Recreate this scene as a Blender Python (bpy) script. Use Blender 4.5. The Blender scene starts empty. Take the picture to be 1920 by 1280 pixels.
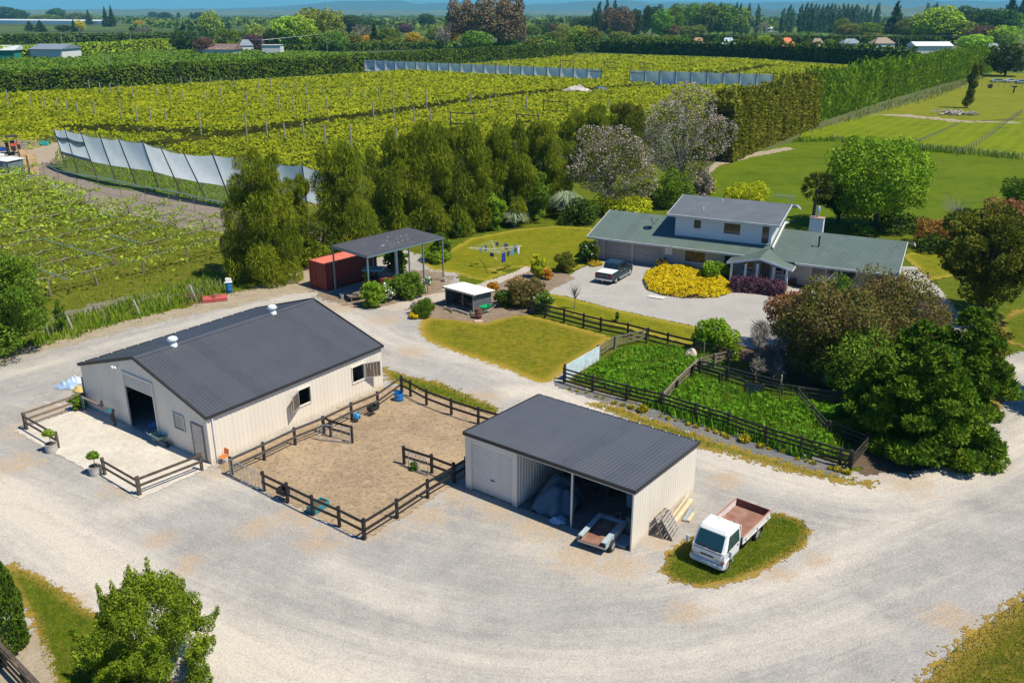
import bpy, math, random
import numpy as np
from mathutils import Vector
rnd = random.Random(7)
rng = np.random.default_rng(11)
SC = bpy.context.scene
COL = SC.collection
R = math.radians
# ------------------------------------------------------------------ camera geometry (photograph pixels 1920x1280 -> ground)
FPX, YH, CAMH = 1640.0, 22.0, 24.0
PIT = math.atan((640 - YH) / FPX)
def ray(x, y):
    u = (x - 960) / FPX; v = (y - 640) / FPX
    return np.array([u, math.cos(PIT) - v * math.sin(PIT), -math.sin(PIT) - v * math.cos(PIT)])
def G(x, y, z=0.0):
    d = ray(x, y); s = (z - CAMH) / d[2]
    return Vector((d[0] * s, d[1] * s, z))
def HT(x, yb, yt):
    b = G(x, yb); v = (yt - 640) / FPX
    return CAMH - b.y * (math.sin(PIT) + v * math.cos(PIT)) / (math.cos(PIT) - v * math.sin(PIT))
def lift(px, pb, wpx, k=.72):
    # ground row of the trunk when pb is the lowest visible leaf of a crown wpx wide
    dep = math.atan2(CAMH, math.hypot(*G(px, pb).xy)); return pb - wpx / 2 * math.sin(dep) * k
def ppm(p):
    return FPX / math.sqrt(p[0] ** 2 + p[1] ** 2 + CAMH ** 2)
def plane_hit(px, py, B, n):
    d = ray(px, py); o = np.array([0, 0, CAMH]); n = np.array(n)
    t = np.dot(np.array([B[0], B[1], 0]) - o, n) / np.dot(d, n)
    return Vector(o + d * t)
AX = R(53.6)
AV = Vector((math.cos(AX), math.sin(AX), 0)); BV = Vector((-math.sin(AX), math.cos(AX), 0))
# ------------------------------------------------------------------ tagging
def tag(o, label=None, cat=None, group=None, kind=None):
    if label: o['label'] = label
    if cat: o['category'] = cat
    if group: o['group'] = group
    if kind: o['kind'] = kind
    return o
def thing(name, label, cat, loc=(0, 0, 0), rz=0.0, group=None):
    o = bpy.data.objects.new(name, None); COL.objects.link(o)
    o.empty_display_size = .3
    o.location = loc; o.rotation_euler = (0, 0, rz)
    return tag(o, label, cat, group)
def dup(root, loc, rz=None, sc=None, label=None, group=None):
    r = root.copy(); COL.objects.link(r); r.location = loc
    if rz is not None: r.rotation_euler = (0, 0, rz)
    if sc is not None: r.scale = sc if hasattr(sc, '__len__') else (sc, sc, sc)
    if label: r['label'] = label
    if group: r['group'] = group
    for ch in list(root.children):
        c = ch.copy(); COL.objects.link(c); c.parent = r
        for g in list(ch.children):
            d = g.copy(); COL.objects.link(d); d.parent = c
    return r
# ------------------------------------------------------------------ meshes
def fast_mesh(name, V, Fq, mat, smooth=False, attrs=None):
    """V (n,3) array, Fq (m,k) int array with constant k"""
    V = np.asarray(V, dtype=np.float32); Fq = np.asarray(Fq, dtype=np.int32)
    me = bpy.data.meshes.new(name); n, (m, k) = len(V), Fq.shape
    me.vertices.add(n); me.vertices.foreach_set('co', V.ravel())
    me.loops.add(m * k); me.loops.foreach_set('vertex_index', Fq.ravel())
    me.polygons.add(m); me.polygons.foreach_set('loop_start', np.arange(0, m * k, k, dtype=np.int32))
    if attrs:
        for an, av in attrs.items():
            a = me.attributes.new(an, 'FLOAT', 'POINT'); a.data.foreach_set('value', np.asarray(av, dtype=np.float32))
    me.update(calc_edges=True)
    if smooth: me.polygons.foreach_set('use_smooth', np.ones(m, dtype=bool))
    if mat: me.materials.append(mat)
    return me
def link(name, me, parent=None, loc=None):
    o = bpy.data.objects.new(name, me); COL.objects.link(o)
    if parent: o.parent = parent
    if loc is not None: o.location = loc
    return o
class MB:
    def __init__(s): s.v = []; s.f = []
    def add(s, vs, fs):
        o = len(s.v); s.v += [tuple(v) for v in vs]; s.f += [tuple(i + o for i in f) for f in fs]; return s
    def box(s, c, d, rz=0.0, rx=0.0, ry=0.0):
        from mathutils import Euler
        M = Euler((rx, ry, rz)).to_matrix(); c = Vector(c); h = [x / 2 for x in d]
        vs = [c + M @ Vector((sx * h[0], sy * h[1], sz * h[2])) for sz in (-1, 1) for sy in (-1, 1) for sx in (-1, 1)]
        return s.add(vs, [(0, 2, 3, 1), (4, 5, 7, 6), (0, 1, 5, 4), (2, 6, 7, 3), (0, 4, 6, 2), (1, 3, 7, 5)])
    def bar(s, p, q, w, h, up=(0, 0, 1)):
        p = Vector(p); q = Vector(q); d = (q - p).normalized(); u = Vector(up)
        x = d.cross(u)
        if x.length < 1e-4: x = d.cross(Vector((0, 1, 0)))
        x.normalize(); y = x.cross(d).normalized()
        vs = [e + x * (sx * w / 2) + y * (sy * h / 2) for e in (p, q) for sx, sy in ((-1, -1), (1, -1), (1, 1), (-1, 1))]
        return s.add(vs, [(3, 2, 1, 0), (4, 5, 6, 7), (0, 1, 5, 4), (1, 2, 6, 5), (2, 3, 7, 6), (3, 0, 4, 7)])
    def tube(s, pts, r, n=8, caps=True):
        pts = [Vector(p) for p in pts]
        if not hasattr(r, '__len__'): r = [r] * len(pts)
        vs = []; fs = []; px = None
        for i, p in enumerate(pts):
            a = pts[max(i - 1, 0)]; b = pts[min(i + 1, len(pts) - 1)]; d = (b - a).normalized()
            if px is None:
                px = d.cross(Vector((0, 0, 1)))
                if px.length < .01: px = d.cross(Vector((0, 1, 0)))
            px = (px - d * px.dot(d)).normalized(); py = d.cross(px)
            vs += [p + (px * math.cos(2 * math.pi * k / n) + py * math.sin(2 * math.pi * k / n)) * r[i] for k in range(n)]
        for i in range(len(pts) - 1):
            for k in range(n):
                fs.append((i * n + k, i * n + (k + 1) % n, (i + 1) * n + (k + 1) % n, (i + 1) * n + k))
        if caps:
            fs.append(tuple(range(n - 1, -1, -1))); fs.append(tuple((len(pts) - 1) * n + k for k in range(n)))
        return s.add(vs, fs)
    def lathe(s, prof, n=16, c=(0, 0, 0), axis='z', caps=True):
        vs = []; fs = []
        for r, z in prof:
            for k in range(n):
                a = 2 * math.pi * k / n; x, y = r * math.cos(a), r * math.sin(a)
                vs.append(Vector(c) + (Vector((x, y, z)) if axis == 'z' else Vector((x, z, y)) if axis == 'y' else Vector((z, x, y))))
        for i in range(len(prof) - 1):
            for k in range(n):
                fs.append((i * n + k, i * n + (k + 1) % n, (i + 1) * n + (k + 1) % n, (i + 1) * n + k))
        if caps:
            fs.append(tuple(range(n - 1, -1, -1))); fs.append(tuple((len(prof) - 1) * n + k for k in range(n)))
        return s.add(vs, fs)
    def prism(s, poly, z0, z1):
        n = len(poly); z0 = z0 if hasattr(z0, '__len__') else [z0] * n; z1 = z1 if hasattr(z1, '__len__') else [z1] * n
        vs = [(p[0], p[1], z0[i]) for i, p in enumerate(poly)] + [(p[0], p[1], z1[i]) for i, p in enumerate(poly)]
        fs = [tuple(range(n - 1, -1, -1)), tuple(range(n, 2 * n))] + [(i, (i + 1) % n, n + (i + 1) % n, n + i) for i in range(n)]
        return s.add(vs, fs)
    def extrude(s, prof, a, b, ax='x'):
        """profile of 2-d points in the plane across axis, from a to b along the axis"""
        def P(t, q): return (t, q[0], q[1]) if ax == 'x' else (q[0], t, q[1])
        n = len(prof); vs = [P(a, q) for q in prof] + [P(b, q) for q in prof]
        return s.add(vs, [tuple(range(n - 1, -1, -1)), tuple(range(n, 2 * n))] + [(i, (i + 1) % n, n + (i + 1) % n, n + i) for i in range(n)])
    def quad(s, a, b, c, d): return s.add([a, b, c, d], [(0, 1, 2, 3)])
    def slab(s, a, b, c, d, t):
        """quad with thickness t below it"""
        a, b, c, d = map(Vector, (a, b, c, d)); n = (b - a).cross(d - a).normalized() * t
        return s.add([a - n, b - n, c - n, d - n, a, b, c, d], [(3, 2, 1, 0), (4, 5, 6, 7), (0, 1, 5, 4), (1, 2, 6, 5), (2, 3, 7, 6), (3, 0, 4, 7)])
    def ribsheet(s, O, U, S, L, T, pitch, dep, back=.03):
        """ribbed metal sheet: ribs run along S (length T), repeated along U (length L)"""
        O, U, S = Vector(O), Vector(U).normalized(), Vector(S).normalized(); N = U.cross(S).normalized()
        prof = []; k = max(1, round(L / pitch)); p = L / k
        for i in range(k):
            prof += [(i * p, 0), (i * p + .46 * p, 0), (i * p + .62 * p, dep), (i * p + .82 * p, dep)]
        prof.append((L, 0))
        vs = [O + U * u + N * d + S * t for t in (0, T) for u, d in prof]; n = len(prof)
        s.add(vs, [(i, i + 1, n + i + 1, n + i) for i in range(n - 1)])
        if back:
            a, b = O - N * back, O + S * T - N * back
            s.add([a, a + U * L, b + U * L, b, O, O + U * L, O + U * L + S * T, O + S * T],
                  [(0, 3, 2, 1), (0, 1, 5, 4), (1, 2, 6, 5), (2, 3, 7, 6), (3, 0, 4, 7)])
        return s
    def ribwall(s, O, U, N, L, top, pitch, dep, holes=(), zb=0.0, back=.05):
        """vertical ribbed cladding; top: function of u; holes: (u0,u1,z0,z1)"""
        O, U, N = Vector(O), Vector(U).normalized(), Vector(N).normalized(); Z = Vector((0, 0, 1))
        k = max(1, round(L / pitch)); p = L / k; prof = []
        for i in range(k):
            prof += [(i * p, 0), (i * p + .5 * p, 0), (i * p + .64 * p, dep), (i * p + .84 * p, dep)]
        prof.append((L, 0))
        us = [u for u, d in prof]
        for h in holes:
            for e in h[:2]:
                j = min(range(len(us)), key=lambda q: abs(us[q] - e)); prof[j] = (e, prof[j][1]); us[j] = e
        for i in range(len(prof) - 1):
            (u0, d0), (u1, d1) = prof[i], prof[i + 1]; um = (u0 + u1) / 2
            iv = [(zb, None)]; segs = []
            hs = sorted([h for h in holes if h[0] - 1e-4 < um < h[1] + 1e-4], key=lambda h: h[2]); z = zb
            for h in hs:
                if h[2] > z + .01: segs.append((z, h[2]))
                z = h[3]
            segs.append((z, None))
            for z0, z1 in segs:
                za, zc = (top(u0), top(u1)) if z1 is None else (z1, z1)
                a, b = O + U * u0, O + U * u1
                s.add([a + N * d0 + Z * z0, b + N * d1 + Z * z0, b + N * d1 + Z * zc, a + N * d0 + Z * za], [(0, 1, 2, 3)])
                s.add([a - N * back + Z * z0, b - N * back + Z * z0, b - N * back + Z * zc, a - N * back + Z * za], [(3, 2, 1, 0)])
        return s
    def build(s, name, mat, parent=None, smooth=False, off=None, bevel=0.0):
        me = bpy.data.meshes.new(name)
        vs = s.v if off is None else [(a - off[0], b - off[1], c - off[2]) for a, b, c in s.v]
        me.from_pydata(vs, [], s.f); me.update()
        if mat: me.materials.append(mat)
        if smooth:
            me.polygons.foreach_set('use_smooth', [True] * len(me.polygons))
            try: me.set_sharp_from_angle(angle=R(40))
            except Exception: pass
        o = link(name, me, parent)
        if bevel:
            b = o.modifiers.new('bevel', 'BEVEL'); b.width = bevel; b.segments = 2; b.limit_method = 'ANGLE'; b.angle_limit = R(35)
        return o
# ------------------------------------------------------------------ materials
MATS = {}
def nodes_of(name):
    m = bpy.data.materials.new(name); m.use_nodes = True; nt = m.node_tree
    bs = nt.nodes['Principled BSDF']; MATS[name] = m
    return m, nt, bs
def rgba(c): return (c[0], c[1], c[2], 1)
class NT:
    def __init__(s, nt): s.nt = nt; s.L = nt.links.new
    def n(s, typ, **kw):
        o = s.nt.nodes.new(typ)
        for k, v in kw.items():
            if k.startswith('i_'): o.inputs[k[2:].replace('_', ' ')].default_value = v
            else: setattr(o, k, v)
        return o
    def coord(s, which='Object'): return s.n('ShaderNodeTexCoord').outputs[which]
    def noise(s, vec, scale, detail=4, rough=.6, out='Fac'):
        o = s.n('ShaderNodeTexNoise'); o.inputs['Scale'].default_value = scale; o.inputs['Detail'].default_value = detail
        o.inputs['Roughness'].default_value = rough
        if vec is not None: s.L(vec, o.inputs['Vector'])
        return o.outputs[out]
    def mapping(s, vec, scale=(1, 1, 1), rot=(0, 0, 0)):
        o = s.n('ShaderNodeMapping'); o.inputs['Scale'].default_value = scale; o.inputs['Rotation'].default_value = rot
        s.L(vec, o.inputs['Vector']); return o.outputs[0]
    def ramp(s, fac, stops):
        o = s.n('ShaderNodeValToRGB'); e = o.color_ramp.elements
        while len(e) < len(stops): e.new(.5)
        for i, (p, c) in enumerate(stops):
            e[i].position = p; e[i].color = rgba(c) if hasattr(c, '__len__') else (c, c, c, 1)
        s.L(fac, o.inputs[0]); return o.outputs[0]
    def mix(s, fac, a, b, mode='MIX'):
        o = s.n('ShaderNodeMix', data_type='RGBA', blend_type=mode)
        for sock, v in ((o.inputs[0], fac), (o.inputs[6], a), (o.inputs[7], b)):
            if hasattr(v, 'links') or hasattr(v, 'is_output'): s.L(v, sock)
            else: sock.default_value = rgba(v) if hasattr(v, '__len__') else v
        return o.outputs[2]
    def math(s, op, a, b=None, clamp=False):
        o = s.n('ShaderNodeMath', operation=op, use_clamp=clamp)
        for i, v in enumerate((a, b)):
            if v is None: continue
            if hasattr(v, 'is_output'): s.L(v, o.inputs[i])
            else: o.inputs[i].default_value = v
        return o.outputs[0]
    def attr(s, name): return s.n('ShaderNodeAttribute', attribute_name=name).outputs['Fac']
    def bump(s, h, strength, dist, bs):
        o = s.n('ShaderNodeBump'); o.inputs['Strength'].default_value = strength; o.inputs['Distance'].default_value = dist
        s.L(h, o.inputs['Height']); s.L(o.outputs[0], bs.inputs['Normal'])
def mat(name, col, rough=.6, metal=0.0, var=.12, scale=3.0, bump=0.0, dirt=None, dirt_amt=.5, dirt_scale=1.2, spec=None, streak=False, panel=None, splash=None):
    if name in MATS: return MATS[name]
    m, nt, bs = nodes_of(name); T = NT(nt); co = T.coord()
    if streak: co = T.mapping(co, (1, 1, .12))
    f = T.noise(co, scale, 5, .65)
    c = T.ramp(f, [(.3, [x * (1 - var) for x in col]), (.7, [min(1, x * (1 + var)) for x in col])])
    if dirt:
        g = T.noise(co, dirt_scale, 6, .7)
        k = T.ramp(g, [(.5, 0.0), (.68, dirt_amt)])
        c = T.mix(k, c, dirt)
    if panel:
        sx = T.n('ShaderNodeSeparateXYZ'); T.L(T.coord(), sx.inputs[0]); wn = T.n('ShaderNodeTexWhiteNoise', noise_dimensions='1D')
        T.L(T.math('FLOOR', T.math('DIVIDE', sx.outputs[panel], .86)), wn.inputs['W'])
        c = T.mix(T.math('MULTIPLY', wn.outputs[0], .5), c, [x * 1.28 for x in col])
        run = T.noise(T.mapping(T.coord(), (5, .25, 1) if panel == 'X' else (.25, 5, 1)), 1.0, 4, .7); c = T.mix(T.ramp(run, [(.55, 0.0), (.75, .3)]), c, [x * 1.5 for x in col])
    if splash:
        sx = T.n('ShaderNodeSeparateXYZ'); T.L(T.coord(), sx.inputs[0]); sn = T.noise(T.coord(), 2.5, 6, .75)
        k = T.math('MULTIPLY', T.math('SUBTRACT', 1.15, T.math('DIVIDE', sx.outputs['Z'], .55)), sn); c = T.mix(T.ramp(k, [(.2, 0.0), (.7, .6)]), c, splash)
    T.L(c, bs.inputs['Base Color'])
    bs.inputs['Roughness'].default_value = rough; bs.inputs['Metallic'].default_value = metal
    if spec is not None: bs.inputs['Specular IOR Level'].default_value = spec
    if bump: T.bump(f, bump, .02, bs)
    return m
def glass(name, col=(.02, .03, .035), rough=.05):
    if name in MATS: return MATS[name]
    m, nt, bs = nodes_of(name); bs.inputs['Base Color'].default_value = rgba(col); bs.inputs['Roughness'].default_value = rough
    bs.inputs['Specular IOR Level'].default_value = .8
    return m
def leafmat(name, c1, c2, c3=None, clump=.5, trans=.3, rough=.55, objvar=False):
    """leaf colour varies leaf by leaf (random per island) and in drifts (noise)"""
    if name in MATS: return MATS[name]
    lum = max(c2); g = 1.0 if lum > .4 else 1.85
    def sat(c): return [min(.85, c[0] * g), min(.85, c[1] * g * 1.04), min(.85, c[2] * g * (.5 if c[1] > c[0] * .9 and c[1] > c[2] * 1.8 else 1))]
    c1, c2 = sat(c1), sat(c2); c3 = sat(c3) if c3 else None
    m, nt, bs = nodes_of(name); T = NT(nt)
    isl = T.n('ShaderNodeNewGeometry').outputs['Random Per Island']
    c = T.ramp(isl, [(0, c1), (.55, [(a + b) / 2 for a, b in zip(c1, c2)]), (1, c2)])
    nz = T.noise(T.coord(), clump, 3, .6)
    c = T.mix(T.ramp(nz, [(.38, 0.0), (.66, .6)]), c, c3 if c3 else [x * 1.5 for x in c2])
    if objvar:
        oi = T.n('ShaderNodeObjectInfo').outputs['Random']
        hs = T.n('ShaderNodeHueSaturation'); T.L(c, hs.inputs['Color'])
        T.L(T.math('ADD', T.math('MULTIPLY', oi, .05), .475), hs.inputs['Hue'])
        T.L(T.math('ADD', T.math('MULTIPLY', oi, .5), .75), hs.inputs['Value']); c = hs.outputs[0]
    T.L(c, bs.inputs['Base Color']); bs.inputs['Roughness'].default_value = rough + .15; bs.inputs['Specular IOR Level'].default_value = .09
    tr = T.n('ShaderNodeBsdfTranslucent'); T.L(T.mix(.6, c, [x * 1.2 for x in c2]), tr.inputs[0])
    mx = T.n('ShaderNodeMixShader'); mx.inputs[0].default_value = trans * .75
    T.L(bs.outputs[0], mx.inputs[1]); T.L(tr.outputs[0], mx.inputs[2]); T.L(mx.outputs[0], nt.nodes['Material Output'].inputs['Surface'])
    return m
# ------------------------------------------------------------------ numpy helpers
def nrm(a): return a / np.maximum(np.linalg.norm(a, axis=1, keepdims=True), 1e-6)
_ph = rng.uniform(0, 6.28, (40, 2)); _dr = rng.uniform(0, 6.28, 40); _fq = rng.uniform(.6, 1.7, 40)
def vnoise(x, y, s):
    """cheap smooth noise, about -1..1, feature size ~ s"""
    o = np.zeros_like(x)
    for k in range(14):
        f = _fq[k] * 6.28 / s * (1 if k < 7 else 2.3); w = 1 if k < 7 else .5
        o += w * np.sin((x * math.cos(_dr[k]) + y * math.sin(_dr[k])) * f + _ph[k, 0] + 1.7 * np.sin((x * math.sin(_dr[k + 14]) - y * math.cos(_dr[k + 14])) * f * .6 + _ph[k, 1]))
    return o / 4.0
def sdist(X, Y, poly):
    """signed distance to polygon, positive inside"""
    P = np.array(poly, dtype=float)[:, :2]; n = len(P); d = np.full(X.shape, 1e9); ins = np.zeros(X.shape, dtype=bool)
    for i in range(n):
        a, b = P[i], P[(i + 1) % n]; e = b - a; L = max(e @ e, 1e-9)
        t = np.clip(((X - a[0]) * e[0] + (Y - a[1]) * e[1]) / L, 0, 1)
        d = np.minimum(d, np.hypot(X - a[0] - t * e[0], Y - a[1] - t * e[1]))
        c = ((a[1] > Y) != (b[1] > Y))
        with np.errstate(divide='ignore', invalid='ignore'):
            xi = (b[0] - a[0]) * (Y - a[1]) / (b[1] - a[1] if abs(b[1] - a[1]) > 1e-9 else 1e-9) + a[0]
        ins ^= c & (X < xi)
    return np.where(ins, d, -d)
def ldist(X, Y, line):
    d = np.full(X.shape, 1e9); P = np.array([(p[0], p[1]) for p in line])
    for i in range(len(P) - 1):
        a, b = P[i], P[i + 1]; e = b - a; L = max(e @ e, 1e-9)
        t = np.clip(((X - a[0]) * e[0] + (Y - a[1]) * e[1]) / L, 0, 1)
        d = np.minimum(d, np.hypot(X - a[0] - t * e[0], Y - a[1] - t * e[1]))
    return d
def pxpoly(pts, z=0.0): return [G(x, y, z) for x, y in pts]
def leaf_quads(P, N, size, aspect=1.6, mode='out', spread=.9, sizevar=.45):
    """diamond-shaped leaves at points P with outward directions N"""
    n = len(P); r = rng.normal(size=(n, 3))
    sz = size * rng.uniform(1 - sizevar, 1 + sizevar, (n, 1))
    if mode == 'out':
        nn = nrm(N + spread * r); t = nrm(np.cross(nn, rng.normal(size=(n, 3)))); b = np.cross(nn, t)
    elif mode == 'hang':
        t = nrm(np.array([[0, 0, -1.0]]) + .35 * r + .35 * N); b = nrm(np.cross(t, rng.normal(size=(n, 3))))
    elif mode == 'up':
        t = nrm(np.array([[0, 0, 1.0]]) + spread * .5 * r + .5 * N); b = nrm(np.cross(t, rng.normal(size=(n, 3))))
    else:  # spray: along outward direction, flat-ish
        t = nrm(N + .45 * r + np.array([[0, 0, .12]])); b = nrm(np.cross(t, np.array([[0, 0, 1.0]]) + .5 * rng.normal(size=(n, 3))))
    t = t * sz * aspect * .5; b = b * sz * .5
    k = rng.uniform(-.25, .25, (n, 1))
    V = np.stack([P - t, P + b + t * k, P + t, P - b + t * k], axis=1).reshape(-1, 3)
    return V, np.arange(4 * n).reshape(-1, 4)
def blob_points(blobs, n, shell=.2, cull=.72):
    C = np.array([b[0] for b in blobs]); Rr = np.array([b[1] if hasattr(b[1], '__len__') else (b[1],) * 3 for b in blobs])
    w = (Rr.prod(axis=1)) ** (2 / 3); w /= w.sum()
    i = rng.choice(len(blobs), n, p=w); D = nrm(rng.normal(size=(n, 3)))
    r = 1 - np.abs(rng.normal(0, shell, (n, 1))); P = C[i] + D * Rr[i] * np.clip(r, .2, 1.08)
    keep = np.ones(n, dtype=bool)
    for j in range(len(blobs)):
        q = np.linalg.norm((P - C[j]) / Rr[j], axis=1); keep &= (q > cull) | (i == j)
    return P[keep], nrm(D[keep] / Rr[i][keep])
def crown_blobs(R0, H, zc, k=14, sub=.42, flat=1.0, seed=0, taper=0.0):
    k = int(k * 1.9); sub = sub * .84
    """sub-blobs spread over an ellipsoid crown of radius R0 and height H centred at zc"""
    q = np.random.default_rng(seed + 100); out = [((0, 0, zc), (R0 * .62, R0 * .62, H * .32))]
    for i in range(k):
        z = 1 - 2 * (i + .5) / k + q.uniform(-.1, .1); a = i * 2.39996 + q.uniform(-.4, .4); rr = math.sqrt(max(0, 1 - min(1, z * z)))
        f = q.uniform(.50, .86); w = R0 * (1 - taper * (z + 1) / 2)
        s = w * sub * q.uniform(.45, 1.25)
        out.append(((math.cos(a) * rr * w * f, math.sin(a) * rr * w * f, zc + z * H / 2 * (f + .08)), (s, s, s * .85 * flat)))
    return out
def limbs(H, r, blobs, zfork=.35, n=6, seed=0):
    q = random.Random(seed); m = MB()
    m.tube([(0, 0, -.1), (.04 * H * q.uniform(-1, 1), .03 * H * q.uniform(-1, 1), H * zfork), (0, 0, H * .75)], [r, r * .75, r * .3], 8)
    for b in blobs[1:1 + n]:
        c = b[0]; z0 = H * q.uniform(zfork * .8, zfork * 1.25)
        m.tube([(0, 0, z0), (c[0] * .45, c[1] * .45, z0 + (c[2] - z0) * .55), (c[0] * .95, c[1] * .95, c[2])], [r * .5, r * .3, r * .08], 6)
    return m
def leaf_obj(name, blobs, n, size, m, parent=None, aspect=1.6, mode='out', spread=.7, shell=.2, cull=.72, zmin=None, inner=0, filt=None):
    P, N = blob_points(blobs, n, shell, cull)
    if zmin is not None: k = P[:, 2] > zmin; P, N = P[k], N[k]
    if filt is not None: k = filt(P); P, N = P[k], N[k]
    V, Fq = leaf_quads(P, N, size, aspect, mode, spread)
    return link(name, fast_mesh(name, V, Fq, m), parent)
SKY_STR, SUN_STR, EXPO = .066, 5.0, 0.22
# ================================================================== GROUND AND SURFACES
ZI = [0]
def patch(name, poly, z, cell, m, amp=.4, ns=1.2, attrs=None, label=None, holes=(), kind='structure'):
    ZI[0] += 1; z = ZI[0] * .0013
    P = np.array([(p[0], p[1]) for p in poly]); lo = P.min(0) - amp * 2; hi = P.max(0) + amp * 2
    nx, ny = int((hi[0] - lo[0]) / cell) + 2, int((hi[1] - lo[1]) / cell) + 2
    xs = lo[0] + np.arange(nx + 1) * cell; ys = lo[1] + np.arange(ny + 1) * cell
    cx, cy = np.meshgrid(xs[:-1] + cell / 2, ys[:-1] + cell / 2)
    sd = sdist(cx, cy, P)
    for h in holes: sd = np.minimum(sd, -sdist(cx, cy, h))
    sd = sd + amp * (vnoise(cx, cy, ns) * .7 + rng.uniform(-.45, .45, cx.shape))
    jj, ii = np.nonzero(sd > 0)
    W = nx + 1; q = np.stack([jj * W + ii, jj * W + ii + 1, (jj + 1) * W + ii + 1, (jj + 1) * W + ii], 1)
    used, inv = np.unique(q, return_inverse=True); q = inv.reshape(-1, 4)
    X = xs[used % W] + rng.uniform(-.33, .33, len(used)) * cell; Y = ys[used // W] + rng.uniform(-.33, .33, len(used)) * cell
    V = np.stack([X, Y, np.full(len(X), z)], 1)
    at = {'edge': sdist(X, Y, P)}
    if attrs: at.update(attrs(X, Y))
    o = link(name, fast_mesh(name, V, q, m, attrs=at)); o['kind'] = kind
    return o
def flat(name, poly, z, m):
    ZI[0] += 1; z = ZI[0] * .0013 - (.02 if name == 'ground' else 0)
    b = MB(); n = len(poly); b.add([(p[0], p[1], z) for p in poly], [tuple(range(n))])
    o = b.build(name, m); o['kind'] = 'structure'
    if o.data.polygons[0].normal.z < 0: o.data.flip_normals()
    a = o.data.attributes.new('edge', 'FLOAT', 'POINT'); a.data.foreach_set('value', [50.0] * n)
    return o
# ---- materials
def grass_mat(name, a, b, dry, dryness=.35, scale=1.0, fine=14.0, edge=1.2, stripe=None, ns=.45):
    a, b, dry = [(c[0] * 1.08, c[1], c[2] * f) for c, f in ((a, .3), (b, .3), (dry, .6))]
    m, nt, bs = nodes_of(name); T = NT(nt); co = T.coord()
    n1 = T.noise(co, ns * scale, 5, .65); n2 = T.noise(co, 2.2 * scale, 5, .7); n3 = T.noise(co, fine, 3, .8)
    c = T.mix(T.ramp(n1, [(.34, 0.0), (.66, 1.0)]), a, b)
    c = T.mix(T.ramp(n2, [(.42, 0.0), (.66, dryness)]), c, dry)
    if stripe:
        w = T.n('ShaderNodeTexWave', wave_type='BANDS', bands_direction='X', wave_profile='SIN'); w.inputs['Scale'].default_value = stripe[1]
        w.inputs['Distortion'].default_value = 1.5; w.inputs['Detail'].default_value = 2
        T.L(T.mapping(co, rot=(0, 0, stripe[0])), w.inputs['Vector'])
        c = T.mix(T.math('MULTIPLY', w.outputs[0], stripe[2]), c, [x * 1.35 for x in b])
    n6 = T.noise(co, 1.0 * scale, 6, .8); c = T.mix(T.ramp(n6, [(.32, .6), (.48, 0.0)]), c, [x * .55 for x in a])
    c = T.mix(T.ramp(n6, [(.56, 0.0), (.72, .55)]), c, [min(1, b[0] * 1.35), b[1] * 1.2, b[2]])
    c = T.mix(T.ramp(n3, [(.3, .75), (.6, 0.0)]), c, [x * .4 for x in a])
    e = T.attr('edge')
    ed = T.math('ADD', T.math('DIVIDE', e, edge), T.math('MULTIPLY', T.math('SUBTRACT', n2, .5), 1.6))
    c = T.mix(T.ramp(ed, [(.15, .8), (.75, 0.0)]), c, dry)
    T.L(c, bs.inputs['Base Color']); bs.inputs['Roughness'].default_value = .9; bs.inputs['Specular IOR Level'].default_value = .06
    T.bump(T.math('ADD', n3, T.math('MULTIPLY', n2, .7)), .9, .05, bs)
    return m
LAWN_DRY = (.31, .25, .085)
M_LAWN = grass_mat('lawn_grass', (.105, .145, .016), (.20, .21, .024), (.36, .26, .07), .75, 1.0)
M_LAWN2 = grass_mat('back_lawn_grass', (.115, .155, .018), (.20, .215, .028), (.32, .27, .06), .6, .8, stripe=(R(-62), .55, .35))
M_VERGE = grass_mat('verge_grass', (.055, .12, .014), (.12, .175, .022), (.32, .22, .075), .42, 1.3, edge=1.1)
M_ISLE = grass_mat('island_grass', (.05, .11, .011), (.115, .165, .02), (.36, .24, .09), .35, 1.3, edge=.7)
M_FIELD = grass_mat('pasture_grass', (.075, .135, .010), (.13, .19, .018), (.17, .22, .05), .35, .25, 5.0, 3.0, ns=.35)
M_FIELD2 = grass_mat('mown_field_grass', (.12, .185, .016), (.18, .235, .024), (.24, .245, .05), .3, .2, 4.0, 2.0, stripe=(R(35), .12, .4), ns=.35)
M_FIELD3 = grass_mat('dry_paddock_grass', (.15, .20, .03), (.22, .245, .045), (.30, .26, .09), .5, .2, 4.0, 4.0, ns=.35)
M_ORCH = grass_mat('shaded_orchard_grass', (.03, .042, .008), (.06, .075, .012), (.09, .08, .03), .4, .35, 4.0, 2.0)  # grass colour kept dark to paint in the shade under the vines
M_PENG = grass_mat('pen_grass', (.03, .075, .01), (.06, .12, .015), (.15, .14, .05), .3, 1.0)
def soil_mat(name, a, b, c3, fine=9.0, speck=(.06, .045, .035), amt=.6, bump=1.0, ns=.7):
    m, nt, bs = nodes_of(name); T = NT(nt); co = T.coord()
    n1 = T.noise(co, ns, 6, .7); n2 = T.noise(co, fine, 4, .75); n3 = T.noise(co, 2.3, 5, .7)
    c = T.mix(T.ramp(n1, [(.35, 0.0), (.65, 1.0)]), a, b)
    c = T.mix(T.ramp(n3, [(.5, 0.0), (.72, .7)]), c, c3)
    c = T.mix(T.ramp(n2, [(.32, amt), (.52, 0.0)]), c, speck)
    T.L(c, bs.inputs['Base Color']); bs.inputs['Roughness'].default_value = .95; bs.inputs['Specular IOR Level'].default_value = .1
    T.bump(T.math('ADD', n2, n3), bump, .04, bs)
    return m
M_PADDOCK = soil_mat('trampled_paddock_dirt', (.30, .215, .14), (.435, .315, .20), (.52, .37, .20), 5.0, (.12, .085, .055), .7, ns=.3)
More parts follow.
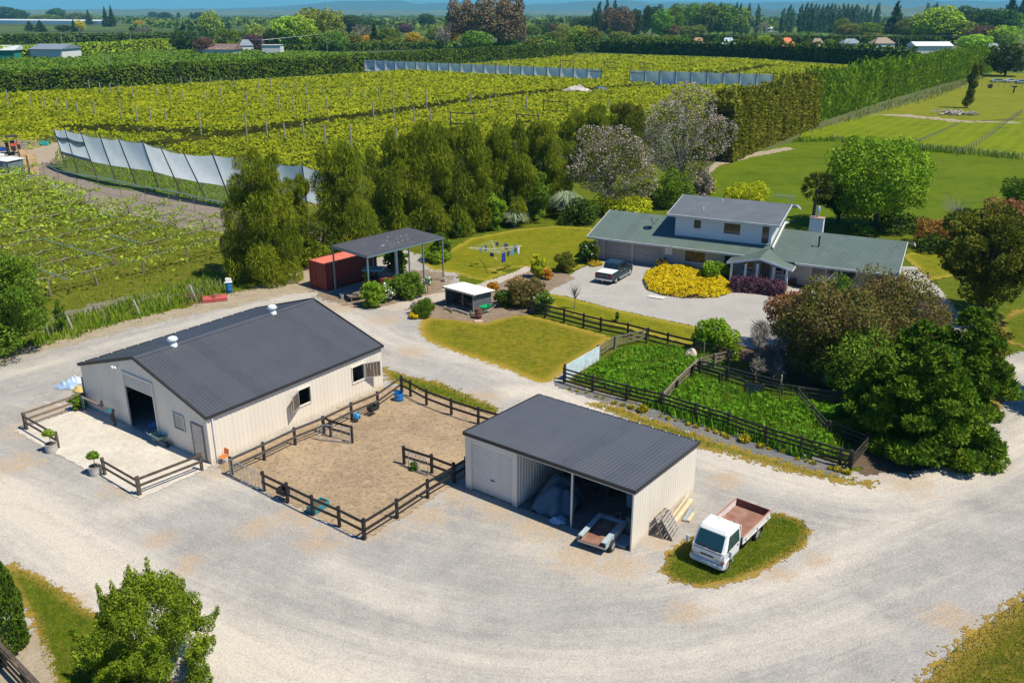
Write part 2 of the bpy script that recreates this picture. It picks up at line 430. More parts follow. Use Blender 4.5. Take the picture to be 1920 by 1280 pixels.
M_TILLED = soil_mat('bare_orchard_soil', (.20, .165, .135), (.27, .225, .185), (.16, .14, .09), 5.0, (.10, .08, .065), .6)
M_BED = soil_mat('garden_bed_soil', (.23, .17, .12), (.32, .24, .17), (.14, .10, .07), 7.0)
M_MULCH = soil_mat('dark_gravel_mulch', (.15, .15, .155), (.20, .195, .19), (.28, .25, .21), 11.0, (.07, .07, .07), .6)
M_CONC = soil_mat('concrete_slab', (.53, .475, .40), (.66, .60, .52), (.46, .375, .285), 12.0, (.34, .29, .23), .45, .2, ns=.6)
M_ASPH = soil_mat('old_asphalt', (.36, .335, .305), (.43, .40, .365), (.31, .285, .25), 14.0, (.22, .21, .20), .35, .25, ns=.35)
M_PATH = soil_mat('pale_garden_path', (.42, .36, .30), (.50, .44, .37), (.36, .30, .24), 8.0, (.25, .2, .16), .35, .4)
M_VERGESOIL = soil_mat('roadside_dirt', (.33, .26, .18), (.42, .345, .255), (.29, .25, .13), 6.0, (.17, .13, .09), .5)
def gravel_mat():
    m, nt, bs = nodes_of('yard_gravel'); T = NT(nt); co = T.coord()
    n1 = T.noise(co, .30, 6, .72); n2 = T.noise(co, 1.3, 6, .75); n3 = T.noise(co, 10.0, 3, .85); n5 = T.noise(co, 26.0, 2, .8); n4 = T.noise(co, 4.2, 5, .8)
    cb = T.n('ShaderNodeCombineXYZ'); T.L(T.attr('lat'), cb.inputs[0]); T.L(T.math('MULTIPLY', T.attr('along'), .055), cb.inputs[1])
    st = T.noise(cb.outputs[0], 1.5, 5, .75)   # wheel tracks: streaks that follow the drive
    grey = T.mix(T.ramp(n1, [(.35, 0.0), (.65, 1.0)]), (.31, .287, .268), (.425, .392, .358))
    wv = T.math('ADD', T.math('MULTIPLY', T.attr('worn'), 1.05), T.math('ADD', T.math('MULTIPLY', T.math('SUBTRACT', n2, .5), 1.1), T.math('MULTIPLY', T.math('SUBTRACT', st, .5), 1.7)))
    c = T.mix(T.ramp(wv, [(.0, 0.0), (.95, .95)]), grey, (.635, .56, .465))
    tv = T.math('ADD', T.attr('tan'), T.math('MULTIPLY', T.math('SUBTRACT', n2, .5), 2.6))
    c = T.mix(T.ramp(tv, [(.35, 0.0), (1.05, .85)]), c, (.47, .345, .225))
    c = T.mix(T.ramp(st, [(.28, .3), (.40, 0.0)]), c, (.27, .262, .255))
    c = T.mix(T.ramp(n4, [(.64, 0.0), (.78, .4)]), c, (.46, .36, .25))
    sp = T.noise(co, 3.0, 7, .85); c = T.mix(T.ramp(sp, [(.27, .6), (.36, 0.0)]), c, (.16, .14, .09))
    c = T.mix(T.ramp(n3, [(.30, .42), (.47, 0.0)]), c, (.14, .13, .125))
    c = T.mix(T.ramp(n3, [(.56, 0.0), (.72, .4)]), c, (.74, .70, .65))
    c = T.mix(T.ramp(n5, [(.34, .45), (.5, 0.0)]), c, (.14, .13, .12)); c = T.mix(T.ramp(n5, [(.58, 0.0), (.75, .4)]), c, (.76, .73, .69))
    T.L(c, bs.inputs['Base Color']); bs.inputs['Roughness'].default_value = .95; bs.inputs['Specular IOR Level'].default_value = .12
    T.bump(T.math('ADD', n3, T.math('ADD', T.math('MULTIPLY', n4, .8), T.math('MULTIPLY', st, 1.5))), .8, .035, bs)
    return m
M_GRAVEL = gravel_mat()
def far_ground_mat():
    m, nt, bs = nodes_of('farmland'); T = NT(nt); co = T.coord()
    mp = T.mapping(co, (1 / 260, 1 / 110, 1), (0, 0, R(-53)))
    v = T.n('ShaderNodeTexVoronoi', feature='F1'); v.inputs['Scale'].default_value = 1.0; v.inputs['Randomness'].default_value = .8; T.L(mp, v.inputs['Vector'])
    sep = T.n('ShaderNodeSeparateColor'); T.L(v.outputs['Color'], sep.inputs[0])
    c = T.ramp(sep.outputs[0], [(0, (.05, .085, .022)), (.3, (.085, .13, .028)), (.55, (.12, .155, .035)), (.78, (.055, .08, .03)), (1, (.16, .165, .07))])
    n = T.noise(co, .05, 6, .75); c = T.mix(T.ramp(n, [(.3, .5), (.6, 0.0)]), c, (.04, .06, .02))
    n = T.noise(co, .6, 4, .75); c = T.mix(T.ramp(n, [(.3, .4), (.6, 0.0)]), c, (.045, .07, .02))
    T.L(c, bs.inputs['Base Color']); bs.inputs['Roughness'].default_value = .95; bs.inputs['Specular IOR Level'].default_value = .1
    return m
flat('ground', [(-15000, -60), (15000, -60), (15000, 16000), (-15000, 16000)], -.012, far_ground_mat())
# near rough grass under everything on the property
patch('rough_grass', pxpoly([(-260, 700), (-80, 340), (60, 330), (460, 400), (1000, 330), (1330, 300), (2050, 420), (2250, 900), (2300, 1400), (-700, 1400)]), -.006, .9, M_VERGE, .5, 4)
# orchard floor beneath the vines
KIWI = [(-170, 186), (0, 174), (320, 158), (640, 140), (860, 121), (1072, 104), (1130, 101), (1400, 110), (1640, 126), (1480, 168), (1345, 214), (1200, 228), (1050, 262), (900, 262), (760, 300), (600, 322), (455, 322), (300, 274), (130, 243), (60, 262), (-90, 268), (-260, 250)]
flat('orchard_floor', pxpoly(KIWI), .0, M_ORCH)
LEFTBLK = [(-150, 350), (20, 332), (80, 345), (190, 395), (250, 402), (330, 425), (430, 436), (446, 470), (436, 508), (330, 545), (220, 560), (110, 590), (30, 640), (-150, 640)]
flat('vine_block_grass', pxpoly(LEFTBLK), .0, grass_mat('vine_block_sward', (.07, .115, .012), (.13, .17, .022), (.26, .20, .09), .75, .8, 8.0))
patch('soil_strip', pxpoly([(60, 312), (85, 312), (200, 352), (330, 368), (445, 392), (560, 408), (640, 430), (620, 462), (560, 470), (470, 455), (440, 440), (330, 425), (250, 404), (190, 395), (80, 345), (40, 335)]), .006, .35, M_TILLED, .5, 3)
patch('soil_bank', pxpoly([(62, 622), (100, 592), (170, 570), (230, 560), (310, 545), (380, 522), (430, 500), (470, 515), (440, 530), (380, 545), (300, 560), (220, 575), (150, 592), (95, 625)]), .006, .25, M_TILLED, .5, 2)
patch('work_area', pxpoly([(-200, 262), (0, 258), (60, 262), (110, 268), (130, 285), (120, 300), (60, 318), (0, 330), (-200, 340)]), .006, .5, M_VERGESOIL, .7, 4)
# fields to the right
flat('pasture', pxpoly([(1320, 340), (1400, 290), (1500, 262), (1560, 262), (1700, 277), (1900, 297), (2300, 330), (2300, 520), (1900, 470), (1700, 440), (1480, 420), (1330, 372)]), .0, M_FIELD)
flat('mown_field', pxpoly([(1496, 262), (1500, 250), (1640, 213), (1720, 222), (1800, 229), (1690, 274), (1560, 261)]), .002, M_FIELD2)
flat('dry_paddock', pxpoly([(1640, 212), (1740, 184), (1850, 145), (1862, 136), (2300, 150), (2300, 232), (1920, 222), (1802, 228), (1720, 221)]), .003, M_FIELD3)
flat('side_field', pxpoly([(1802, 230), (1920, 224), (2300, 235), (2300, 330), (1900, 296), (1700, 276)]), .002, M_FIELD2)
patch('dirt_track', pxpoly([(1316, 322), (1345, 300), (1405, 287), (1475, 276), (1490, 280), (1415, 294), (1352, 309), (1330, 325)]), .008, .35, M_VERGESOIL, .4, 3)
patch('paddock_edge', pxpoly([(1632, 214.5), (1700, 215), (1760, 221), (1800, 226), (1900, 229), (1900, 231), (1790, 229), (1720, 221)]), .010, .6, M_VERGESOIL, 1.6, 5)
# ---- yard gravel with worn tracks and tan patches
def wl(pts): return [G(x, y) for x, y in pts]
WORN = [(wl([(2000, 780), (1880, 850), (1760, 905), (1620, 928), (1480, 905), (1330, 855)]), 1.7, .75), (wl([(2000, 700), (1900, 690), (1840, 680)]), 1.5, .6),
        (wl([(1040, 735), (900, 680), (740, 640), (640, 585)]), 1.6, .55), (wl([(-80, 720), (60, 690), (200, 650), (420, 590), (600, 545)]), 1.2, .45),
        (wl([(-150, 880), (0, 930), (120, 1010), (260, 1120), (420, 1220), (700, 1310)]), 2.2, 1.0), (wl([(120, 990), (300, 940), (420, 900)]), 1.3, .6),
        (wl([(620, 1060), (720, 1120), (800, 1140)]), .9, .6), (wl([(420, 1180), (700, 1230), (1000, 1250), (1300, 1240), (1600, 1160)]), 1.5, .55),
        (wl([(1000, 1020), (1130, 1070), (1230, 1090)]), 1.4, .5), (wl([(1330, 1130), (1500, 1090), (1620, 1000), (1760, 950)]), 1.5, .6), (wl([(960, 735), (1020, 730), (1110, 765)]), 1.3, .9)]
TAN = [((700, 985), 1.5), ((560, 965), 1.6), ((1090, 1040), 1.7), ((1010, 985), 1.6), ((930, 955), 1.2), ((1160, 1060), 1.4), ((860, 925), 1.3), ((110, 770), 2.2), ((60, 800), 1.8), ((240, 915), 1.2), ((410, 885), 1.0),
       ((640, 575), 2.2), ((720, 600), 1.6), ((770, 660), 1.3), ((905, 745), 1.6), ((300, 1010), .9), ((350, 1060), .9), ((1250, 960), 1.5), ((1360, 900), 1.2), ((30, 870), 1.6), ((1290, 1150), 1.0), ((600, 1010), 1.4), ((140, 1130), .8),
       ((1460, 1075), .9), ((1530, 1050), .8), ((480, 990), 1.1), ((800, 965), 1.3), ((1240, 1010), 1.1), ((1700, 905), 1.6), ((1850, 870), 1.2), ((1790, 1160), 1.3)]
def smooth(pts, n=6):
    P = [pts[0]] + list(pts) + [pts[-1]]; o = []
    for i in range(1, len(P) - 2):
        for k in range(n):
            t = k / n; o.append((P[i] * 2 + (P[i + 1] - P[i - 1]) * t + (P[i - 1] * 2 - P[i] * 5 + P[i + 1] * 4 - P[i + 2]) * t * t + (P[i] * 3 - P[i - 1] - P[i + 1] * 3 + P[i + 2]) * t ** 3) * .5)
    return o + [pts[-1]]
FLOW = [smooth(wl(l)) for l in ([(2100, 700), (1960, 800), (1820, 885), (1650, 930), (1480, 905), (1330, 862), (1180, 810), (1040, 740), (900, 682), (740, 640), (640, 590), (500, 560)], [(2100, 900), (1850, 990), (1620, 1090), (1350, 1180), (1050, 1215), (760, 1180), (480, 1090), (250, 990), (60, 900), (-200, 800)], [(-250, 760), (0, 700), (200, 645), (420, 590), (560, 560)], [(0, 980), (140, 1080), (330, 1200), (560, 1310), (900, 1400)])]
def gravel_attrs(X, Y):
    w = np.zeros_like(X); t = np.zeros_like(X)
    for ln, wd, a in WORN: w = np.maximum(w, a * np.exp(-(ldist(X, Y, ln) / wd) ** 2))
    for (px, py), s in TAN:
        g = G(px, py); t = np.maximum(t, .95 * np.exp(-(((X - g.x) ** 2 + (Y - g.y) ** 2) / (s * s * 1.3))))
    best = np.full(X.shape, 1e9); lat = np.zeros_like(X); al = np.zeros_like(X)
    for ln in FLOW:
        acc = 0.0
        for a, b in zip(ln[:-1], ln[1:]):
            ex, ey = b.x - a.x, b.y - a.y; L = math.hypot(ex, ey); u = np.clip(((X - a.x) * ex + (Y - a.y) * ey) / L / L, 0, 1); dx, dy = X - a.x - u * ex, Y - a.y - u * ey; d = np.hypot(dx, dy)
            k = d < best; best = np.where(k, d, best); sg = np.sign(ex * dy - ey * dx); lat = np.where(k, sg * d, lat); al = np.where(k, acc + u * L, al); acc += L
        al = al + 0
    return {'worn': w, 'tan': t, 'lat': lat, 'along': al}
patch('gravel_yard', pxpoly([(-400, 770), (-150, 705), (0, 668), (60, 655), (150, 630), (300, 597), (420, 568), (500, 545), (580, 515), (640, 500), (760, 470), (850, 500), (880, 560), (905, 600), (1060, 690), (1160, 745), (1330, 800), (1480, 850), (1600, 885), (1720, 880), (1800, 825), (1862, 765), (1884, 700), (1872, 668), (1960, 655), (2350, 760), (2300, 1420), (-600, 1420), (-500, 900)]), .0, .30, M_GRAVEL, .35, 2, gravel_attrs)
patch('roadside_dirt', pxpoly([(-60, 690), (0, 662), (70, 645), (140, 622), (290, 590), (420, 556), (500, 532), (580, 500), (640, 470), (700, 490), (620, 540), (540, 552), (420, 580), (300, 604), (150, 642), (20, 676), (-50, 705)]), .004, .22, M_VERGESOIL, .55, 1.6)
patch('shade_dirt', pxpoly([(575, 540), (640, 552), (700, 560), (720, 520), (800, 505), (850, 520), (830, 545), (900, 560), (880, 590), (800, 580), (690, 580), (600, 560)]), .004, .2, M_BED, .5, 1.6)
# ---- lawns, drive, beds
patch('front_lawn', pxpoly([(788, 607), (800, 594), (850, 597), (905, 606), (950, 592), (985, 590), (1040, 602), (1146, 632), (1120, 655), (1062, 690), (1032, 718), (1005, 716), (930, 685), (850, 660), (800, 640), (785, 622)]), .006, .10, M_LAWN, .28, 1.0)
patch('back_lawn', pxpoly([(790, 492), (835, 474), (880, 448), (960, 432), (1040, 424), (1110, 428), (1135, 440), (1128, 480), (1100, 496), (1060, 512), (1010, 503), (985, 501), (925, 505), (950, 512), (912, 527), (880, 522), (850, 511), (810, 506)]), .006, .16, M_LAWN2, .22, 1.5)
patch('drive_lawn', pxpoly([(1012, 562), (1030, 549), (1060, 556), (1150, 580), (1300, 612), (1400, 640), (1480, 665), (1470, 690), (1390, 672), (1290, 646), (1160, 612), (1050, 584)]), .006, .10, M_LAWN2, .2, 1.2)
patch('asphalt_drive', pxpoly([(1030, 545), (1080, 508), (1122, 488), (1215, 497), (1300, 515), (1480, 535), (1600, 560), (1660, 620), (1540, 700), (1440, 668), (1300, 611), (1150, 579), (1060, 555), (1022, 550)]), .010, .14, M_ASPH, .05, 1)
patch('garden_bed', pxpoly([(770, 580), (800, 566), (850, 560), (900, 552), (960, 515), (1000, 506), (1060, 513), (1078, 522), (1026, 549), (1010, 566), (1000, 590), (960, 592), (905, 606), (850, 600), (800, 596), (772, 600)]), .008, .16, M_BED, .18, 1)
patch('garden_path', pxpoly([(896, 533), (960, 512), (985, 500), (1005, 503), (960, 522), (905, 545), (840, 560), (790, 572), (740, 585), (700, 580), (790, 556), (850, 545)]), .012, .14, M_PATH, .12, 1)
patch('house_path', pxpoly([(1690, 500), (1720, 500), (1760, 540), (1800, 590), (1830, 610), (1800, 640), (1720, 600)]), .008, .2, M_ASPH, .15, 1)
patch('side_lawn', pxpoly([(1690, 478), (1730, 470), (1790, 480), (1800, 515), (1745, 525), (1715, 500)]), .006, .2, M_LAWN2, .3, 2)
patch('corner_lawn', pxpoly([(1868, 600), (1900, 585), (1990, 560), (2100, 600), (2060, 680), (1925, 655), (1884, 640)]), .006, .16, M_VERGE, .4, 1.5)
patch('hedge_verge', pxpoly([(1700, 860), (1780, 850), (1850, 795), (1886, 745), (1900, 705), (1890, 680), (1860, 640), (1700, 640), (1500, 700), (1560, 860)]), .006, .16, M_VERGE, .4, 1.2)
patch('tree_litter', pxpoly([(1380, 655), (1460, 650), (1560, 640), (1700, 640), (1800, 700), (1840, 780), (1790, 850), (1720, 886), (1620, 890), (1590, 850), (1640, 800), (1500, 730), (1400, 690)]), .010, .2, soil_mat('leaf_litter', (.10, .07, .045), (.16, .11, .07), (.20, .12, .06), 7.0), .4, 1.5)
patch('pen_ground', pxpoly([(1058, 717), (1152, 650), (1290, 655), (1350, 655), (1395, 690), (1500, 722), (1600, 760), (1650, 800), (1585, 873)]), .008, .2, M_PENG, .1, 1)
patch('mulch_strip', pxpoly([(1040, 716), (1058, 716), (1110, 733), (1300, 783), (1480, 838), (1596, 876), (1570, 896), (1440, 862), (1280, 806), (1130, 754), (1050, 728)]), .008, .12, M_MULCH, .25, 1)
patch('grass_strip', pxpoly([(1105, 758), (1140, 758), (1200, 778), (1330, 822), (1420, 850), (1540, 885), (1640, 905), (1630, 912), (1520, 895), (1400, 862), (1300, 836), (1190, 793)]), .012, .10, M_VERGE, .5, .9)
patch('truck_grass', pxpoly([(1238, 1070), (1250, 1040), (1285, 1012), (1330, 985), (1400, 962), (1460, 962), (1505, 976), (1522, 996), (1506, 1026), (1440, 1066), (1380, 1094), (1312, 1102), (1258, 1090)]), .006, .07, M_ISLE, .22, .8)
patch('corner_grass', pxpoly([(1700, 1310), (1735, 1262), (1790, 1212), (1870, 1150), (1930, 1110), (2050, 1080), (2150, 1350), (1700, 1350)]), .006, .06, grass_mat('dry_corner_grass', (.07, .12, .016), (.16, .175, .03), (.36, .25, .09), .85, 1.1, edge=1.5), .5, .8)
patch('near_grass', pxpoly([(20, 1055), (110, 1100), (160, 1140), (215, 1166), (252, 1200), (320, 1300), (330, 1400), (100, 1400), (95, 1290), (75, 1240), (60, 1170), (0, 1080)]), .006, .05, M_ISLE, .3, .8)
patch('near_dirt', pxpoly([(-30, 1180), (60, 1190), (78, 1200), (95, 1240), (110, 1300), (140, 1400), (-200, 1400), (-160, 1230)]), .005, .06, M_VERGESOIL, .25, .8)
patch('paddock_strip_grass', pxpoly([(718, 690), (760, 704), (830, 721), (935, 766), (925, 784), (850, 760), (755, 724), (722, 712)]), .008, .10, M_VERGE, .35, .9)
C0 = G(398, 870.7); C0.z = 0
S0 = G(1183, 1033); S0.z = 0
def loc2(o, a, b, z=0): return o + AV * a + BV * b + Vector((0, 0, z))
patch('paddock', pxpoly([(436, 893), (409, 874), (718, 727), (752, 722), (945, 785), (880, 880), (858, 905), (684, 1013)]), .010, .12, M_PADDOCK, .12, 1)
pad = [loc2(C0, -.0, -.2), loc2(C0, 0, 13.3), loc2(C0, -4.6, 13.3), loc2(C0, -4.6, -.2)]
patch('concrete_pad', pad, .016, .12, M_CONC, .06, 1)
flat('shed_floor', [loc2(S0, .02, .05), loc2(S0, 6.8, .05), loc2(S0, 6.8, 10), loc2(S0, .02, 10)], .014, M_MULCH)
# ================================================================== BUILDINGS
M_ROOF = mat('charcoal_roof_steel', (.075, .078, .09), .42, 0.0, .08, .7, dirt=(.11, .11, .115), dirt_amt=.35, dirt_scale=.8, panel='X')
M_ROOFY = mat('charcoal_shed_roof', (.075, .078, .09), .42, 0.0, .08, .7, dirt=(.11, .11, .115), dirt_amt=.35, dirt_scale=.8, panel='Y')
M_TRIM = mat('charcoal_trim', (.03, .028, .03), .5)
M_CLAD = mat('cream_wall_steel', (.80, .71, .60), .5, 0, .05, .6, dirt=(.66, .57, .46), dirt_amt=.35, dirt_scale=.5, streak=True, splash=(.40, .30, .20))
M_CLADIN = mat('galvanised_lining', (.30, .31, .32), .5, .3)
M_WHITE = mat('white_paint', (.80, .80, .79), .45, 0, .04)
M_DARK = mat('matte_black', (.02, .02, .022), .7)  # plain black for handles, grilles, bins and trims
M_STEEL = mat('galvanised_steel', (.47, .50, .52), .42, .55, .12, 6)
M_TEALSTEEL = mat('blue_grey_posts', (.17, .25, .29), .45, .3, .1)
M_OLDWOOD = mat('weathered_timber', (.20, .155, .12), .85, 0, .35, 4, .4, streak=True)
M_PALEWOOD = mat('new_pine_timber', (.58, .47, .31), .7, 0, .15, 4)
M_BLACKWOOD = mat('black_stained_timber', (.02, .017, .017), .6, 0, .4, 5, dirt=(.05, .042, .038), dirt_amt=.5, dirt_scale=3)
M_GLASS = glass('window_glass', (.03, .035, .04))
# ---------------------------------------------------------------- the big gable barn
BL_, BW_, EV, RG = 13.75, 13.16, 2.98, 4.95
barn = thing('barn', 'large cream steel barn with a charcoal gable roof and an open roller door', 'barn', C0, AX)
def gab(v): return EV + (RG - EV) * (1 - abs(v - BW_ / 2) / (BW_ / 2)) - .06
DO = (5.05, 8.05)
b = MB()
WN = [(2.2, 3.2, 1.42, 2.38)]; PD = [(.5, 1.46, .0, 2.2)]
b.ribwall((0, 0, 0), (0, 1, 0), (-1, 0, 0), BW_, gab, .30, .022, [(DO[0], DO[1], 0, 3.67)] + WN + PD)
SH = [(6.48, 7.38, 1.22, 2.26), (11.0, 12.02, 1.2, 2.26)]
b.ribwall((0, 0, 0), (1, 0, 0), (0, -1, 0), BL_, lambda u: EV - .04, .30, .022, SH)
b.ribwall((BL_, 0, 0), (0, 1, 0), (1, 0, 0), BW_, gab, .30, .022)
b.ribwall((0, BW_, 0), (1, 0, 0), (0, 1, 0), BL_, lambda u: EV - .04, .30, .022)
b.build('wall', M_CLAD, barn)
sl = math.hypot(BW_ / 2 + .08, RG - EV + .02); ang = math.atan2(RG - EV, BW_ / 2)
b = MB()
b.ribsheet((-.06, -.1, EV - .02), (1, 0, 0), (0, math.cos(ang), math.sin(ang)), BL_ + .12, sl + .02, .22, .034)
b.build('roof', M_ROOF, barn).data
b = MB(); b.ribsheet((BL_ + .06, BW_ + .1, EV - .02), (-1, 0, 0), (0, -math.cos(ang), math.sin(ang)), BL_ + .12, sl + .02, .22, .034); b.build('roof', M_ROOF, barn)
b = MB()
for y0, s in ((BW_ / 2, -1), (BW_ / 2, 1)):
    b.slab(*[(x, BW_ / 2 + s * t, RG + .06 - abs(t) * math.tan(ang)) for x, t in ([(-.1, .22), (BL_ + .1, .22), (BL_ + .1, 0), (-.1, 0)] if s < 0 else [(-.1, 0), (BL_ + .1, 0), (BL_ + .1, .22), (-.1, .22)])], .02)
b.build('ridge_cap', M_ROOF, barn)
for x in (-.085, BL_ + .085):
    b = MB()
    for s in (-1, 1):
        b.bar((x, BW_ / 2 + s * (BW_ / 2 + .12), EV - .045), (x, BW_ / 2, RG + .03), .05, .2)
    b.build('barge_board', M_TRIM, barn)
for y in (-.14, BW_ + .14):
    b = MB(); b.bar((-.1, y, EV - .03), (BL_ + .1, y, EV - .03), .12, .13); b.build('gutter', M_TRIM, barn)
for i in range(15): b = MB(); b.box((.3 + i * .95, BW_ + .06, EV + .07), (.06, .05, .05)); b.build('gutter_bracket', M_WHITE, barn)
b = MB(); b.tube([(.32, -.09, 0.02), (.32, -.09, EV - .15)], .055, 10); b.build('downpipe', M_WHITE, barn)
b = MB(); b.box((-.012, -.012, 1.45), (.09, .09, 2.86)); b.build('corner_flashing', M_CLAD, barn)
# roller door, half open
rd = MB()
nz = 6
for i in range(nz):
    z0 = 2.78 + i * .148
    rd.extrude([(.05, z0), (-.005, z0 + .03), (-.005, z0 + .11), (.05, z0 + .148)], DO[0] + .02, DO[1] - .02, 'y')
o = rd.build('roller_door', M_CLAD, barn)
b = MB()
b.bar((-.03, DO[0] - .05, 0), (-.03, DO[0] - .05, 3.7), .12, .1, (1, 0, 0)); b.bar((-.03, DO[1] + .05, 0), (-.03, DO[1] + .05, 3.7), .12, .1, (1, 0, 0)); b.bar((-.03, DO[0] - .1, 3.72), (-.03, DO[1] + .1, 3.72), .1, .12)
b.build('door_frame', M_CLAD, barn)
w_ = MB(); w_.bar((-.035, 2.2, 1.42), (-.035, 3.2, 1.42), .07, .06); w_.bar((-.035, 2.2, 2.38), (-.035, 3.2, 2.38), .07, .06)
for y in (2.2, 3.2): w_.bar((-.035, y, 1.39), (-.035, y, 2.41), .07, .06, (1, 0, 0))
wf = w_.build('window', M_STEEL, barn); g = MB(); g.box((-.01, 2.7, 1.9), (.02, .98, .94)); g.build('pane', mat('dusty_pane', (.33, .32, .29), .3, 0, .2, 2), wf)
d_ = MB(); d_.box((-.02, .98, 1.1), (.05, .94, 2.18)); dd = d_.build('door', mat('cream_door', (.55, .475, .41), .5), barn)
f_ = MB()
for y in (.46, 1.5): f_.bar((-.035, y, 0), (-.035, y, 2.26), .07, .06, (1, 0, 0))
f_.bar((-.035, .43, 2.25), (-.035, 1.53, 2.25), .06, .07); f_.build('frame', mat('door_jamb', (.22, .19, .165), .6), dd)
h_ = MB(); h_.tube([(-.08, 1.36, 1.0), (-.08, 1.22, 1.0)], .018, 6); h_.build('handle', M_STEEL, dd)
# stable openings with timber shutters on the long wall
for (u0, u1, z0, z1), side in zip(SH, (-1, 1)):
    f = MB()
    for z in (z0 - .04, z1 + .04): f.bar((u0 - .08, -.035, z), (u1 + .08, -.035, z), .06, .08)
    for u in (u0 - .04, u1 + .04): f.bar((u, -.035, z0), (u, -.035, z1), .08, .06, (1, 0, 0))
    wf = f.build('stable_window', M_CLAD, barn)
    s = MB(); hx = u0 - .06 if side < 0 else u1 + .06; wd = (u1 - u0) + .02; a = R(28) * 1
    ex, ey = (math.cos(a) * side, -math.sin(a))
    for k in range(5):
        t0, t1 = wd * k / 5 + .012, wd * (k + 1) / 5 - .012
        s.bar((hx + ex * (t0 + t1) / 2, -.07 + ey * (t0 + t1) / 2, z0), (hx + ex * (t0 + t1) / 2, -.07 + ey * (t0 + t1) / 2, z1), (t1 - t0), .03, (ey * side, -ex * side, 0))
    s.build('shutter', mat('shutter_boards', (.13, .095, .07), .8, 0, .3, 5), wf)
    s = MB()
    for z in (z0 + .02, z1 - .02): s.bar((hx, -.095, z), (hx + ex * wd, -.095 + ey * wd, z), .05, .05)
    for t in (0.02, wd - .02): s.bar((hx + ex * t, -.1 + ey * t, z0), (hx + ex * t, -.1 + ey * t, z1), .05, .05)
    s.build('shutter_frame', M_STEEL, wf)
# whirlybird roof vents
for u in (2.65, 10.25):
    v = MB(); v.lathe([(.30, RG - .1), (.22, RG + .1), (.2, RG + .22)], 14, (u, BW_ / 2, 0)); vb = v.build('roof_vent', M_WHITE, barn, True)
    v = MB(); prof = [(.16, .2), (.27, .26), (.31, .36), (.27, .48), (.12, .55), (.02, .56)]
    v.lathe([(r, RG + z) for r, z in prof], 18, (u, BW_ / 2, 0))
    for k in range(14):
        an = 2 * math.pi * k / 14; c, s_ = math.cos(an), math.sin(an)
        v.tube([(u + c * .2, BW_ / 2 + s_ * .2, RG + .22), (u + c * .325, BW_ / 2 + s_ * .325, RG + .36), (u + c * .16, BW_ / 2 + s_ * .16, RG + .53)], .014, 4)
    v.build('turbine', M_WHITE, vb, True)
l_ = MB(); l_.tube([(-.02, 8.45, 3.95), (-.2, 8.45, 3.98)], .03, 6); l_.box((-.24, 8.45, 3.95), (.12, .16, .12)); l_.box((-.24, 8.75, 3.9), (.13, .15, .13)); l_.build('floodlight', M_WHITE, barn)
# ---------------------------------------------------------------- open-fronted implement shed
SW, SD, ZF, ZB = 10.07, 6.8, 3.33, 2.98
shed = thing('implement_shed', 'cream lean-to shed with a charcoal roof, one roller door and two open bays', 'shed', S0, AX)
def mono(a): return ZF + (ZB - ZF) * a / SD - .05
b = MB()
b.ribwall((0, 0, 0), (1, 0, 0), (0, -1, 0), SD, mono, .25, .022)
b.ribwall((0, SW, 0), (1, 0, 0), (0, 1, 0), SD, mono, .25, .022)
b.ribwall((SD, 0, 0), (0, 1, 0), (1, 0, 0), SW, lambda u: ZB - .05, .25, .022)
b.ribwall((.02, 6.68, 0), (1, 0, 0), (0, -1, 0), SD - .1, mono, .25, .022)
b.build('wall', M_CLAD, shed)
b = MB(); ln = math.hypot(SD + .12, ZF - ZB)
b.ribsheet((-.08, SW + .06, ZF), (0, -1, 0), (SD + .12, 0, ZB - ZF), SW + .12, ln, .22, .032); b.build('roof', M_ROOFY, shed)
b = MB(); b.bar((-.1, -.1, ZF - .06), (-.1, SW + .1, ZF - .06), .05, .19); b.bar((-.1, -.095, ZF - .05), (SD + .05, -.095, ZB - .05), .05, .17); b.bar((-.1, SW + .095, ZF - .05), (SD + .05, SW + .095, ZB - .05), .05, .17)
b.build('fascia', M_TRIM, shed)
b = MB(); b.bar((SD + .1, -.1, ZB - .05), (SD + .1, SW + .1, ZB - .05), .12, .12); b.build('gutter', M_TRIM, shed)
for i in range(13): b = MB(); b.box((SD + .06, .3 + i * .79, ZB + .05), (.05, .05, .05)); b.build('gutter_bracket', M_WHITE, shed)
b = MB()
b.box((-.015, 9.87, 1.6), (.1, .4, 3.2)); b.box((-.015, 6.82, 1.6), (.1, .3, 3.2)); b.box((-.012, 8.32, 3.03), (.09, 2.72, .36)); b.build('front_panel', M_CLAD, shed)
rd = MB()
for i in range(18):
    z0 = .04 + i * .157
    rd.extrude([(.045, z0), (.02, z0 + .035), (.02, z0 + .12), (.045, z0 + .157)], 6.97, 9.67, 'y')
rdo = rd.build('roller_door', M_CLAD, shed)
h_ = MB(); h_.box((-.0, 8.3, 1.0), (.05, .26, .05)); h_.build('handle', M_DARK, rdo)
b = MB(); b.box((0.02, 3.38, 1.6), (.1, .1, 3.16)); b.build('post', M_STEEL, shed)
b = MB(); b.bar((.02, 0, 3.14), (.02, 6.7, 3.14), .08, .16); b.build('lintel', M_STEEL, shed)
b = MB(); b.box((-.02, -.0, 1.6), (.08, .08, 3.2)); b.build('corner_flashing', M_CLAD, shed)
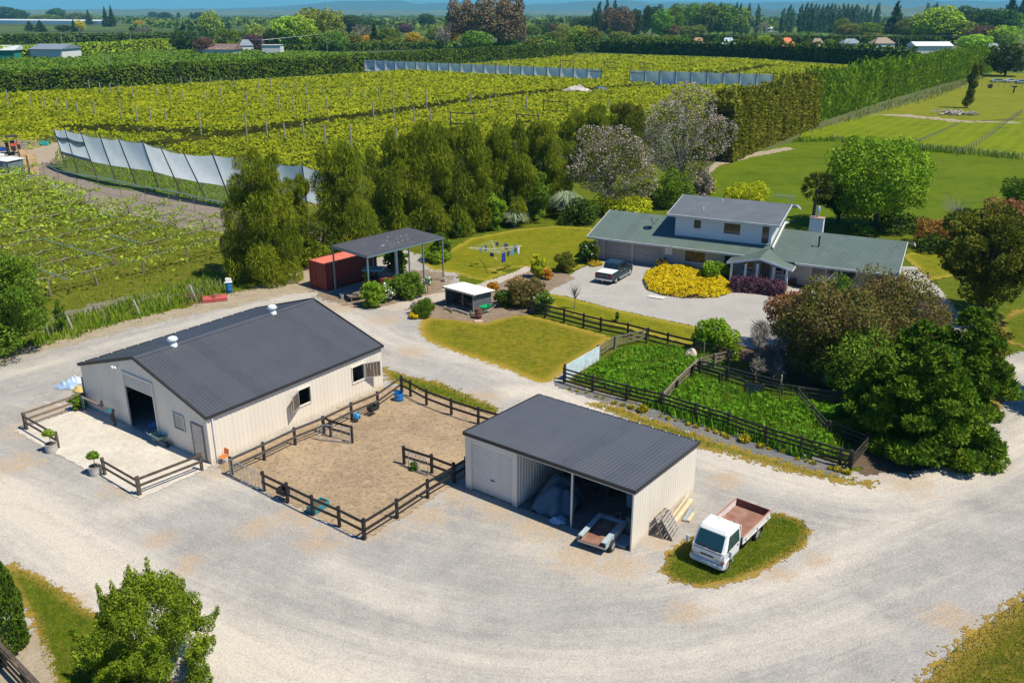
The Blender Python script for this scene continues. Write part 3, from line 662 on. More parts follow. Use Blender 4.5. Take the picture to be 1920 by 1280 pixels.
# ---------------------------------------------------------------- carport
K = [Vector((-12.5, 73.1, 0)), Vector((-6.4, 80.05, 0)), Vector((-10.1, 83.2, 0)), Vector((-16.25, 76.3, 0))]
kx = (K[1] - K[0]); KL = kx.length; krz = math.atan2(kx.y, kx.x); KW = (K[3] - K[0]).dot(Vector((-math.sin(krz), math.cos(krz), 0)))
cp = thing('carport', 'tall flat charcoal-roofed carport on thin blue-grey posts', 'carport', K[0], krz)
b = MB(); b.ribsheet((0, 0, 4.30), (1, 0, 0), (0, KW, .12), KL, KW, .38, .012, .08); b.build('roof', mat('carport_roof_steel', (.085, .083, .095), .5, 0, .08, .8, dirt=(.12, .12, .12), dirt_amt=.3, dirt_scale=.8), cp)
for k in range(22):
    u_, v_ = rnd.gauss(.55, .2) * KL, rnd.gauss(.45, .2) * KW
    if 0 < u_ < KL and 0 < v_ < KW: b = MB(); b.lathe([(rnd.uniform(.03, .09), 0), (.01, .012)], 7, (u_, v_, 4.315 + .12 * v_ / KW)); b.build('lichen_spot', mat('lichen_white', (.55, .55, .54), .9), cp)
b = MB()
for p, q in (((0, 0), (KL, 0)), ((0, KW), (KL, KW)), ((0, 0), (0, KW)), ((KL, 0), (KL, KW))): b.bar((p[0], p[1], 4.17 + .1 * p[1] / KW), (q[0], q[1], 4.17 + .1 * q[1] / KW), .06, .14)
b.build('roof_frame', M_TEALSTEEL, cp)
for x, y in ((.08, .08), (KL - .1, .08), (KL * .72, .1), (.08, KW - .1), (KL - .1, KW - .1), (KL * .5, KW - .1)):
    b = MB(); b.box((x, y, 2.06), (.11, .11, 4.12)); b.build('post', M_TEALSTEEL, cp)
b = MB(); b.box((KL * .55, KW * .42, 2.06), (.2, .2, 4.1)); b.build('post', M_WHITE, cp)
# ---------------------------------------------------------------- shipping container
cn = thing('shipping_container', 'rust-red shipping container with a faded roof beside the carport', 'container', G(613, 547), R(49))
M_RED = mat('container_red', (.23, .035, .025), .6, 0, .2, 2, dirt=(.09, .035, .025), dirt_amt=.6, dirt_scale=1.5)
M_REDTOP = mat('faded_red_roof', (.68, .17, .11), .7, 0, .15, 1.5, dirt=(.40, .09, .07), dirt_amt=.6, dirt_scale=2)
CL, CW, CH = 6.06, 2.44, 2.59
b = MB()
b.ribwall((.08, .06, 0), (1, 0, 0), (0, -1, 0), CL - .16, lambda u: CH - .12, .28, -.04, zb=.15); b.ribwall((.08, CW - .06, 0), (1, 0, 0), (0, 1, 0), CL - .16, lambda u: CH - .12, .28, -.04, zb=.15)
b.ribwall((CL - .05, .06, 0), (0, 1, 0), (1, 0, 0), CW - .12, lambda u: CH - .12, .28, -.04, zb=.15)
b.build('wall', M_RED, cn)
b = MB()
for x in (.06, CL - .06):
    for y in (.06, CW - .06): b.box((x, y, CH / 2), (.15, .15, CH))
for z in (.08, CH - .07):
    for y in (.06, CW - .06): b.bar((.13, y, z), (CL - .13, y, z), .11, .12)
    for x in (.055, CL - .055): b.bar((x, .13, z), (x, CW - .13, z), .11, .12)
b.build('corner_frame', M_RED, cn)
b = MB(); b.ribsheet((.1, .1, CH - .03), (1, 0, 0), (0, 1, 0), CL - .2, CW - .2, .5, .02); b.build('roof', M_REDTOP, cn)
for y0, y1 in ((.14, CW / 2 - .01), (CW / 2 + .01, CW - .14)):
    d_ = MB(); d_.ribwall((.02, y1, 0), (0, -1, 0), (-1, 0, 0), y1 - y0, lambda u: CH - .15, .36, -.03, zb=.16); dd = d_.build('door', M_RED, cn)
    r_ = MB()
    for y in (y0 + .3, y1 - .3): r_.tube([(-.03, y, .2), (-.03, y, CH - .2)], .02, 6); r_.box((-.04, y, 1.05), (.06, .2, .06))
    r_.build('lock_rod', M_RED, dd)
# ---------------------------------------------------------------- firewood lean-to
L0 = G(836, 572); L1 = G(888, 587); lx = L1 - L0; lrz = math.atan2(lx.y, lx.x); LL = lx.length
ws = thing('firewood_shelter', 'low open firewood lean-to with a white roof and grey tin walls', 'shelter', L0, lrz)
M_TIN = mat('old_grey_tin', (.15, .17, .18), .55, .3, .2, 2, dirt=(.25, .22, .2), dirt_amt=.4)
LD = 2.2; LF, LBK = 1.75, 1.55
b = MB(); b.ribwall((0, .05, 0), (0, 1, 0), (-1, 0, 0), LD, lambda u: LF - .12 - .1 * u, .2, .02); b.ribwall((LL, .05, 0), (0, 1, 0), (1, 0, 0), LD, lambda u: LF - .12 - .1 * u, .2, .02)
b.ribwall((0, LD, 0), (1, 0, 0), (0, 1, 0), LL, lambda u: LBK - .12, .2, .02); b.build('wall', M_TIN, ws)
b = MB(); b.ribsheet((-.15, -.25, LF), (1, 0, 0), (0, LD + .4, LBK - LF), LL + .5, LD + .42, .25, .03); b.build('roof', mat('white_roof_tin', (.82, .79, .73), .5), ws)
b = MB(); b.bar((-.15, -.27, LF - .06), (LL + .35, -.27, LF - .06), .04, .15); b.build('fascia', mat('pale_board', (.62, .53, .42), .7), ws)
for x in (.05, LL - .05, LL * .62): b = MB(); b.box((x, 0.0, LF / 2 - .06), (.1, .1, LF - .13)); b.build('post', M_OLDWOOD, ws)
# ---------------------------------------------------------------- farmhouse
HU = Vector((math.cos(R(-27.5)), math.sin(R(-27.5)), 0)); HW = Vector((-HU.y, HU.x, 0)); HO = Vector((7.73, 87.95, 0))
house = thing('farmhouse', 'long cream farmhouse with green iron roofs and a white upper storey', 'house', HO, R(-27.5))
M_GREEN = mat('green_roof_iron', (.095, .13, .11), .5, 0, .1, .5, dirt=(.17, .20, .175), dirt_amt=.5, dirt_scale=.7, panel='X')
M_GREY = mat('grey_roof_iron', (.12, .135, .145), .5, 0, .1, .5, dirt=(.19, .20, .20), dirt_amt=.5, dirt_scale=.9)
M_BRICK = mat('cream_brick', (.50, .45, .41), .8, 0, .08, 6); M_FASC = mat('pale_blue_fascia', (.62, .66, .72), .5)
M_WBOARD = mat('white_weatherboard', (.70, .71, .72), .55, 0, .04)
EZ, LR, RW = 2.4, 3.95, 6.3
def hbox(m, u0, u1, w0, w1, z0, z1): m.box(((u0 + u1) / 2, (w0 + w1) / 2, (z0 + z1) / 2), (u1 - u0, w1 - w0, z1 - z0)); return m
def zl(w): return EZ + (LR - EZ) * w / RW
HWINS = [(10.2, 12.2, .95, 2.0), (14.1, 15.0, .75, 2.0), (16.0, 16.9, .75, 2.0)]
b = MB()  # front wall assembled round its openings, then side and back walls
def wall_holes(m, O, U, N, L, h, holes, th=.16):
    us = sorted({0, L} | {x for q in holes for x in q[:2]})
    for a, c in zip(us[:-1], us[1:]):
        mid = (a + c) / 2; hs = sorted([q for q in holes if q[0] < mid < q[1]], key=lambda q: q[2]); z = 0
        for q in hs + [None]:
            z1 = h if q is None else q[2]
            if z1 - z > .01:
                p = [Vector(O) + Vector(U) * a, Vector(O) + Vector(U) * c]; n = Vector(N) * th
                m.add([p[0] + Vector((0, 0, z)), p[1] + Vector((0, 0, z)), p[1] + Vector((0, 0, z1)), p[0] + Vector((0, 0, z1)), p[0] - n + Vector((0, 0, z)), p[1] - n + Vector((0, 0, z)), p[1] - n + Vector((0, 0, z1)), p[0] - n + Vector((0, 0, z1))],
                      [(0, 1, 2, 3), (5, 4, 7, 6), (0, 4, 5, 1), (3, 2, 6, 7), (0, 3, 7, 4), (1, 5, 6, 2)])
            if q is not None: z = q[3]
GAR = [(1.75, 4.55, .02, 2.12), (4.85, 7.75, .02, 2.12)]
FW = [(22.2, 26.2, .95, 2.1), (27.2, 28.6, .95, 2.1)]
wall_holes(b, (.55, .7, 0), (1, 0, 0), (0, -1, 0), 28.9, 2.5, [(a - .55, c - .55, z, q) for a, c, z, q in HWINS + GAR + FW + [(17.6, 18.5, .02, 2.1), (19.0, 20.4, .75, 2.1)]])
wall_holes(b, (.55, .86, 0), (0, 1, 0), (-1, 0, 0), 9.0, 2.45, []); wall_holes(b, (29.45, .86, 0), (0, 1, 0), (1, 0, 0), 8.4, 2.45, []); wall_holes(b, (.55, 9.6, 0), (1, 0, 0), (0, 1, 0), 28.9, 2.45, [])
b.add([(.55, .8, 2.46), (.55, 9.5, 2.46), (.55, RW, 3.8)], [(0, 1, 2)]); b.add([(29.4, .8, 2.46), (29.4, 9.4, 2.46), (29.4, 6, 3.75)], [(0, 1, 2)])
b.build('wall', M_BRICK, house)
# roofs: left wing and right wing of green iron
hyp = math.hypot(RW, LR - EZ)
b = MB(); b.ribsheet((0, 0, EZ), (1, 0, 0), (0, RW, LR - EZ), 18.4, hyp, .19, .02, .05); b.ribsheet((18.4, 10.1, LR - 1.1), (-1, 0, 0), (0, -(10.1 - RW), 1.1), 18.4, math.hypot(10.1 - RW, 1.1), .19, .02, .05); b.build('roof', M_GREEN, house)
b = MB(); b.ribsheet((18.43, -.45, EZ - .02), (1, 0, 0), (0, RW + .15, LR - EZ + .02), 11.3, math.hypot(RW + .15, LR - EZ + .02), .19, .02, .05); b.ribsheet((30.3, 9.4, LR - 1.0), (-1, 0, 0), (0, -(9.4 - RW + .3), 1.0), 11.85, math.hypot(9.4 - RW + .3, 1.0), .19, .02, .05); b.build('roof', M_GREEN, house)
b = MB(); b.bar((-.02, -.03, EZ - .1), (18.4, -.03, EZ - .1), .04, .2); b.bar((-.03, 0, EZ - .07), (-.03, RW, LR - .07), .04, .2); b.bar((-.03, 10.1, LR - 1.17), (-.03, RW, LR - .07), .04, .2)
b.bar((20.9, -.48, EZ - .12), (29.75, -.48, EZ - .12), .04, .2); b.bar((29.76, -.45, EZ - .1), (29.76, RW - .3, LR - .08), .04, .2); b.bar((30.32, 9.4, LR - 1.1), (30.32, RW - .3, LR - .08), .04, .2)
b.build('fascia', M_FASC, house)
b = MB(); b.bar((-.02, -.1, EZ - .03), (18.3, -.1, EZ - .03), .1, .09); b.bar((20.9, -.55, EZ - .05), (29.75, -.55, EZ - .05), .1, .09); b.build('gutter', mat('gutter_white', (.66, .67, .66), .5, dirt=(.3, .27, .22), dirt_amt=.6, dirt_scale=2), house)
# upper storey
U0, U1, W0, W1 = 8.5, 18.0, 2.35, 8.6
b = MB(); zf, zr = 5.15, 6.2
UWINS = [(10.4, 11.1, 3.95, 4.75), (13.4, 15.0, 3.75, 4.75), (17.1, 17.75, 3.15, 4.85)]
wall_holes(b, (U0, W0, 0), (1, 0, 0), (0, -1, 0), U1 - U0, zf, [(a - U0, c - U0, z, q) for a, c, z, q in UWINS])
for u in (U0, U1):
    s = .08 if u == U0 else -.08
    b.prism([(u, W0 + .16), (u + s, W0 + .16), (u + s, W1), (u, W1)], 2.6, [zf + .02, zf + .02, zf + .4, zf + .4])
    b.add([(u, W0 + .16, zf + .02), (u, 7.1, zr - .08), (u, W1, zf + .4)], [(0, 1, 2)])
b.quad((U0, W1, 2.6), (U1, W1, 2.6), (U1, W1, zf + .4), (U0, W1, zf + .4))
b.build('upper_wall', M_WBOARD, house)
b = MB(); a, c = 7.75, 18.75
b.ribsheet((a, 1.85, zf), (1, 0, 0), (0, 5.3, zr - zf), c - a, math.hypot(5.3, zr - zf), .19, .02, .05); b.ribsheet((c + .5, 9.3, zf + .35), (-1, 0, 0), (0, -2.15, zr - zf - .35), c - a + .5, math.hypot(2.15, zr - zf - .35), .19, .02, .05)
b.build('upper_roof', M_GREY, house)
b = MB(); b.bar((a - .02, 1.82, zf - .1), (c, 1.82, zf - .1), .04, .2); b.bar((a - .03, 1.85, zf - .08), (a - .03, 7.15, zr - .08), .04, .2); b.bar((c + .03, 1.85, zf - .08), (c + .03, 7.15, zr - .08), .04, .2); b.bar((c + .53, 9.3, zf + .25), (c + .53, 7.15, zr - .08), .04, .2); b.bar((c + .02, 7.1, zr - .09), (c + .5, 7.1, zr - .09), .04, .18)
b.build('upper_fascia', M_FASC, house)
b = MB(); b.bar((a, 1.76, zf - .02), (c, 1.76, zf - .02), .1, .08); b.build('upper_gutter', MATS['gutter_white'], house)
b = MB(); b.bar((18.35, 1.7, 2.95), (18.35, 6.9, 4.35), .12, .25); b.bar((18.35, 6.9, 4.35), (18.35, 8.8, 4.1), .12, .25); b.build('flashing', M_WHITE, house)
def hwin(u0, u1, z0, z1, w, split=1, mt=M_WHITE, nm='window'):
    m = MB(); t = .06
    for z in (z0 + t / 2, z1 - t / 2): m.bar((u0, w, z), (u1, w, z), .07, t)
    for u in [u0 + t / 2, u1 - t / 2] + [u0 + (u1 - u0) * k / split for k in range(1, split)]: m.bar((u, w, z0 + t), (u, w, z1 - t), t, .065)
    f = m.build(nm, mt, house); p = MB(); p.box(((u0 + u1) / 2, w + .03, (z0 + z1) / 2), (u1 - u0 - .05, .02, z1 - z0 - .05)); p.build('pane', M_GLASS, f)
    s = MB(); s.bar((u0 - .06, w - .09, z0 - .03), (u1 + .06, w - .09, z0 - .03), .12, .05); s.build('sill', M_FASC, f)
M_ALU = mat('dark_window_frame', (.13, .13, .14), .4, .3)
for i, q in enumerate(HWINS): hwin(*q, .72, 2 if i == 0 else 1, M_ALU)
for i, q in enumerate(UWINS): hwin(*q, W0 + .03, 1, M_ALU)
hwin(*FW[0], .72, 3, M_WHITE); hwin(*FW[1], .72, 1, M_WHITE); hwin(19.0, 20.4, .75, 2.1, .72, 2, M_WHITE)
d_ = MB(); d_.box((18.05, .8, 1.06), (.88, .05, 2.06)); dd = d_.build('front_door', mat('front_door_paint', (.20, .14, .11), .5), house); h_ = MB(); h_.box((17.75, .755, 1.0), (.04, .05, .18)); h_.build('handle', M_STEEL, dd)
for q in GAR:
    g = MB()
    for k in range(4): g.box(((q[0] + q[1]) / 2, .84, .02 + .525 * k + .26), (q[1] - q[0] - .04, .05, .515))
    gd = g.build('garage_door', mat('taupe_garage_door', (.36, .325, .305), .55, 0, .04), house); h_ = MB(); h_.box(((q[0] + q[1]) / 2, .80, .95), (.25, .04, .05)); h_.build('handle', M_DARK, gd)
b = MB(); b.box((8.55, .62, 1.75), (.75, .16, .7)); b.box((8.75, .53, 1.75), (.2, .03, .14)); b.build('meter_box', M_WHITE, house)
b = MB(); b.tube([(.9, .6, 0), (.9, .6, 2.2)], .045, 8); b.build('downpipe', M_WHITE, house)
# gabled porch
P0, P1, PF = 15.3, 20.75, -2.0; PM = (P0 + P1) / 2
b = MB(); zp = 2.12; zt = 2.86
for (u, s) in ((P0, 1), (P1, -1)):
    O = Vector((u - s * .25, PF - .2, zp)); S = Vector((PM - u + s * .25, 0, zt - zp)); 
    if s > 0: b.ribsheet((u - .25, 2.3, zp), (0, -1, 0), S, 4.5, S.length, .19, .02, .04)
    else: b.ribsheet((u + .25, PF - .2, zp), (0, 1, 0), S, 4.5, S.length, .19, .02, .04)
b.build('porch_roof', M_GREEN, house)
b = MB(); b.bar((P0 - .25, PF - .22, zp - .09), (PM, PF - .22, zt - .09), .05, .18); b.bar((PM, PF - .22, zt - .09), (P1 + .25, PF - .22, zp - .09), .05, .18); b.bar((P0 - .27, PF - .2, zp - .09), (P0 - .27, -.1, zp - .09), .04, .16); b.bar((P1 + .27, PF - .2, zp - .09), (P1 + .27, -.4, zp - .09), .04, .16)
b.build('porch_fascia', M_FASC, house)
for u in (P0 + .2, P0 + 1.5, PM - .15, P1 - 1.4, P1 - .2):
    b = MB(); b.box((u, PF, 1.0 + .15 * (1 - abs(u - PM) / 2.7)), (.2, .2, 2.0 + .3 * (1 - abs(u - PM) / 2.7))); b.build('porch_post', M_WHITE, house)
b = MB(); hbox(b, P0 - .1, P1 + .1, PF - .1, .6, -.05, .1); b.build('porch_floor', M_PATH, house)
# chimney, flue, dish, aerial, vents
b = MB(); hbox(b, 20.6, 21.9, 7.2, 8.0, 2.6, 5.0); ch = b.build('chimney', M_WBOARD, house)
b = MB(); b.tube([(21.25, 7.6, 5.0), (21.25, 7.6, 6.0)], .12, 10); b.lathe([(.12, 5.55), (.2, 5.6), (.2, 6.05), (.1, 6.2), (.02, 6.22)], 12, (21.25, 7.6, 0)); b.build('flue', M_STEEL, ch, True)
b = MB(); hbox(b, 20.55, 21.95, 7.15, 8.05, 5.0, 5.07); b.build('cap', mat('rusty_cap', (.42, .27, .2), .7), ch)
b = MB(); b.tube([(22.3, 3.1, 3.0), (22.3, 3.1, 4.15)], .075, 8); b.lathe([(.14, 4.15), (.14, 4.2), (.02, 4.3)], 10, (22.3, 3.1, 0)); b.build('stove_pipe', M_DARK, house)
b = MB(); b.tube([(5.75, 3.3, 3.2), (5.75, 3.25, 3.75)], .03, 6); dsh = b.build('satellite_dish', M_STEEL, house)
b = MB(); vs_ = []; n_ = 18; dn = Vector((.75, .25, .45)).normalized(); dx = dn.cross(Vector((0, 0, 1))).normalized(); dy = dx.cross(dn); dc = Vector((5.75, 3.2, 3.95))
for k in range(3):
    rr = (.06, .3, .48)[k]
    vs_ += [dc + (dx * math.cos(2 * math.pi * j / n_) + dy * math.sin(2 * math.pi * j / n_)) * rr + dn * (rr * rr * .5) for j in range(n_)]
vs_ += [v - dn * .015 for v in vs_]
fs_ = []
for off in (0, 3 * n_):
    for k in range(2):
        for j in range(n_): q = (off + k * n_ + j, off + k * n_ + (j + 1) % n_, off + (k + 1) * n_ + (j + 1) % n_, off + (k + 1) * n_ + j); fs_.append(q)
b.add(vs_, fs_); b.tube([dc - dy * .4, dc + dn * .55 - dy * .1], .014, 5); b.box(dc + dn * .55 - dy * .1, (.09, .09, .09)); b.build('reflector', mat('dish_grey', (.10, .13, .16), .5), dsh)
b = MB(); b.tube([(18.6, 6.9, 5.9), (18.6, 6.9, 7.2)], .022, 6); b.tube([(16.9, 6.9, 7.05), (19.1, 6.9, 7.05)], .018, 5); b.tube([(16.9, 6.9, 6.85), (18.8, 6.9, 6.85)], .018, 5)
for k in range(8): b.tube([(16.95 + k * .29, 6.9, 6.8 - .1 * (k % 2)), (16.95 + k * .29, 6.9, 7.25 + .1 * (k > 5))], .009, 4)
b.build('aerial', mat('aerial_metal', (.7, .71, .72), .35, .5), house)
b = MB(); b.tube([(10.9, 3.6, 5.4), (10.9, 3.6, 5.85)], .05, 8); b.build('roof_pipe', M_WHITE, house)
b = MB(); b.tube([(12.0, 6.4, 5.95), (12.0, 6.4, 6.2)], .06, 8); b.build('roof_pipe', M_WHITE, house)
# ================================================================== FENCES, GATES AND RAILS
def fence(name, label, cat, pts, h, rails, mp, mr=None, pw=.13, rw=.035, rh=.15, side=0, group=None, rnd_post=False, cap=None):
    pts = [Vector((p[0], p[1], 0)) for p in pts]; root = thing(name, label, cat, pts[0], 0, group); o = pts[0]; mr = mr or mp
    pm = None
    for i, p in enumerate(pts):
        q = pts[min(i + 1, len(pts) - 1)] - pts[max(i - 1, 0)] if i < len(pts) - 1 or len(pts) > 1 else AV
        b = MB(); hh = h * rnd.uniform(.98, 1.03)
        if rnd_post: b.tube([(0, 0, -.05), (0, 0, hh)], pw / 2, 9)
        else: b.box((0, 0, hh / 2), (pw, pw, hh), math.atan2(q.y, q.x))
        ob = b.build('post', mp, root); ob.location = p - o
    for i in range(len(pts) - 1):
        d = (pts[i + 1] - pts[i]); n = Vector((-d.y, d.x, 0)).normalized() * side * (pw / 2 + rw / 2 + .002)
        for z in rails:
            b = MB(); e = d.normalized() * (pw * .3)
            if side == 0: e = -d.normalized() * (pw / 2 + .001)
            zz = rnd.uniform(-.015, .015)
            b.bar(n - e + Vector((0, 0, z + zz)), d + n + e + Vector((0, 0, z + zz)), rw, rh); ob = b.build('rail', mr, root); ob.location = pts[i] - o
    if cap:
        for i in range(len(pts) - 1):
            b = MB(); b.bar((0, 0, h + .03), pts[i + 1] - pts[i] + Vector((0, 0, h + .03)), cap, .035); ob = b.build('cap_rail', mr, root); ob.location = pts[i] - o
    return root
def pg(l): return [G(x, y) for x, y in l]
M_RAILG = mat('greyed_rail_top', (.085, .075, .068), .75, 0, .4, 5, dirt=(.03, .025, .022), dirt_amt=.6, dirt_scale=2)
YG = 'timber rails round the dirt yard'
fence('post_rail_fence', 'black two-rail fence on the front edge of the dirt yard, beside the steel gate', 'fence', pg([(495.6, 921), (540, 943), (587, 966.5), (637, 988.5), (683, 1012)]), 1.2, (1.08, .62), M_BLACKWOOD, side=-1, group=YG)
fence('post_rail_fence', 'black two-rail timber fence from the near corner of the dirt yard to the implement shed', 'fence', pg([(684, 1011.5), (745, 973), (802.5, 935), (852, 905.6), (874, 892)]), 1.2, (1.08, .62), M_BLACKWOOD, side=-1, group=YG)
fence('post_rail_fence', 'short black timber rail stub inside the dirt yard, nearest the implement shed', 'fence', pg([(851, 904), (810, 888), (758, 871)]), 1.2, (1.08, .6), M_BLACKWOOD, side=1, group=YG)
fence('post_rail_fence', 'long dark timber fence running along the lit wall of the cream barn', 'fence', pg([(435, 891.5), (496, 863.5), (554, 835), (608, 813), (660, 787), (709, 766), (753, 734)]), 1.2, (1.08, .6), M_BLACKWOOD, M_RAILG, side=-1, group=YG)
e_ = loc2(S0, 6.7, 10.5)
fence('post_rail_fence', 'black timber fence on the driveway side of the dirt yard, ending behind the implement shed', 'fence', pg([(754, 736), (770, 744), (800, 760.5), (846.5, 778.5), (897, 795)]) + [e_], 1.2, (1.08, .6), M_BLACKWOOD, side=-1, group=YG)
fence('post_rail_fence', 'short angled black rail stub holding an open steel gate beside the barn wall', 'fence', pg([(607, 812), (621, 820), (660.6, 831.4)]), 1.15, (1.05, .55), M_BLACKWOOD, side=1, group=YG)
def gate(label, a, b_, h=1.1, z0=.12, group='tubular steel gates', mesh=True, spacing=.28):
    a = Vector((a.x, a.y, 0)); d = Vector((b_.x, b_.y, 0)) - a; L = d.length; g = thing('farm_gate', label, 'gate', a, math.atan2(d.y, d.x), group)
    b = MB(); r = .15
    arc = [(L - r + r * math.sin(t), 0, h - r + r * math.cos(t)) for t in [k * math.pi / 8 for k in range(5)]]
    b.tube([(.03, 0, z0), (.03, 0, h)] , .024, 8); b.tube([(.03, 0, h)] + arc + [(L, 0, z0)], .024, 8); b.tube([(.03, 0, z0), (L, 0, z0)], .024, 8); b.build('frame', M_STEEL, g, True)
    m = MB(); k = max(2, int(L / spacing))
    for i in range(1, k): m.tube([(L * i / k, 0, z0), (L * i / k, 0, h)], .011, 5)
    m.build('bars', M_STEEL, g)
    if mesh:
        m = MB()
        for z in (.3, .45, .6, .75, .92): m.tube([(.03, 0, z), (L, 0, z)], .006, 4)
        m.build('wires', M_STEEL, g)
    return g
gate('galvanised steel gate closed across the front corner of the dirt yard beside the barn', G(433, 893), G(494, 922), 1.1)
gate('galvanised gate standing open against the angled rail stub beside the barn wall', G(659, 833), G(597, 826), 1.1)
gate('small galvanised gate leaning along the rail stub near the implement shed', G(766, 877), G(803, 893), 1.05)
gate('galvanised gate half hidden at the foot of the big dark cypress by the gravel bend', G(1812, 806), G(1850, 795), 1.0)
# pad rails
M_PADW = mat('brown_pad_timber', (.085, .065, .05), .7, 0, .4, 5, dirt=(.24, .19, .14), dirt_amt=.6, dirt_scale=3)
PGp = 'hitching rails round the concrete pad'
fence('hitching_rail', 'weathered timber rail on the far left edge of the concrete pad', 'rail', pg([(160, 766), (49, 805)]), 1.12, (1.02, .62), M_PADW, M_OLDWOOD, side=-1, pw=.14, group=PGp)
fence('hitching_rail', 'short brown rail at the left front of the concrete pad, behind the left potted tree', 'rail', pg([(51, 806), (110, 840.5)]), 1.12, (1.02, .62), M_PADW, side=-1, pw=.14, group=PGp)
fence('hitching_rail', 'brown rail on the front edge of the concrete pad beside the right potted tree', 'rail', pg([(197, 891), (261.5, 929)]), 1.12, (1.02, .62), M_PADW, side=-1, pw=.14, group=PGp)
fence('hitching_rail', 'dark rail from the pad corner back to the barn door corner', 'rail', pg([(263, 928), (379, 882)]), 1.12, (1.02, .62), M_PADW, side=-1, pw=.14, group=PGp)
fence('hitching_rail', 'single tie-up rail along the barn gable, left of the roller door', 'rail', [loc2(C0, -.55, 12.7), loc2(C0, -.55, 9.0)], 1.05, (1.0,), M_PADW, M_OLDWOOD, pw=.11, rw=.12, rh=.1, group=PGp)
# sheep yards
M_YARDW = mat('sheepyard_timber', (.03, .024, .02), .8, 0, .4, 4, dirt=(.10, .078, .06), dirt_amt=.6, dirt_scale=2.5)
SG = 'timber sheep yard fences'
fence('sheep_yard_fence', 'long dark four-rail fence along the mulch strip with yellow clumps', 'fence', pg([(1058, 718), (1111, 734), (1174, 751), (1240, 767), (1302, 787), (1364, 806), (1434, 832), (1500, 852), (1573, 874), (1592, 879)]), 1.2, (1.1, .82, .54, .26), M_YARDW, side=-1, pw=.2, rh=.12, group=SG, rnd_post=True)
fence('sheep_yard_fence', 'short grey timber fence between the iron sheet and the long black fence', 'fence', pg([(1123, 675), (1153, 656), (1213, 642)]), 1.1, (1.0, .7, .4), M_OLDWOOD, side=1, pw=.16, rh=.13, group=SG)
fence('board_fence', 'long black three-rail fence between the front lawn and the house drive', 'fence', pg([(990, 587), (1022, 595), (1057.5, 604), (1094, 614), (1126, 622), (1176.5, 632), (1214, 642), (1251, 652), (1300, 664), (1345, 676), (1365, 684)]), 1.2, (1.08, .66, .26), M_BLACKWOOD, side=-1, pw=.13, rh=.15)
fence('sheep_yard_fence', 'pale topped divider rail crossing between the two green pens', 'fence', pg([(1241, 765), (1268, 735), (1297, 707), (1310, 696)]), .95, (.6, .3), M_YARDW, M_OLDWOOD, side=1, pw=.17, rh=.12, group=SG, cap=.14)
fence('sheep_yard_fence', 'grey rail fence closing the back corner of the upper pen', 'fence', pg([(1311, 697), (1339, 690), (1365, 684)]), 1.1, (1.0, .72, .44), M_OLDWOOD, side=1, pw=.17, rh=.12, group=SG)
fence('sheep_yard_fence', 'upper rail line of the narrow drafting race below the grey bare shrub', 'fence', pg([(1312, 702), (1362, 715), (1412, 729), (1461.5, 741.5)]), 1.05, (.98, .7, .4), M_YARDW, M_RAILG, side=1, pw=.15, rh=.12, group=SG)
fence('sheep_yard_fence', 'lower rail line of the drafting race with a grey board panel', 'fence', pg([(1299, 708), (1348, 724), (1397, 741), (1429, 746), (1463, 752)]), 1.0, (.92, .62), M_YARDW, M_YARDW, side=1, pw=.15, rh=.14, group=SG)
fence('sheep_yard_fence', 'back rail line of the yards disappearing behind the cypress', 'fence', pg([(1464, 748), (1503, 754), (1566, 762), (1640, 772)]), 1.05, (.98, .68, .38), M_YARDW, M_RAILG, side=1, pw=.16, rh=.13, group=SG)
fence('sheep_yard_fence', 'diagonal rail line between the weedy pen and the shaded corner pen', 'fence', pg([(1496, 754), (1520, 785), (1550, 818)]), 1.05, (.98, .7, .4), M_YARDW, M_RAILG, side=-1, pw=.16, rh=.12, group=SG)
fence('sheep_yard_fence', 'shaded rail line closing the corner pen beneath the cypress', 'fence', pg([(1552, 819), (1622, 848), (1594, 880)]), 1.1, (1.02, .72, .42), M_YARDW, side=1, pw=.16, rh=.13, group=SG)
a, c = G(1060, 713), G(1122, 676); d = c - a
ir = thing('iron_sheet', 'pale blue corrugated iron sheet screening the left side of the pen', 'iron sheet', a, math.atan2(d.y, d.x))
b = MB(); L = d.length
prof = [(z, .02 * math.sin(z * 2 * math.pi / .085)) for z in [k * .0212 for k in range(int(1.15 / .0212))]]
b.add([(x, -.06 + q + t, z + .05) for t in (0, .004) for x in (0, L) for z, q in prof], [(i, i + 1, len(prof) + i + 1, len(prof) + i) for i in range(len(prof) - 1)] + [(2 * len(prof) + i, 3 * len(prof) + i, 3 * len(prof) + i + 1, 2 * len(prof) + i + 1) for i in range(len(prof) - 1)])
b.build('sheet', mat('pale_blue_iron', (.50, .60, .62), .5, .1, .15, 2, dirt=(.3, .36, .38), dirt_amt=.5), ir)
for x in (0, L): b = MB(); b.tube([(x, .06, 0), (x, .06, 1.2)], .09, 8); b.build('post', M_YARDW, ir)
a, c = G(1397, 744), G(1428, 749); d = c - a
bp = thing('slab_hurdle', 'grey weathered board hurdle in the drafting race', 'hurdle', a, math.atan2(d.y, d.x)); b = MB()
for k in range(7): b.box((d.length / 2, -.14, .14 + k * .145), (d.length, .025, .135))
b.build('boards', mat('grey_boards', (.10, .105, .11), .8, 0, .3, 5), bp)
for px, py, h, lab in ((1317, 688, 1.9, 'thin pale stake standing beside the back corner of the upper pen'), (1417, 716, 1.9, 'thin pale stake standing alone in the shade below the grey shrub'), (1461, 742, 1.5, 'short pale pointed post at the junction of the drafting race')):
    s = MB(); s.tube([(0, 0, -.1), (.02, 0, h)], .05, 7); o = s.build('stake', M_PALEWOOD if py > 730 else mat('mossy_stake', (.20, .19, .10), .8)); o.location = G(px, py); tag(o, lab, 'stake', 'loose stakes by the yards')
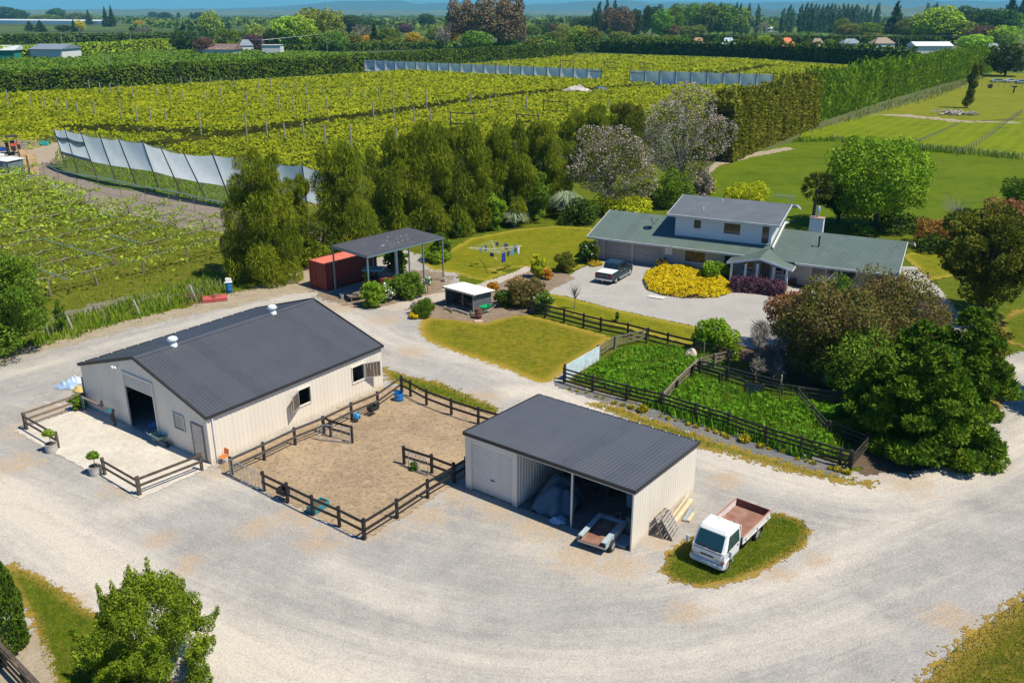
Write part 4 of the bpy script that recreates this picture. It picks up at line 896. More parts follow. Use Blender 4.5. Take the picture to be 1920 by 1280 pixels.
# left wire fence with leaning posts
wp = pg([(93, 634), (140, 623), (199, 606), (263, 590), (318, 577), (368, 562), (416, 547)])
wf = thing('wire_fence', 'sagging wire fence with leaning grey posts along the left track', 'fence', wp[0])
for i, p in enumerate(wp):
    big = i in (1, 3, 5); b = MB(); lean = Vector((-.42, .05, 0)) if big else Vector((-.05, 0, 0)); h = 1.35 if big else 1.15
    b.tube([(0, 0, -.1), lean + Vector((0, 0, h))], .085 if big else .03, 8); ob = b.build('post', mat('silver_grey_post', (.36, .35, .33), .85, 0, .25, 4), wf); ob.location = p - wp[0]
for z in (.3, .6, .9):
    b = MB(); b.tube([p - wp[0] + Vector((-.1, 0, z)) for p in wp], .006, 4); b.build('wire', mat('rusty_wire', (.10, .085, .07), .7), wf)
# near fence in the bottom left corner
P1, P2 = G(-40, 1166, 1.13), G(110, 1324, 1.13); n_ = [P1 + (P2 - P1) * t for t in (0, .28, .56, .84, 1.1)]
fence('post_rail_fence', 'nearest timber fence cutting the bottom left corner of the picture', 'fence', n_, 1.15, (1.05, .66, .3), M_BLACKWOOD, M_PADW, side=-1, pw=.15, rh=.16, rw=.04, cap=.15)
# orchard edge: low frame along the bare soil
op = [G(x / 3, 220 + y / 3) for x, y in ((250, 322), (335, 372), (440, 398), (560, 415), (683, 444), (820, 472), (955, 496), (1098, 530), (1245, 566), (1400, 600), (1560, 640), (1700, 670))]
of = thing('trellis_edge', 'low trellis frame with a blue-grey pipe along the bare soil strip', 'trellis', op[0])
for p in op: b = MB(); b.tube([(0, 0, 0), (0, 0, 2.0)], .045, 6); ob = b.build('post', M_OLDWOOD, of); ob.location = p - op[0]
b = MB(); b.tube([p - op[0] + Vector((0, 0, 2.0 - .06 * (i % 2))) for i, p in enumerate(op)], .05, 6); b.build('pipe', mat('irrigation_pipe', (.19, .27, .30), .5), of)
b = MB(); b.tube([p - op[0] + Vector((.4, .5, 1.9)) for p in op], .015, 4); b.build('wire', M_STEEL, of)
# ---------------------------------------------------------------- windbreak cloth
M_CLOTH = mat('windbreak_cloth', (.82, .86, .88), .8, 0, .06, .8, dirt=(.70, .77, .80), dirt_amt=.6, dirt_scale=.35)
def clothmat(m):
    nt = m.node_tree; bs = nt.nodes['Principled BSDF']; tr = nt.nodes.new('ShaderNodeBsdfTranslucent'); mx = nt.nodes.new('ShaderNodeMixShader'); mx.inputs[0].default_value = .72
    l = bs.inputs['Base Color'].links[0].from_socket; nt.links.new(l, tr.inputs[0]); nt.links.new(bs.outputs[0], mx.inputs[1]); nt.links.new(tr.outputs[0], mx.inputs[2]); nt.links.new(mx.outputs[0], nt.nodes['Material Output'].inputs[0])
clothmat(M_CLOTH)
M_CLOTHD = mat('windbreak_band', (.20, .28, .31), .8, 0, .1, 1)
def cloth(m, a0, a1, b0, b1, t0, t1, n=6, sag=.16, billow=.25, nv=None):
    """cloth bay between pole a (bottom a0, top a1) and pole b, from fraction t0 to t1 of the pole height"""
    vs = []; rows = 5
    for j in range(rows + 1):
        for i in range(n + 1):
            u, v = i / n, t0 + (t1 - t0) * j / rows; p = (a0 + (a1 - a0) * v) * (1 - u) + (b0 + (b1 - b0) * v) * u
            k = math.sin(math.pi * u); p = p + Vector((0, 0, -sag * k * (1 if j == rows else .5 if j else -.3))) + (nv * (billow * k * math.sin(math.pi * (j + .5) / (rows + 1))) if nv else Vector())
            vs.append(p)
    W = n + 1; return m.add(vs, [(j * W + i, j * W + i + 1, (j + 1) * W + i + 1, (j + 1) * W + i) for j in range(rows) for i in range(n)])
tops = [(302, 60), (365, 65), (455, 88), (565, 110), (665, 118), (803, 135), (905, 170), (1033, 200), (1195, 205), (1375, 218), (1545, 250), (1700, 262), (1850, 300)]
bots = [(375, 285), (440, 312), (548, 342), (655, 362), (772, 384), (897, 402), (1025, 434), (1160, 458), (1305, 490), (1450, 525), (1600, 560), (1740, 590), (1890, 640)]
cbot = [205, 235, 250, 275, 300, 320, 355, 380, 405]
nb = [G(x / 3, 220 + y / 3) for x, y in bots]; fd = (nb[8] - nb[0]).normalized(); fn = Vector((fd.y, -fd.x, 0)); fn = fn if fn.y > 0 else -fn
nt_ = [plane_hit(x / 3, 220 + y / 3, b0, fd) for (x, y), b0 in zip(tops, nb)]
wbk = thing('windbreak_fence', 'leaning pale windbreak cloth fence on dark poles beside the bare soil', 'windbreak', nb[0], 0, 'white windbreak fences')
o = nb[0]
for i, (a, c) in enumerate(zip(nb, nt_)):
    b = MB(); e = (c - a) * 1.03; b.tube([(0, 0, -.1), e], [.13, .10], 8); ob = b.build('pole', mat('windbreak_pole', (.12, .10, .085), .85, 0, .3, 3), wbk); ob.location = a - o
    b = MB(); b.tube([fn * 2.3 + fd * .5, (c - a) * .42], .07, 6); ob = b.build('prop', M_OLDWOOD, wbk); ob.location = a - o
for i in range(len(nb) - 1):
    m = MB(); cloth(m, nb[i] - o, nt_[i] - o, nb[i + 1] - o, nt_[i + 1] - o, .37, .97, nv=-fn); m.build('cloth', M_CLOTH, wbk, True)
    if i < 2:
        for t0, t1 in ((.70, .80), (.36, .42)):
            m = MB(); cloth(m, nb[i] - o - fn * .04, nt_[i] - o - fn * .04, nb[i + 1] - o - fn * .04, nt_[i + 1] - o - fn * .04, t0, t1, nv=-fn, sag=-.1); m.build('band', M_CLOTHD, wbk, True)
def far_cloth(label, p0, p1, n, h, ends=(True, True)):
    a, c = G(*p0), G(*p1); r = thing('windbreak_fence', label, 'windbreak', a, 0, 'white windbreak fences'); d = c - a; nv = Vector((d.y, -d.x, 0)).normalized()
    for i in range(n + 1):
        b = MB(); b.tube([(0, 0, 0), (0, 0, h + .5)], .16, 6); ob = b.build('pole', MATS['windbreak_pole'], r); ob.location = d * (i / n)
    for i in range(n):
        q0, q1 = d * (i / n), d * ((i + 1) / n); m = MB(); cloth(m, q0, q0 + Vector((0, 0, h)), q1, q1 + Vector((0, 0, h)), .1, 1, nv=nv, sag=.1, billow=.5); m.build('cloth', M_CLOTH, r, True)
        if (i == 0 and ends[0]) or (i == n - 1 and ends[1]):
            for z in (.35, .85): b = MB(); b.bar(q0 + nv * .3 + Vector((0, 0, h * z)), q1 + nv * .3 + Vector((0, 0, h * z)), .12, .2); b.build('brace', MATS['windbreak_pole'], r)
far_cloth('long pale windbreak cloth across the middle of the far vines', (684, 135.5), (1127, 158), 20, 5.0)
far_cloth('shorter pale windbreak cloth to the right of the gap, meeting the poplar hedge', (1180, 163), (1447, 173), 9, 5.4, (True, False))
# frames and poles standing out of the vines
M_POLE = mat('pale_orchard_pole', (.30, .28, .25), .85, 0, .2, 3); 
POLES = [(50, 505, 595), (178, 525, 605), (255, 540, 612), (326, 550, 615), (382, 560, 630), (437, 575, 632), (535, 570, 650), (505, 450, 505), (567, 462, 525), (625, 468, 528), (673, 480, 530), (748, 478, 550), (882, 490, 545), (958, 492, 560), (1028, 500, 560), (1155, 510, 575), (1250, 490, 585), (1022, 430, 470), (1077, 432, 480), (1137, 435, 483), (1188, 430, 480), (1247, 440, 490), (1320, 435, 500), (1455, 440, 505), (1527, 440, 515), (1600, 460, 505), (1663, 465, 515), (1727, 475, 540), (1820, 480, 540), (1393, 510, 605), (1485, 530, 615), (1573, 535, 625), (1653, 540, 625), (1735, 550, 645), (1843, 555, 645), (683, 575, 665), (775, 590, 690), (853, 605, 690), (938, 615, 690), (1128, 625, 720), (1387, 645, 745), (1503, 670, 760), (1603, 690, 785), (1710, 690, 780), (1832, 700, 815)]
POLES += [(1920 + x, t, b_) for x, t, b_ in ((38, 470, 550), (127, 490, 560), (216, 490, 570), (293, 500, 570), (368, 510, 570), (480, 505, 610), (182, 570, 675), (297, 590, 680), (410, 605, 690), (503, 610, 690), (728, 520, 600), (835, 535, 610), (945, 540, 620), (1042, 545, 620), (57, 705, 835), (312, 720, 820), (1497, 565, 620))]
pp = MB(); pp.tube([(0, 0, 0), (0, 0, 1)], .15, 6); PM_ = None
for x, t, b_ in POLES:
    g = G(x / 3, b_ / 3, 1.6); v = (t / 3 - 640) / FPX
    h = CAMH - g.y * (math.sin(PIT) + v * math.cos(PIT)) / (math.cos(PIT) - v * math.sin(PIT))
    if PM_ is None: ob = pp.build('orchard_pole', M_POLE); PM_ = ob
    else: ob = PM_.copy(); COL.objects.link(ob)
    ob.location = (g.x, g.y, 0); ob.scale = (1, 1, max(3.2, h)); tag(ob, 'grey wooden pole standing up out of the green vine canopy', 'pole', 'grey poles in the vine canopy')
def vframe(lab, x0, x1, t, b_):
    g0, g1 = G(x0 / 3 + 640, b_ / 3, 1.2), G(x1 / 3 + 640, (b_ + 8) / 3, 1.2); v = (t / 3 - 640) / FPX
    h = CAMH - g0.y * (math.sin(PIT) + v * math.cos(PIT)) / (math.cos(PIT) - v * math.sin(PIT)); a = Vector((g0.x, g0.y, 0)); d = Vector((g1.x, g1.y, 0)) - a
    r = thing('anchor_frame', lab, 'frame', a, math.atan2(d.y, d.x), 'dark timber frames in the vines'); L = d.length
    for x in (0, L): q = MB(); q.tube([(x, 0, 0), (x, 0, h)], .13, 6); q.build('upright', MATS['windbreak_pole'], r)
    for z in (h - .35, max(2.0, h * .42)): q = MB(); q.bar((.14, 0, z), (L - .14, 0, z), .14, .2); q.build('crossbar', MATS['windbreak_pole'], r)
for q in (('dark timber frame standing in the vines behind the left end of the dark tree row', 615, 748, 625, 715), ('dark timber frame half hidden behind the dark tree row, second from the left', 985, 1110, 635, 705), ('dark timber frame in the vines left of the mauve flowering trees', 1137, 1272, 560, 640), ('far timber frame beyond the long windbreak, left of three', 1232, 1308, 335, 385), ('far timber frame beyond the long windbreak, middle of three', 1480, 1553, 345, 388), ('far timber frame above the gap between the two windbreaks', 1677, 1752, 348, 392), ('far low timber frame above the middle of the long windbreak', 790, 860, 348, 372), ('far low timber frame above the right half of the long windbreak', 978, 1050, 352, 378), ('far timber frame above the short right windbreak', 2020, 2105, 390, 420), ('far timber frame where the short windbreak meets the poplar hedge', 2350, 2450, 402, 440)): vframe(*q)
# ================================================================== VEHICLES AND LOOSE THINGS
M_TYRE = mat('tyre_rubber', (.025, .025, .026), .85, 0, .2, 6); M_WHEEL = mat('dusty_wheel_steel', (.42, .41, .39), .5, .3, .15, 8)
M_ALLOY = mat('alloy_wheel', (.62, .62, .62), .35, .6)
def wheel(root, x, y, r, w, hub=M_WHEEL, dual=False):
    b = MB(); n = 22
    prof = [(r * .62, -w / 2), (r * .93, -w / 2), (r, -w * .33), (r, w * .33), (r * .93, w / 2), (r * .62, w / 2)]
    b.lathe(prof, n, (0, 0, 0), 'y', False); wh = thing('wheel', None, None); 
    bpy.data.objects.remove(wh); ty = b.build('wheel', M_TYRE, root, True); ty.location = (x, y, r)
    h = MB(); s = 1 if y > 0 else -1
    h.lathe([(r * .63, s * w * .42), (r * .55, s * w * .40), (r * .5, s * w * .12), (r * .25, s * w * .16), (r * .2, s * w * .4), (.01, s * w * .42)], n, (0, 0, 0), 'y')
    for k in range(6): a = k * math.pi / 3; h.box((math.cos(a) * r * .4, s * w * .2, math.sin(a) * r * .4), (r * .12, w * .2, r * .12), 0, 0, -a)
    h.build('rim', hub, ty, False)
    return ty
# ---------------------------------------------------------------- flat-deck truck (x forward, origin ground centre)
M_TRW = mat('white_truck_paint', (.80, .80, .78), .28, 0, .03, 1.5, spec=.6, dirt=(.60, .55, .48), dirt_amt=.5, dirt_scale=2.2); M_BUMP = mat('grey_blue_bumper', (.50, .54, .58), .4)
M_RUST = mat('rusty_deck', (.27, .125, .085), .8, 0, .25, 2, dirt=(.42, .33, .27), dirt_amt=.5, dirt_scale=1.1); M_GLT = glass('truck_glass', (.015, .055, .065), .06)
M_LAMP = glass('lamp_glass', (.55, .57, .58), .15); M_AMBER = mat('amber_lens', (.60, .16, .03), .3); M_REDL = mat('red_lens', (.35, .012, .012), .25)
ta, tb = G(1360, 1067, .4), G(1288, 1042, .4); tf = (ta + tb) / 2; rear = (G(1381, 929, 1.42) + G(1447, 950, 1.42)) / 2; td = Vector((tf.x - rear.x, tf.y - rear.y, 0)); TL = td.length
tr = thing('flatbed_truck', 'small white flat-deck truck with a rusty tray parked on the grass island', 'truck', (rear.x + td.x / 2, rear.y + td.y / 2, 0), math.atan2(td.y, td.x))
x1, x0 = TL / 2, -TL / 2; hw = .84
def loft(m, secs):
    """secs: list of closed rings (same count)"""
    n = len(secs[0]); vs = [p for s in secs for p in s]
    fs = [(i * n + k, i * n + (k + 1) % n, (i + 1) * n + (k + 1) % n, (i + 1) * n + k) for i in range(len(secs) - 1) for k in range(n)]
    return m.add(vs, fs + [tuple(range(n - 1, -1, -1)), tuple((len(secs) - 1) * n + k for k in range(n))])
def ring(z, xa, xb, w, r=.1):
    """plan ring: rear xa, front xb, half width w, rounded front corners"""
    return [(xa, -w, z), (xb - r * 1.6, -w, z), (xb - r * .4, -w + r * .55, z), (xb, -w + r * 1.8, z), (xb, w - r * 1.8, z), (xb - r * .4, w - r * .55, z), (xb - r * 1.6, w, z), (xa, w, z)]
cr = x1 - 1.62
b = MB(); loft(b, [ring(.55, cr, x1 - .06, hw), ring(.85, cr, x1 - .02, hw + .01), ring(1.12, cr, x1 - .05, hw + .01), ring(1.18, cr, x1 - .10, hw), ring(1.86, cr + .02, x1 - .46, hw - .09), ring(1.97, cr + .05, x1 - .58, hw - .13), ring(2.0, cr + .12, x1 - .68, hw - .22)])
b.build('cab', M_TRW, tr, False, bevel=.02)
# glazing proud of the cab skin
def q4(m, a, b_, c, d, t=.015): return m.slab(a, b_, c, d, t)
sl_ = lambda z: x1 - .10 - (z - 1.18) / .68 * .36; sw = lambda z: hw - (z - 1.18) / .68 * .09
b = MB(); q4(b, (sl_(1.20) + .02, -sw(1.2) + .16, 1.20), (sl_(1.20) + .02, sw(1.2) - .16, 1.20), (sl_(1.83) + .02, sw(1.83) - .12, 1.83), (sl_(1.83) + .02, -sw(1.83) + .12, 1.83), .012)
ws_ = b.build('windscreen', M_GLT, tr)
b = MB(); b.bar((sl_(1.19) + .05, -.6, 1.21), (sl_(1.25) + .05, -.05, 1.27), .02, .02); b.bar((sl_(1.19) + .05, -.02, 1.21), (sl_(1.25) + .05, .5, 1.27), .02, .02); b.build('wiper', M_DARK, ws_)
b = MB(); q4(b, (x1 - .085, -hw + .1, 1.04), (x1 - .085, hw - .1, 1.04), (x1 - .085, hw - .14, 1.2), (x1 - .085, -hw + .14, 1.2), .03)
b = MB(); b.slab((x1 - .035, -hw + .15, 1.03), (x1 - .035, hw - .15, 1.03), (x1 - .075, hw - .17, 1.19), (x1 - .075, -hw + .17, 1.19), .02); b.build('cowl', M_DARK, tr)
b = MB(); b.bar((x1 - .012, -.33, .82), (x1 - .012, .33, .82), .03, .07); b.build('grille', M_DARK, tr)
for s in (-1, 1):
    b = MB(); q4(b, (cr + .1, s * (sw(1.25) + .012), 1.2), (x1 - .3, s * (sw(1.2) + .012), 1.13), (x1 - .58, s * (sw(1.8) + .012), 1.80), (cr + .14, s * (sw(1.8) + .012), 1.80), .012); gl = b.build('side_window', M_GLT, tr)
    b = MB(); b.bar((cr + .06, s * (hw + .012), .62), (cr + .06, s * (hw + .012), 1.16), .02, .02, (1, 0, 0)); b.bar((x1 - .35, s * (hw + .012), .72), (x1 - .35, s * (hw + .012), 1.12), .012, .012, (1, 0, 0)); b.bar((cr + .06, s * (hw + .014), .62), (x1 - .4, s * (hw + .014), .62), .012, .012); b.build('door_seam', M_DARK, tr)
    b = MB(); b.box((cr + .28, s * (hw + .02), 1.06), (.16, .03, .04)); b.build('door_handle', M_DARK, tr)
    b = MB(); b.box((x1 - .045, s * .55, .66), (.07, .3, .15)); b.build('headlight', M_LAMP, tr, bevel=.015)
    b = MB(); b.box((x1 - .10, s * .77, .66), (.14, .11, .15)); b.build('indicator', M_AMBER, tr, bevel=.015)
    b = MB(); b.tube([(x1 - .32, s * hw, 1.2), (x1 - .12, s * (hw + .2), 1.28)], .018, 6); mi = b.build('mirror', M_DARK, tr); b = MB(); b.box((x1 - .12, s * (hw + .24), 1.22), (.08, .16, .34)); b.build('mirror_shell', M_BUMP, mi, bevel=.03)
b = MB(); loft(b, [ring(.30, x1 - .3, x1 + .0, hw + .01), ring(.36, x1 - .3, x1 + .05, hw + .02), ring(.50, x1 - .3, x1 + .05, hw + .02), ring(.56, x1 - .3, x1 + .01, hw)]); b.build('bumper', M_BUMP, tr, bevel=.015)
b = MB(); b.box((x1 + .058, 0, .44), (.012, .38, .12)); pl = b.build('number_plate', mat('plate_white', (.75, .76, .76), .4), tr)
b = MB()
for k in range(5): b.box((x1 + .066, -.13 + k * .065, .44), (.004, .035, .07))
b.build('plate_letters', M_DARK, pl)
# chassis, deck and drop sides
b = MB()
for y in (-.35, .35): b.bar((x0 + .1, y, .55), (x1 - .7, y, .55), .08, .16)
b.box((-.5, .55, .48), (.6, .35, .3)); b.build('chassis', M_DARK, tr)
dk0, dk1 = x0 + .03, cr - .12; dw = .88
b = MB(); b.box(((dk0 + dk1) / 2, 0, .87), (dk1 - dk0, 2 * dw, .07)); b.build('deck', M_RUST, tr)
M_SIDE = mat('scuffed_white_sideboard', (.72, .70, .67), .5, 0, .08, 2, dirt=(.40, .22, .15), dirt_amt=.6, dirt_scale=1.6)
for s in (-1, 1):
    b = MB(); b.box(((dk0 + dk1) / 2, s * (dw + .02), 1.08), (dk1 - dk0, .04, .36)); b.box(((dk0 + dk1) / 2, s * (dw + .045), .9), (dk1 - dk0, .02, .06)); sb = b.build('side_board', M_SIDE, tr)
    b = MB(); b.box(((dk0 + dk1) / 2, s * (dw + .02), 1.275), (dk1 - dk0 + .05, .06, .03)); b.build('top_edge', mat('rust_edge', (.40, .17, .12), .8), sb)
    for xx in (dk0 + .3, (dk0 + dk1) / 2, dk1 - .3): b = MB(); b.box((xx, s * (dw + .055), 1.0), (.05, .02, .12)); b.build('latch', M_DARK, sb)
b = MB(); b.box((dk0 + .0, 0, 1.08), (.05, 2 * dw + .08, .40)); tg = b.build('tailgate', mat('rust_tailgate', (.13, .045, .035), .85, 0, .2, 2), tr); b = MB(); b.box((dk0 - .03, 0, 1.08), (.012, 2 * dw, .34)); b.build('outer_skin', M_SIDE, tg)
b = MB(); b.tube([(dk1 + .04, -dw + .1, .9), (dk1 + .04, -dw + .1, 1.85), (dk1 + .04, dw - .1, 1.85), (dk1 + .04, dw - .1, .9)], .03, 6); b.bar((dk1 + .04, -dw + .1, 1.3), (dk1 + .04, dw - .1, 1.3), .04, .05); b.build('headboard', M_WHITE, tr)
b = MB(); b.box((dk1 - .25, .45, .96), (.36, .5, .1)); b.box((dk1 - .2, -.2, .92), (.25, 1.0, .03)); b.build('deck_timber', M_OLDWOOD, tr)
for x, y in ((x1 - .52, hw - .12), (x1 - .52, -hw + .12), (x0 + .95, hw - .16), (x0 + .95, -hw + .16)): wheel(tr, x, y, .345, .2)
for s in (-1, 1):
    b = MB(); b.box((x0 + .55, s * .68, .5), (.02, .28, .4)); b.build('mud_flap', M_DARK, tr)
    b = MB(); b.box((x0 + .02, s * .6, .66), (.05, .3, .1)); b.build('tail_light', M_REDL, tr)
    b = MB(); arc = [(x1 - .52 + .44 * math.cos(t), s * (hw + .012), .345 + .40 * math.sin(t)) for t in [k * math.pi / 8 for k in range(9)]]; b.tube(arc, .03, 5); b.build('wheel_arch', M_TRW, tr)
b = MB(); b.tube([(cr + .3, -.2, 2.0), (cr + .3, -.2, 2.1)], .012, 5); b.tube([(cr + .2, .55, 2.0), (cr + .2, .55, 2.12)], .012, 5); b.build('antenna', M_DARK, tr)
# ---------------------------------------------------------------- dark pickup by the garage
ra, rb = G(1155.6, 531), G(1186, 513); ud = Vector((rb.x - ra.x, rb.y - ra.y, 0)).normalized(); uc = G(1131, 524, .5)
UL, uw = 5.2, .90
uo = Vector((uc.x, uc.y, 0)) + ud * UL / 2
ut = thing('pickup_truck', 'dark blue-green double-cab pickup with a white tray cover outside the garage', 'pickup', uo, math.atan2(ud.y, ud.x))
M_UTE = mat('dark_teal_paint', (.022, .05, .075), .22, .2, .05, 1, spec=.7); M_UTEG = glass('pickup_glass', (.012, .014, .018), .05)
x0, x1 = -UL / 2, UL / 2
b = MB(); loft(b, [[(x0 + .05, s * uw * .96, z) for s, z in ((-1, .45), (1, .45), (1, 1.0), (-1, 1.0))][0:0] or [(x0 + .06, -uw + .06, .42), (x0 + .06, uw - .06, .42), (x0 + .03, uw - .03, .75), (x0 + .06, uw - .08, 1.08), (x0 + .06, -uw + .08, 1.08), (x0 + .03, -uw + .03, .75)],
    [(x0 + .3, -uw, .38), (x0 + .3, uw, .38), (x0 + .3, uw + .02, .75), (x0 + .3, uw - .06, 1.1), (x0 + .3, -uw + .06, 1.1), (x0 + .3, -uw - .02, .75)],
    [(x1 - 1.45, -uw, .38), (x1 - 1.45, uw, .38), (x1 - 1.45, uw + .02, .75), (x1 - 1.45, uw - .06, 1.1), (x1 - 1.45, -uw + .06, 1.1), (x1 - 1.45, -uw - .02, .75)],
    [(x1 - .35, -uw + .04, .38), (x1 - .35, uw - .04, .38), (x1 - .35, uw - .02, .7), (x1 - .35, uw - .16, 1.0), (x1 - .35, -uw + .16, 1.0), (x1 - .35, -uw + .02, .7)],
    [(x1 - .03, -uw + .25, .4), (x1 - .03, uw - .25, .4), (x1, uw - .25, .65), (x1 - .06, uw - .3, .9), (x1 - .06, -uw + .3, .9), (x1, -uw + .25, .65)]]); b.build('body', M_UTE, ut, True, bevel=.02)
b = MB(); loft(b, [[(x0 + 1.62, -uw + .08, 1.08), (x0 + 1.62, uw - .08, 1.08), (x0 + 1.72, uw - .2, 1.66), (x0 + 1.72, -uw + .2, 1.66)], [(x0 + 1.9, -uw + .07, 1.08), (x0 + 1.9, uw - .07, 1.08), (x0 + 1.95, uw - .2, 1.74), (x0 + 1.95, -uw + .2, 1.74)], [(x0 + 3.0, -uw + .07, 1.08), (x0 + 3.0, uw - .07, 1.08), (x0 + 2.85, uw - .2, 1.75), (x0 + 2.85, -uw + .2, 1.75)], [(x0 + 3.95, -uw + .1, 1.06), (x0 + 3.95, uw - .1, 1.06), (x0 + 3.2, uw - .22, 1.69), (x0 + 3.2, -uw + .22, 1.69)]]); b.build('cabin', M_UTE, ut, True, bevel=.02)
b = MB(); q4(b, (x0 + 1.605, uw - .16, 1.16), (x0 + 1.605, -uw + .16, 1.16), (x0 + 1.70, -uw + .24, 1.6), (x0 + 1.70, uw - .24, 1.6), .012); b.build('rear_window', M_UTEG, ut)
b = MB(); q4(b, (x0 + 3.92, -uw + .17, 1.1), (x0 + 3.92, uw - .17, 1.1), (x0 + 3.245, uw - .26, 1.67), (x0 + 3.245, -uw + .26, 1.67), .012); b.build('windscreen', M_UTEG, ut)
for s in (-1, 1):
    for xa, xb in ((x0 + 1.85, x0 + 2.55), (x0 + 2.62, x0 + 3.45)):
        dx2 = .35 if xb > x0 + 3 else .02
        b = MB(); q4(b, (xa, s * (uw - .055), 1.12), (xb + (.2 if dx2 > .1 else 0), s * (uw - .055), 1.12), (xb - dx2 + .1, s * (uw - .17), 1.62), (xa + .06, s * (uw - .17), 1.62), .012); b.build('side_window', M_UTEG, ut)
        b = MB(); b.box((xa + .12, s * (uw + .022), 1.0), (.18, .03, .04)); b.build('door_handle', M_ALLOY, ut)
    b = MB(); b.bar((x0 + 1.55, s * (uw + .06), .36), (x1 - 1.5, s * (uw + .06), .36), .14, .06); b.build('side_step', M_ALLOY, ut)
    b = MB(); b.box((x0 + .05, s * (uw - .12), .86), (.09, .2, .32)); b.build('tail_light', M_REDL, ut, bevel=.02)
    b = MB(); b.box((x0 + 3.6, s * (uw + .13), 1.17), (.12, .2, .16)); b.build('mirror', M_UTE, ut, bevel=.03)
    b = MB(); b.box((x1 - .17, s * (uw - .3), .78), (.2, .25, .14)); b.build('headlight', M_LAMP, ut, bevel=.02)
    for xw in (x0 + .98, x1 - 1.05):
        b = MB(); b.tube([(xw + .44 * math.cos(t), s * (uw + .0), .38 + .43 * math.sin(t)) for t in [k * math.pi / 8 for k in range(9)]], .045, 6); b.build('wheel_arch', M_UTE, ut)
        wheel(ut, xw, s * (uw - .1), .38, .24, M_ALLOY)
b = MB(); b.box((x0 + .86, 0, 1.115), (1.5, 2 * uw - .22, .04)); b.build('tray_cover', mat('white_tonneau', (.80, .78, .77), .5), ut, bevel=.015)
b = MB(); b.box((x0 + .02, 0, .86), (.03, 1.35, .38)); tgp = b.build('tailgate', mat('shaded_tailgate', (.03, .03, .06), .3), ut, bevel=.01)  # purple-dark tailgate colour paints in the shade on the tail
tx = bpy.data.curves.new('tailgate_letters', 'FONT'); tx.body = 'TOYOTA'; tx.size = .2; tx.extrude = .004; tx.align_x = 'CENTER'; tx.align_y = 'CENTER'
to = bpy.data.objects.new('tmp', tx); COL.objects.link(to); dg = bpy.context.evaluated_depsgraph_get(); tm = bpy.data.meshes.new_from_object(to.evaluated_get(dg)); bpy.data.objects.remove(to); tm.materials.clear(); tm.materials.append(mat('bronze_letters', (.42, .30, .2), .4, .3))
to = link('tailgate_letters', tm, tgp); to.location = (x0 - .002, 0, .85); to.rotation_euler = (math.pi / 2, 0, -math.pi / 2); to.scale = (1.25, 1, 1)
b = MB(); b.box((x0 + .0, 0, .5), (.16, 1.72, .16)); bm_ = b.build('rear_bumper', mat('chrome_bumper', (.62, .63, .66), .25, .7), ut, bevel=.03); b = MB(); b.box((x0 - .085, 0, .52), (.012, .42, .11)); b.build('number_plate', MATS['plate_white'], bm_)
b = MB(); b.tube([(x0 - .05, 0, .36), (x0 - .22, 0, .36), (x0 - .22, 0, .42)], .025, 6); b.lathe([(.01, .41), (.035, .43), (.035, .46), (.01, .49)], 10, (x0 - .22, 0, 0)); b.build('tow_ball', M_ALLOY, ut)
# ---------------------------------------------------------------- box trailer under the shed roof
tA, tB = G(1085, 1010, .45), G(1134, 1030, .45); tdv = (G(1169, 990, .45) - tB).normalized(); tc = (tA + tB) / 2; hwid = (tB - tA).length / 2
tl = thing('box_trailer', 'low steel box trailer with a rusty deck backed into the open shed bay', 'trailer', (tc.x, tc.y, 0), math.atan2(tdv.y, tdv.x))
M_TRLR = mat('faded_blue_trailer', (.40, .47, .50), .5, 0, .1, 2, dirt=(.2, .24, .27), dirt_amt=.5)
b = MB(); b.box((1.1, 0, .47), (2.2, 2 * hwid - .1, .06)); b.build('deck', M_RUST, tl)
for s in (-1, 1): b = MB(); b.box((1.1, s * (hwid - .12), .72), (2.2, .24, .06)); b.box((1.1, s * (hwid - .01), .56), (2.2, .04, .34)); b.build('side', M_TRLR, tl)
b = MB(); b.box((2.2, 0, .70), (.22, 2 * hwid - .5, .06)); b.box((2.3, 0, .56), (.04, 2 * hwid, .34)); b.build('front_board', M_TRLR, tl)
b = MB(); b.bar((.02, -hwid, .42), (.02, hwid, .42), .05, .1); b.build('rear_bar', M_STEEL, tl)
for s in (-1, 1): wheel(tl, .62, s * (hwid + .05), .29, .16)
b = MB(); b.bar((2.3, -.45, .45), (3.3, 0, .45), .07, .07); b.bar((2.3, .45, .45), (3.3, 0, .45), .07, .07); b.build('drawbar', M_STEEL, tl)
